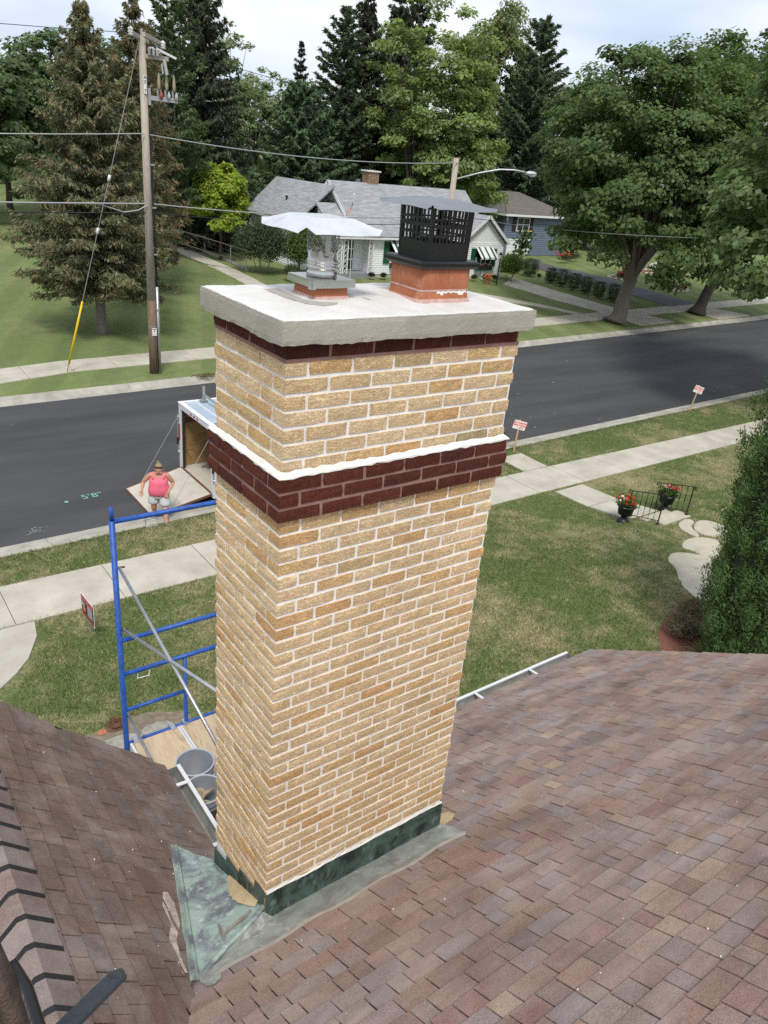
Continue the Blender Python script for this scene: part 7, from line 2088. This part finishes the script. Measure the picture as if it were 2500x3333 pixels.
# ------------------------------------------------------------------ steps railing and urns
def railing(x, label):
    r_ = empty("hand_railing", (x, 7.7, 0.4), label, "railing", "wrought iron railings at the front steps")
    a, b = 8.24, 7.28; za, zb = gz(x, 8.24)+0.02, 0.535
    ha, hb = 0.80, 0.80
    part("post", IRON, r_, lambda q: [q.tube([(x, b, zb), (x, b, zb+hb+0.02)], 0.018, 8), q.lathe((x, b, zb), [(0.05, 0), (0.05, 0.012), (0.02, 0.03)], 10)])
    part("post", IRON, r_, lambda q: [q.tube([(x, a, za), (x, a, za+ha)], 0.014, 8)])
    def scroll(cy, cz, s):
        return [(x, cy+s*0.055*math.cos(t)*(1-t*0.09), cz+0.055*math.sin(t)*(1-t*0.09)) for t in [k*0.5+1.57 for k in range(12)]]
    part("handrail", IRON, r_, lambda q: [q.tube([(x, a+0.10, za+ha), (x, a, za+ha+0.01), (x, b, zb+hb+0.03), (x, b-0.08, zb+hb+0.03)], 0.013, 8), q.tube(scroll(a+0.10, za+ha-0.055, 1), 0.010, 6), q.tube(scroll(b-0.08, zb+hb-0.025, -1), 0.011, 6)])
    part("bottom_rail", IRON, r_, lambda q: q.tube([(x, a, za+0.10), (x, b, zb+0.09)], 0.009, 6))
    for k in range(5):
        t = (k+1)/6; y_ = a+(b-a)*t
        z0_ = za+0.10+(zb-za-0.01)*t; z1_ = za+ha+(zb+hb-za-ha+0.02)*t
        def bal(q):
            q.tube([(x, y_, z0_), (x, y_, z0_+0.25)], 0.008, 6)
            q.tube([(x, y_, z0_+0.25), (x, y_, z0_+0.30), (x, y_, z0_+0.45), (x, y_, z0_+0.50)], [0.008, 0.014, 0.014, 0.008], 4)
            q.tube([(x, y_, z0_+0.50), (x, y_, z1_)], 0.008, 6)
        part("baluster", IRON, r_, bal)
railing(15.62, "nearer black iron railing with scrolled ends at the front steps")
railing(16.93, "farther black iron railing at the front steps, behind the second urn")
def urn(x, y, label, seed):
    z = gz(x, y)
    u = empty("flower_urn", (x, y, z), label, "urn", "black urns of red flowers by the front steps")
    part("urn_body", URNM, u, lambda q: q.lathe((x, y, z), [(0.17, 0), (0.17, 0.05), (0.10, 0.09), (0.07, 0.15), (0.10, 0.19), (0.19, 0.24), (0.215, 0.44), (0.26, 0.47), (0.255, 0.50), (0.21, 0.49), (0.001, 0.46)], 20), True)
    rs = np.random.default_rng(seed); n = 420
    P = np.stack([x+rs.normal(size=n)*0.13, y+rs.normal(size=n)*0.13, z+0.53+np.abs(rs.normal(size=n))*0.09], 1)
    leaves("foliage", P, rs.normal(size=(n, 3))+np.array([0, 0, 0.8]), rs.normal(size=(n, 3)), rs.uniform(0.05, 0.10, n), rs.uniform(0.03, 0.06, n), tint(n, (0.10,0.16,0.04)), LEAF, u)
    part("red_flowers", REDFLOWER, u, lambda q: [q.ball((x+random.gauss(0, 0.13), y+random.gauss(0, 0.13), z+0.66+random.uniform(-0.06, 0.10)), random.uniform(0.02, 0.042), 6, 4, 0.2) for k in range(20)])
    part("white_flowers", WHITEFLOWER, u, lambda q: [q.ball((x-0.10+random.gauss(0, 0.06), y+0.05+random.gauss(0, 0.08), z+0.68+random.uniform(-0.05, 0.08)), random.uniform(0.018, 0.032), 6, 4, 0.2) for k in range(8)])
urn(15.30, 8.10, "black urn of red and white flowers left of the nearer railing", 1)
urn(17.10, 8.05, "black urn of red flowers behind the farther railing", 2)

# ------------------------------------------------------------------ tall cedar and perennials at the right
def arborvitae(x0, y0, rad, hgt, label):
    rs = np.random.default_rng(77)
    z0 = gz(x0, y0)
    root = empty("cedar_tree", (x0, y0, z0), label, "tree")
    k = 3600
    t = rs.random(k)*0.9; a = rs.uniform(0, 6.283, k)
    prof = np.interp(t, [0, 0.10, 0.22, 0.55, 0.75, 0.9, 1.0], [0.72, 0.90, 1.0, 0.97, 0.72, 0.36, 0.02])
    lob = 1+0.06*np.sin(a*5+t*9)+0.06*np.sin(a*9-t*17)
    r = rad*prof*lob*rs.uniform(0.80, 1.08, k)
    ta = rs.uniform(0, 6.283, 330); tz = rs.random(330)*0.9*hgt          # the sprays gather in tufts with hollows between
    da = np.abs((a[:, None]-ta[None]+math.pi) % (2*math.pi)-math.pi)*rad; dd = np.sqrt(da**2+((t*hgt)[:, None]-tz[None])**2*0.55).min(1)
    r = r*(0.84+0.24*np.maximum(0, 1-(dd/0.24)**2))
    Cn = np.stack([x0+r*np.cos(a), y0+r*np.sin(a), z0+0.05+hgt*t], 1)
    per = 40
    idx = np.repeat(np.arange(k), per); n = len(idx)
    out_ = np.stack([np.cos(a), np.sin(a), np.full(k, 0.35)], 1)[idx]
    off = rs.normal(size=(n, 3))*np.array([0.055, 0.055, 0.075])
    P = Cn[idx]+off
    tang = np.stack([-np.sin(a), np.cos(a), np.zeros(k)], 1)[idx]
    fan = rs.normal(size=(k, 3))[idx]
    N = tang*rs.choice([-1, 1], (n, 1))*0.9 + out_*0.7 + fan*0.5 + rs.normal(size=(n, 3))*0.45
    D = out_*0.8 + np.array([0, 0, 0.75]) + rs.normal(size=(n, 3))*0.45
    L = rs.uniform(0.045, 0.085, n)
    tone = rs.uniform(0.75, 1.3, k)[idx]
    C = np.array((0.095,0.165,0.050))[None]*tone[:, None]*rs.uniform(0.75, 1.3, (n, 1))
    leaves("crown", P, N, D, L, L*0.27, np.clip(C, 0.002, 1), NEEDLE, root)
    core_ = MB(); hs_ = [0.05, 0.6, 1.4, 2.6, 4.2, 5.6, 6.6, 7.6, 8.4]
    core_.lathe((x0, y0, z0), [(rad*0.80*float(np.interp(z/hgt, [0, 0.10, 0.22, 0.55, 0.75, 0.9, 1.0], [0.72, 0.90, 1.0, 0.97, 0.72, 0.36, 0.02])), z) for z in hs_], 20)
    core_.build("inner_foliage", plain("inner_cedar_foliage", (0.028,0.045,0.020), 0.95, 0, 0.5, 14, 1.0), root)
    part("trunk", BARK, root, lambda q: q.tube([(x0, y0, z0-0.1), (x0, y0, z0+hgt*0.9)], [0.14, 0.02], 8))
    part("inner_branches", BARK, root, lambda q: [q.tube([(x0, y0, z0+0.2+hgt*0.85*i/60), (x0+rad*0.8*(1-i/60)*math.cos(i*2.4), y0+rad*0.8*(1-i/60)*math.sin(i*2.4), z0+0.6+hgt*0.85*i/60)], [0.02, 0.006], 4) for i in range(60)])
arborvitae(11.55, 2.45, 1.05, 8.6, "tall dense dark green cedar at the right edge of the picture, beside the mulch bed")
rs_ = np.random.default_rng(9)
def strap_plant(x, y, n, ln, col, label, cat="plant", name="daylily"):
    z = gz(x, y); r_ = empty(name, (x, y, z), label, cat)
    q = MB()
    for k in range(n):
        a = random.uniform(0, 6.28); L_ = ln*random.uniform(0.6, 1.15); w_ = 0.010
        dx, dy = math.cos(a), math.sin(a); sp = random.uniform(0.35, 1.0)
        pts = [(x+dx*L_*sp*t, y+dy*L_*sp*t, z+L_*(0.95*t-0.95*t*t*sp*0.9)) for t in (0, 0.25, 0.5, 0.75, 1)]
        ww_ = [w_, w_*1.2, w_, w_*0.7, 0.001]
        vs = [(p[0]-dy*w2, p[1]+dx*w2, p[2]) for p, w2 in zip(pts, ww_)] + [(p[0]+dy*w2, p[1]-dx*w2, p[2]) for p, w2 in zip(pts, ww_)]
        q.add(vs, [(i, 5+i, 6+i, i+1) for i in range(4)])
    q.build("leaves", plain(name+"_leaf", col, 0.6, 0, 0.35, 9), r_)
strap_plant(11.15, 3.05, 46, 0.55, (0.17,0.20,0.06), "yellowing strap leaved plant at the edge of the mulch bed, lowest one")
strap_plant(11.75, 3.50, 40, 0.55, (0.15,0.18,0.055), "yellowing strap leaved plant next to the cedar, middle one")
strap_plant(12.6, 4.0, 40, 0.6, (0.14,0.17,0.06), "strap leaved plant at the upper end of the mulch bed")
shrub("shrub", (11.45, 3.78), (0.55, 0.42, 0.22), "low brownish ground cover shrub in the mulch bed", (0.19,0.18,0.10), 2600, 0.05, seed=80, alt=(0.20,0.135,0.088), altp=0.4, lumps=14)
shrub("shrub", (12.25, 4.05), (0.5, 0.4, 0.22), "upper low shrub with dull red leaves in the mulch bed", (0.19,0.18,0.10), 2000, 0.05, seed=81, alt=(0.22,0.12,0.085), altp=0.4, lumps=14)

# ------------------------------------------------------------------ trailer, truck and the woman
tr = empty("cargo_trailer", (8.0, 15.05, 0), "white enclosed trailer parked at the kerb with its rear ramp lowered", "trailer")
TX0, TX1, TY0, TY1, TZ0, TZ1 = 6.08, 9.9, 13.98, 16.12, 0.36, 2.16
part("side_wall", TRAILW, tr, lambda q: q.box(TX0+0.06, TY1-0.04, TZ0, TX1, TY1, TZ1))
part("side_wall", TRAILW, tr, lambda q: q.box(TX0+0.06, TY0, TZ0, TX1, TY0+0.04, TZ1))
part("nose", TRAILW, tr, lambda q: q.prism([(TX1+0.001, TY0, TZ0), (TX1+0.7, 15.05, TZ0), (TX1+0.001, TY1, TZ0)], (0, 0, TZ1-TZ0)))
part("inner_lining", PLYDARK, tr, lambda q: [q.box(TX0+0.10, TY1-0.062, TZ0+0.05, TX1-0.05, TY1-0.042, TZ1-0.12), q.box(TX0+0.10, TY0+0.042, TZ0+0.05, TX1-0.05, TY0+0.062, TZ1-0.12), q.box(TX1-0.05, TY0+0.062, TZ0+0.05, TX1-0.01, TY1-0.062, TZ1-0.12)])
part("lining_rail", RUST, tr, lambda q: q.box(TX0+0.16, TY1-0.075, TZ1-0.52, TX1-0.05, TY1-0.063, TZ1-0.40))
part("floor", RAMPM, tr, lambda q: q.box(TX0+0.02, TY0+0.04, TZ0-0.06, TX1, TY1-0.04, TZ0+0.02))
part("roof", TRAILROOF, tr, lambda q: q.box(TX0+0.05, TY0+0.03, TZ1, TX1, TY1-0.03, TZ1+0.03))
for k in range(4): part("roof_rib", ALU, tr, lambda q: q.box(TX0+0.42+0.62*k, TY0+0.04, TZ1+0.03, TX0+0.47+0.62*k, TY1-0.04, TZ1+0.043))
part("rear_frame", ALU, tr, lambda q: [q.box(TX0, TY1-0.14, TZ0-0.08, TX0+0.08, TY1+0.02, TZ1+0.04), q.box(TX0, TY0-0.02, TZ0-0.08, TX0+0.08, TY0+0.14, TZ1+0.04), q.box(TX0-0.01, TY0+0.14, TZ1-0.10, TX0+0.07, TY1-0.14, TZ1+0.04)])
part("roof_edge", WHITE, tr, lambda q: [q.box(TX0-0.02, TY0-0.03, TZ1+0.035, TX0+0.10, TY1+0.03, TZ1+0.06), q.box(TX0+0.10, TY1-0.05, TZ1+0.035, TX1, TY1+0.03, TZ1+0.058), q.box(TX0+0.10, TY0-0.03, TZ1+0.035, TX1, TY0+0.05, TZ1+0.058)])
part("door_seal", RUBBER, tr, lambda q: q.box(TX0+0.02, TY1-0.22, TZ0, TX0+0.06, TY1-0.14, TZ1-0.10))
for yy in (TY1-0.04, TY0+0.02): part("tail_light", REDLENS, tr, lambda q: q.box(TX0-0.02, yy, 1.15, TX0-0.001, yy+0.035, 1.60))
part("marker_light", REDLENS, tr, lambda q: [q.box(TX0-0.025, 14.85+0.2*k, TZ1-0.05, TX0-0.011, 14.93+0.2*k, TZ1-0.02) for k in range(3)])
for yy in (TY1+0.06, TY0-0.06):
    part("door_bar", GALV, tr, lambda q: [q.tube([(TX0-0.02, yy, 0.75), (TX0-0.02, yy, 1.85)], 0.014, 8), q.tube([(TX0-0.02, yy, 1.80), (TX0+0.04, yy-0.04, 1.80)], 0.02, 6), q.tube([(TX0-0.02, yy, 0.80), (TX0+0.04, yy-0.04, 0.80)], 0.02, 6)])
    part("bar_latch", RUBBER, tr, lambda q: q.box(TX0-0.05, yy-0.02, 1.0, TX0-0.005, yy+0.03, 1.2))
rp = part("ramp", RAMPM, tr, lambda q: q.hexa([(4.52, TY0+0.14, 0.008), (TX0, TY0+0.10, TZ0-0.03), (TX0, TY1-0.10, TZ0-0.03), (4.52, TY1-0.14, 0.008), (4.52, TY0+0.14, 0.03), (TX0, TY0+0.10, TZ0+0.02), (TX0, TY1-0.10, TZ0+0.02), (4.52, TY1-0.14, 0.03)]))
part("ramp_edge", RUST, rp, lambda q: [q.beam((4.50, TY0+0.12, 0.018), (TX0, TY0+0.08, TZ0-0.005), 0.03, 0.055), q.beam((4.505, TY0+0.12, 0.020), (4.505, TY1-0.12, 0.020), 0.035, 0.03), q.beam((4.50, TY1-0.12, 0.018), (TX0, TY1-0.08, TZ0-0.005), 0.03, 0.055)])
part("ramp_hinge", RUST, rp, lambda q: q.box(TX0-0.03, TY0+0.1, TZ0-0.01, TX0+0.03, TY1-0.1, TZ0+0.03))
part("ramp_seam", TRAILGREY, rp, lambda q: q.beam((5.28, TY0+0.13, 0.198), (5.28, TY1-0.13, 0.198), 0.012, 0.006))
for yy in (TY1-0.10, TY0+0.10): part("ramp_cable", GREYCABLE, rp, lambda q: q.tube([(TX0+0.03, yy, TZ1-0.14), (4.95, yy+(0.02 if yy > 15 else -0.02), 0.12)], 0.006, 4))
part("chassis", TRAILGREY, tr, lambda q: [q.box(TX0+0.1, TY0+0.1, 0.18, TX1, TY0+0.2, TZ0-0.06), q.box(TX0+0.1, TY1-0.2, 0.18, TX1, TY1-0.1, TZ0-0.06), q.beam((TX1, TY0+0.3, 0.32), (11.3, 15.05, 0.40), 0.09, 0.09), q.beam((TX1, TY1-0.3, 0.32), (11.3, 15.05, 0.40), 0.09, 0.09)])
def wheel(parent, x, y, r, wdt):
    w_ = part("wheel", RUBBER, parent, lambda q: [q.tube([(x, y-wdt/2, r), (x, y+wdt/2, r)], r, 24)], False)
    part("rim", ALU, w_, lambda q: [q.tube([(x, y-wdt/2-0.006, r), (x, y+wdt/2+0.006, r)], r*0.58, 16)])
for yy in (TY0+0.02, TY1-0.02):
    for xx in (7.7, 8.5): wheel(tr, xx, yy-0.10 if yy < 15 else yy+0.10, 0.32, 0.18)
rk = empty("ladder_rack", (6.7, 15.05, TZ1+0.06), "grey steel roof rack rail at the rear of the white trailer", "roof rack")
part("upright", GALV, rk, lambda q: [q.box(6.70, TY1-0.16, TZ1+0.06, 6.76, TY1-0.10, TZ1+0.46), q.box(6.64, TY1-0.22, TZ1+0.06, 6.82, TY1-0.04, TZ1+0.085)])
part("cross_rail", GALV, rk, lambda q: q.beam((6.73, TY1-0.13, TZ1+0.22), (6.73, TY0+0.1, TZ1+0.22), 0.05, 0.05))
for k in range(3):
    q = MB(); q.tube([(6.55+0.1*k, 15.75-0.12*k, TZ0+0.06), (8.6, 15.85-0.14*k, TZ0+0.07)], 0.03, 6)
    tag(q.build("pipe", TRAILGREY), ("grey pipe against the wall on the trailer floor", "middle grey pipe on the trailer floor", "nearest grey pipe on the trailer floor")[k], "pipe", "pipes on the trailer floor")
hs = MB(); hs.tube([(7.15, TY1-0.10, 1.62), (7.14, TY1-0.12, 1.05), (7.18, TY1-0.12, 0.95), (7.22, TY1-0.11, 1.6)], 0.018, 6)
tag(hs.build("hand_tool", PLYDARK), "long handled tool hanging on the inner wall of the trailer", "tool")
h2 = MB(); h2.tube([(7.25, TY1-0.10, 1.55), (7.33, TY1-0.12, 1.40), (7.36, TY1-0.14, 0.42)], 0.012, 6)
tag(h2.build("rope", GLOVE), "tan rope hanging inside the trailer beside the long tool", "rope")

tk = empty("pickup_truck", (14.2, 15.15, 0), "white pickup truck hidden behind the chimney, only its front corner showing", "truck")
part("body", CARWHITE, tk, lambda q: [q.hexa([(11.7, 14.28, 0.45), (16.75, 14.28, 0.45), (16.75, 16.05, 0.45), (11.7, 16.05, 0.45), (11.7, 14.33, 1.02), (16.62, 14.36, 0.93), (16.62, 15.97, 0.93), (11.7, 16.0, 1.02)]),
                                       q.hexa([(16.75, 14.34, 0.47), (16.98, 14.55, 0.5), (16.98, 15.78, 0.5), (16.75, 15.99, 0.47), (16.62, 14.42, 0.88), (16.80, 14.6, 0.82), (16.80, 15.73, 0.82), (16.62, 15.91, 0.88)])])
part("cab", CARWHITE, tk, lambda q: q.hexa([(13.2, 14.38, 1.0), (15.5, 14.38, 0.98), (15.5, 15.95, 0.98), (13.2, 15.95, 1.0), (13.5, 14.55, 1.72), (14.7, 14.55, 1.72), (14.7, 15.78, 1.72), (13.5, 15.78, 1.72)]))
part("window", GLASS, tk, lambda q: [q.hexa([(13.45, 14.385, 1.08), (15.25, 14.385, 1.08), (15.25, 14.40, 1.08), (13.45, 14.40, 1.08), (13.62, 14.515, 1.62), (14.68, 14.515, 1.62), (14.68, 14.53, 1.62), (13.62, 14.53, 1.62)])])
part("windscreen", GLASS, tk, lambda q: q.hexa([(15.40, 14.5, 1.02), (15.46, 14.5, 1.02), (15.46, 15.83, 1.02), (15.40, 15.83, 1.02), (14.76, 14.64, 1.66), (14.80, 14.64, 1.66), (14.80, 15.69, 1.66), (14.76, 15.69, 1.66)]))
part("headlight", GLASS, tk, lambda q: q.ball((16.90, 14.52, 0.72), (0.08, 0.10, 0.10), 8, 6))
part("headlight", GLASS, tk, lambda q: q.ball((16.90, 15.80, 0.72), (0.08, 0.10, 0.10), 8, 6))
part("bumper", RUBBER, tk, lambda q: q.box(16.76, 14.42, 0.34, 17.02, 15.92, 0.49))
for xx in (12.6, 15.9):
    for yy in (14.40, 15.93): wheel(tk, xx, yy, 0.37, 0.22)

# ------------------------------------------------------------------ the woman in pink stepping off the ramp
pf = Vector((0.38, 0.925, 0)).normalized(); prr = Vector((0.925, -0.38, 0)).normalized()
PB = Vector((4.62, 13.86, 0.055))
def pp(a, b, c): return PB + prr*a*1.04 + pf*b*1.04 + Vector((0, 0, c*0.885))
def skin_obj(name, nodes, edges, rads, mat, parent, root_i=0, sub=2):
    me = bpy.data.meshes.new(name)
    base = OFF[parent.name]
    me.from_pydata([tuple(Vector(p)-base) for p in nodes], edges, [])
    me.skin_vertices.new() if len(me.skin_vertices) == 0 and hasattr(me.skin_vertices, 'new') else None
    o = link(name, me, parent, base)
    me.materials.append(mat)
    md = o.modifiers.new("skin", 'SKIN')
    if len(me.skin_vertices) == 0:
        bm = bmesh.new(); bm.from_mesh(me); bm.verts.layers.skin.verify(); bm.to_mesh(me); bm.free()
    sv = me.skin_vertices[0].data
    for i, r in enumerate(rads):
        sv[i].radius = r if isinstance(r, tuple) else (r, r)
        sv[i].use_root = (i == root_i)
    md.use_smooth_shade = True
    s2 = o.modifiers.new("sub", 'SUBSURF'); s2.levels = sub; s2.render_levels = sub
    return o
wm = empty("person", tuple(PB), "woman in a pink tank top and grey shorts stepping off the trailer ramp", "person")
N_ = []; E_ = []; RD = []
def nd(p, r, par=None):
    N_.append(p); RD.append(r)
    if par is not None: E_.append((par, len(N_)-1))
    return len(N_)-1
pel = nd(pp(0, 0, 0.86), (0.20, 0.15))
bel = nd(pp(0, -0.04, 1.02), (0.20, 0.165), pel)
che = nd(pp(0, -0.05, 1.22), (0.185, 0.145), bel)
shc = nd(pp(0, -0.04, 1.34), (0.13, 0.095), che)
nk = nd(pp(0.0, -0.07, 1.42), 0.056, shc)
hd0 = nd(pp(0.01, -0.115, 1.49), 0.072, nk)
hd1 = nd(pp(0.012, -0.115, 1.56), 0.092, hd0)
hd2 = nd(pp(0.015, -0.09, 1.625), 0.082, hd1)
def arm(sx, sh, el, wr, fdir):
    a = nd(pp(*sh), 0.068, shc); b = nd(pp(*[(u+v)/2 for u, v in zip(sh, el)]), 0.064, a); c = nd(pp(*el), 0.050, b); d = nd(pp(*[(u+v)/2 for u, v in zip(el, wr)]), 0.046, c)
    e_ = nd(pp(*wr), 0.030, d)
    hv = Vector(fdir).normalized()
    hp = Vector(wr)+hv*0.055; palm = nd(pp(*hp), 0.033, e_)
    side = Vector((1, 0, 0)) - hv*hv.x; side.normalize()
    for k in range(4):
        s_ = side*(-0.027+0.018*k); L_ = (0.060, 0.072, 0.068, 0.052)[k]
        k1 = nd(pp(*(hp+hv*0.035+s_)), 0.0095, palm); k2 = nd(pp(*(hp+hv*(0.035+L_*0.55)+s_*1.15+Vector((0, -0.012, -0.004)))), 0.0088, k1)
        nd(pp(*(hp+hv*(0.035+L_)+s_*1.2+Vector((0, -0.03, -0.012)))), 0.008, k2)
    th = nd(pp(*(hp-hv*0.012+side*(-0.042)*sx*-1)), 0.011, palm); nd(pp(*(hp+hv*0.03+side*(0.062)*sx+Vector((0, -0.015, 0)))), 0.009, th)
arm(-1, (-0.185, -0.02, 1.345), (-0.345, 0.02, 1.115), (-0.375, -0.12, 0.955), (-0.05, -0.35, -0.8))
arm(1, (0.185, -0.03, 1.335), (0.325, 0.03, 1.085), (0.215, -0.15, 0.925), (-0.35, -0.25, -0.75))
def leg(hip, kn, an, toe):
    a = nd(pp(*hip), 0.118, pel); b = nd(pp(*[(u*0.5+v*0.5) for u, v in zip(hip, kn)]), 0.105, a); c = nd(pp(*kn), 0.074, b)
    d = nd(pp(*[(u*0.62+v*0.38) for u, v in zip(kn, an)]), 0.070, c); e_ = nd(pp(*an), 0.042, d)
    nd(pp(*toe), 0.036, e_)
leg((0.105, -0.02, 0.80), (0.135, -0.20, 0.475), (0.150, -0.34, 0.115), (0.155, -0.43, 0.09))
leg((-0.105, 0.02, 0.80), (-0.125, -0.06, 0.455), (-0.125, 0.16, 0.105), (-0.15, 0.06, 0.06))
skin_obj("body", N_, E_, RD, SKIN, wm, 0)
def loft(q, rings, n=18, close=(True, True), wob=0.0):
    """rings: (a, b, c, ra, rb) ellipses in the body's own axes"""
    vs = []
    for (a_, b_, c_, ra, rb) in rings:
        for k in range(n):
            t_ = 2*math.pi*k/n; w_ = 1+wob*math.sin(3*t_+c_*31)+wob*math.sin(5*t_-c_*47)
            vs.append(pp(a_+ra*w_*math.cos(t_), b_+rb*w_*math.sin(t_), c_))
    fs = [(i*n+k, i*n+(k+1) % n, (i+1)*n+(k+1) % n, (i+1)*n+k) for i in range(len(rings)-1) for k in range(n)]
    if close[0]: fs.append(tuple(reversed(range(n))))
    if close[1]: fs.append(tuple((len(rings)-1)*n+k for k in range(n)))
    q.add(vs, fs)
def topfn(q):
    loft(q, [(0, -0.01, 0.775, 0.232, 0.185), (0, -0.02, 0.84, 0.245, 0.198), (0, -0.035, 0.93, 0.243, 0.205), (0, -0.045, 1.02, 0.228, 0.20), (0, -0.05, 1.10, 0.212, 0.182), (0, -0.06, 1.18, 0.212, 0.185),
             (0, -0.055, 1.25, 0.200, 0.160), (0, -0.045, 1.31, 0.165, 0.118), (0, -0.035, 1.345, 0.120, 0.085)], 22, (True, False), 0.012)
    for s_ in (-1, 1):
        q.tube([pp(s_*0.115, -0.150, 1.27), pp(s_*0.118, -0.115, 1.345), pp(s_*0.122, -0.035, 1.412), pp(s_*0.115, 0.04, 1.36), pp(s_*0.10, 0.075, 1.27)], [0.030, 0.032, 0.030, 0.032, 0.030], 8)
part("tank_top", PINKCLOTH, wm, topfn, True)
def shortfn(q):
    loft(q, [(0, 0.0, 0.86, 0.215, 0.170), (0, 0.0, 0.80, 0.232, 0.180), (0, 0.0, 0.73, 0.236, 0.178), (0, -0.01, 0.68, 0.215, 0.155)], 22, (True, True), 0.010)
    loft(q, [(0.105, -0.02, 0.74, 0.122, 0.150), (0.120, -0.075, 0.66, 0.128, 0.142), (0.130, -0.125, 0.575, 0.130, 0.132), (0.133, -0.150, 0.525, 0.128, 0.126)], 16, (True, True), 0.014)
    loft(q, [(-0.105, 0.01, 0.74, 0.122, 0.150), (-0.118, -0.015, 0.66, 0.126, 0.140), (-0.124, -0.035, 0.585, 0.126, 0.130), (-0.126, -0.045, 0.54, 0.124, 0.124)], 16, (True, True), 0.014)
part("shorts", SHORTS, wm, shortfn, True)
part("hair", HAIR, wm, lambda q: [q.ball(pp(0.013, -0.055, 1.605), (0.088, 0.092, 0.082), 14, 10, 0.02), q.ball(pp(0.005, -0.025, 1.54), (0.080, 0.072, 0.085), 12, 8, 0.02), q.ball(pp(0.0, 0.0, 1.70), (0.034, 0.034, 0.034), 10, 6, 0.05)], True)
part("sunglasses", SHADES, wm, lambda q: [q.beam(pp(-0.062, -0.178, 1.628), pp(0.092, -0.185, 1.622), 0.012, 0.036), q.beam(pp(-0.075, -0.17, 1.63), pp(-0.085, -0.06, 1.61), 0.008, 0.02), q.beam(pp(0.105, -0.17, 1.625), pp(0.108, -0.06, 1.60), 0.008, 0.02)])
part("face", SKIN, wm, lambda q: [q.ball(pp(0.014, -0.205, 1.545), (0.014, 0.016, 0.022), 8, 6), q.ball(pp(-0.03, -0.19, 1.565), (0.02, 0.008, 0.008), 6, 4), q.ball(pp(0.058, -0.192, 1.563), (0.02, 0.008, 0.008), 6, 4), q.ball(pp(-0.082, -0.10, 1.545), (0.012, 0.016, 0.025), 6, 5), q.ball(pp(0.106, -0.105, 1.545), (0.012, 0.016, 0.025), 6, 5)], True)
part("mouth", plain("lips", (0.36,0.12,0.10), 0.5), wm, lambda q: q.ball(pp(0.015, -0.196, 1.498), (0.022, 0.010, 0.007), 8, 5), True)
for (an, toe) in (((0.150, -0.34, 0.075), (0.158, -0.50, 0.075)), ((-0.125, 0.16, 0.05), (-0.16, 0.01, 0.035))):
    def shoe(q):
        A_ = pp(*an); T_ = pp(*toe); d = (T_-A_)
        q.tube([A_-d*0.42+Vector((0, 0, 0.02)), A_-d*0.30+Vector((0, 0, 0.015)), A_+Vector((0, 0, 0.012)), A_+d*0.55-Vector((0, 0, 0.005)), T_-Vector((0, 0, 0.014)), T_+d*0.16-Vector((0, 0, 0.022))], [0.022, 0.046, 0.056, 0.048, 0.042, 0.016], 10)
    sh = part("shoe", SHOE, wm, shoe, True)
    part("sole", WHITE, sh, lambda q: q.beam(pp(*an)-(pp(*toe)-pp(*an))*0.36-Vector((0, 0, 0.035)), pp(*toe)+(pp(*toe)-pp(*an))*0.12-Vector((0, 0, 0.045)), 0.085, 0.022))

# fallen leaves and a clump of cut twigs on the far kerb
def fallen(q):
    for k in range(260):
        x = random.uniform(2, 34); y = random.choice((random.uniform(12.2, 13.3+0.03*x), random.uniform(12.15, 12.3), random.uniform(9.0, 10.5)))
        z = gz(x, y)+0.045; s_ = random.uniform(0.012, 0.028); a = random.uniform(0, 6.28)
        q.add([(x+s_*math.cos(a+b), y+s_*math.sin(a+b), z+random.uniform(-0.01, 0.012)) for b in (0, 1.6, 3.14, 4.7)], [(0, 1, 2, 3)])
fo = MB(); fallen(fo); tag(fo.build("fallen_leaves", plain("dry_leaf", (0.40,0.31,0.14), 0.9, 0, 0.4, 3)), "dry yellow leaves scattered over the grass beside the sidewalk", "leaves", kind="stuff")
tw_ = MB()
for k in range(70):
    x = 10.6+random.gauss(0, 0.28); y = yB(10.6)+0.42+random.gauss(0, 0.10); z = 0.16+random.uniform(0, 0.10); a = random.uniform(-0.9, 0.9)
    tw_.tube([(x, y, z), (x+0.3*math.cos(a), y+0.15*math.sin(a), z+random.uniform(-0.04, 0.06))], 0.008, 4)
tag(tw_.build("cut_twigs", plain("wilted_twigs", (0.13,0.12,0.04), 0.9)), "small heap of wilted twigs lying on the far kerb", "twigs")
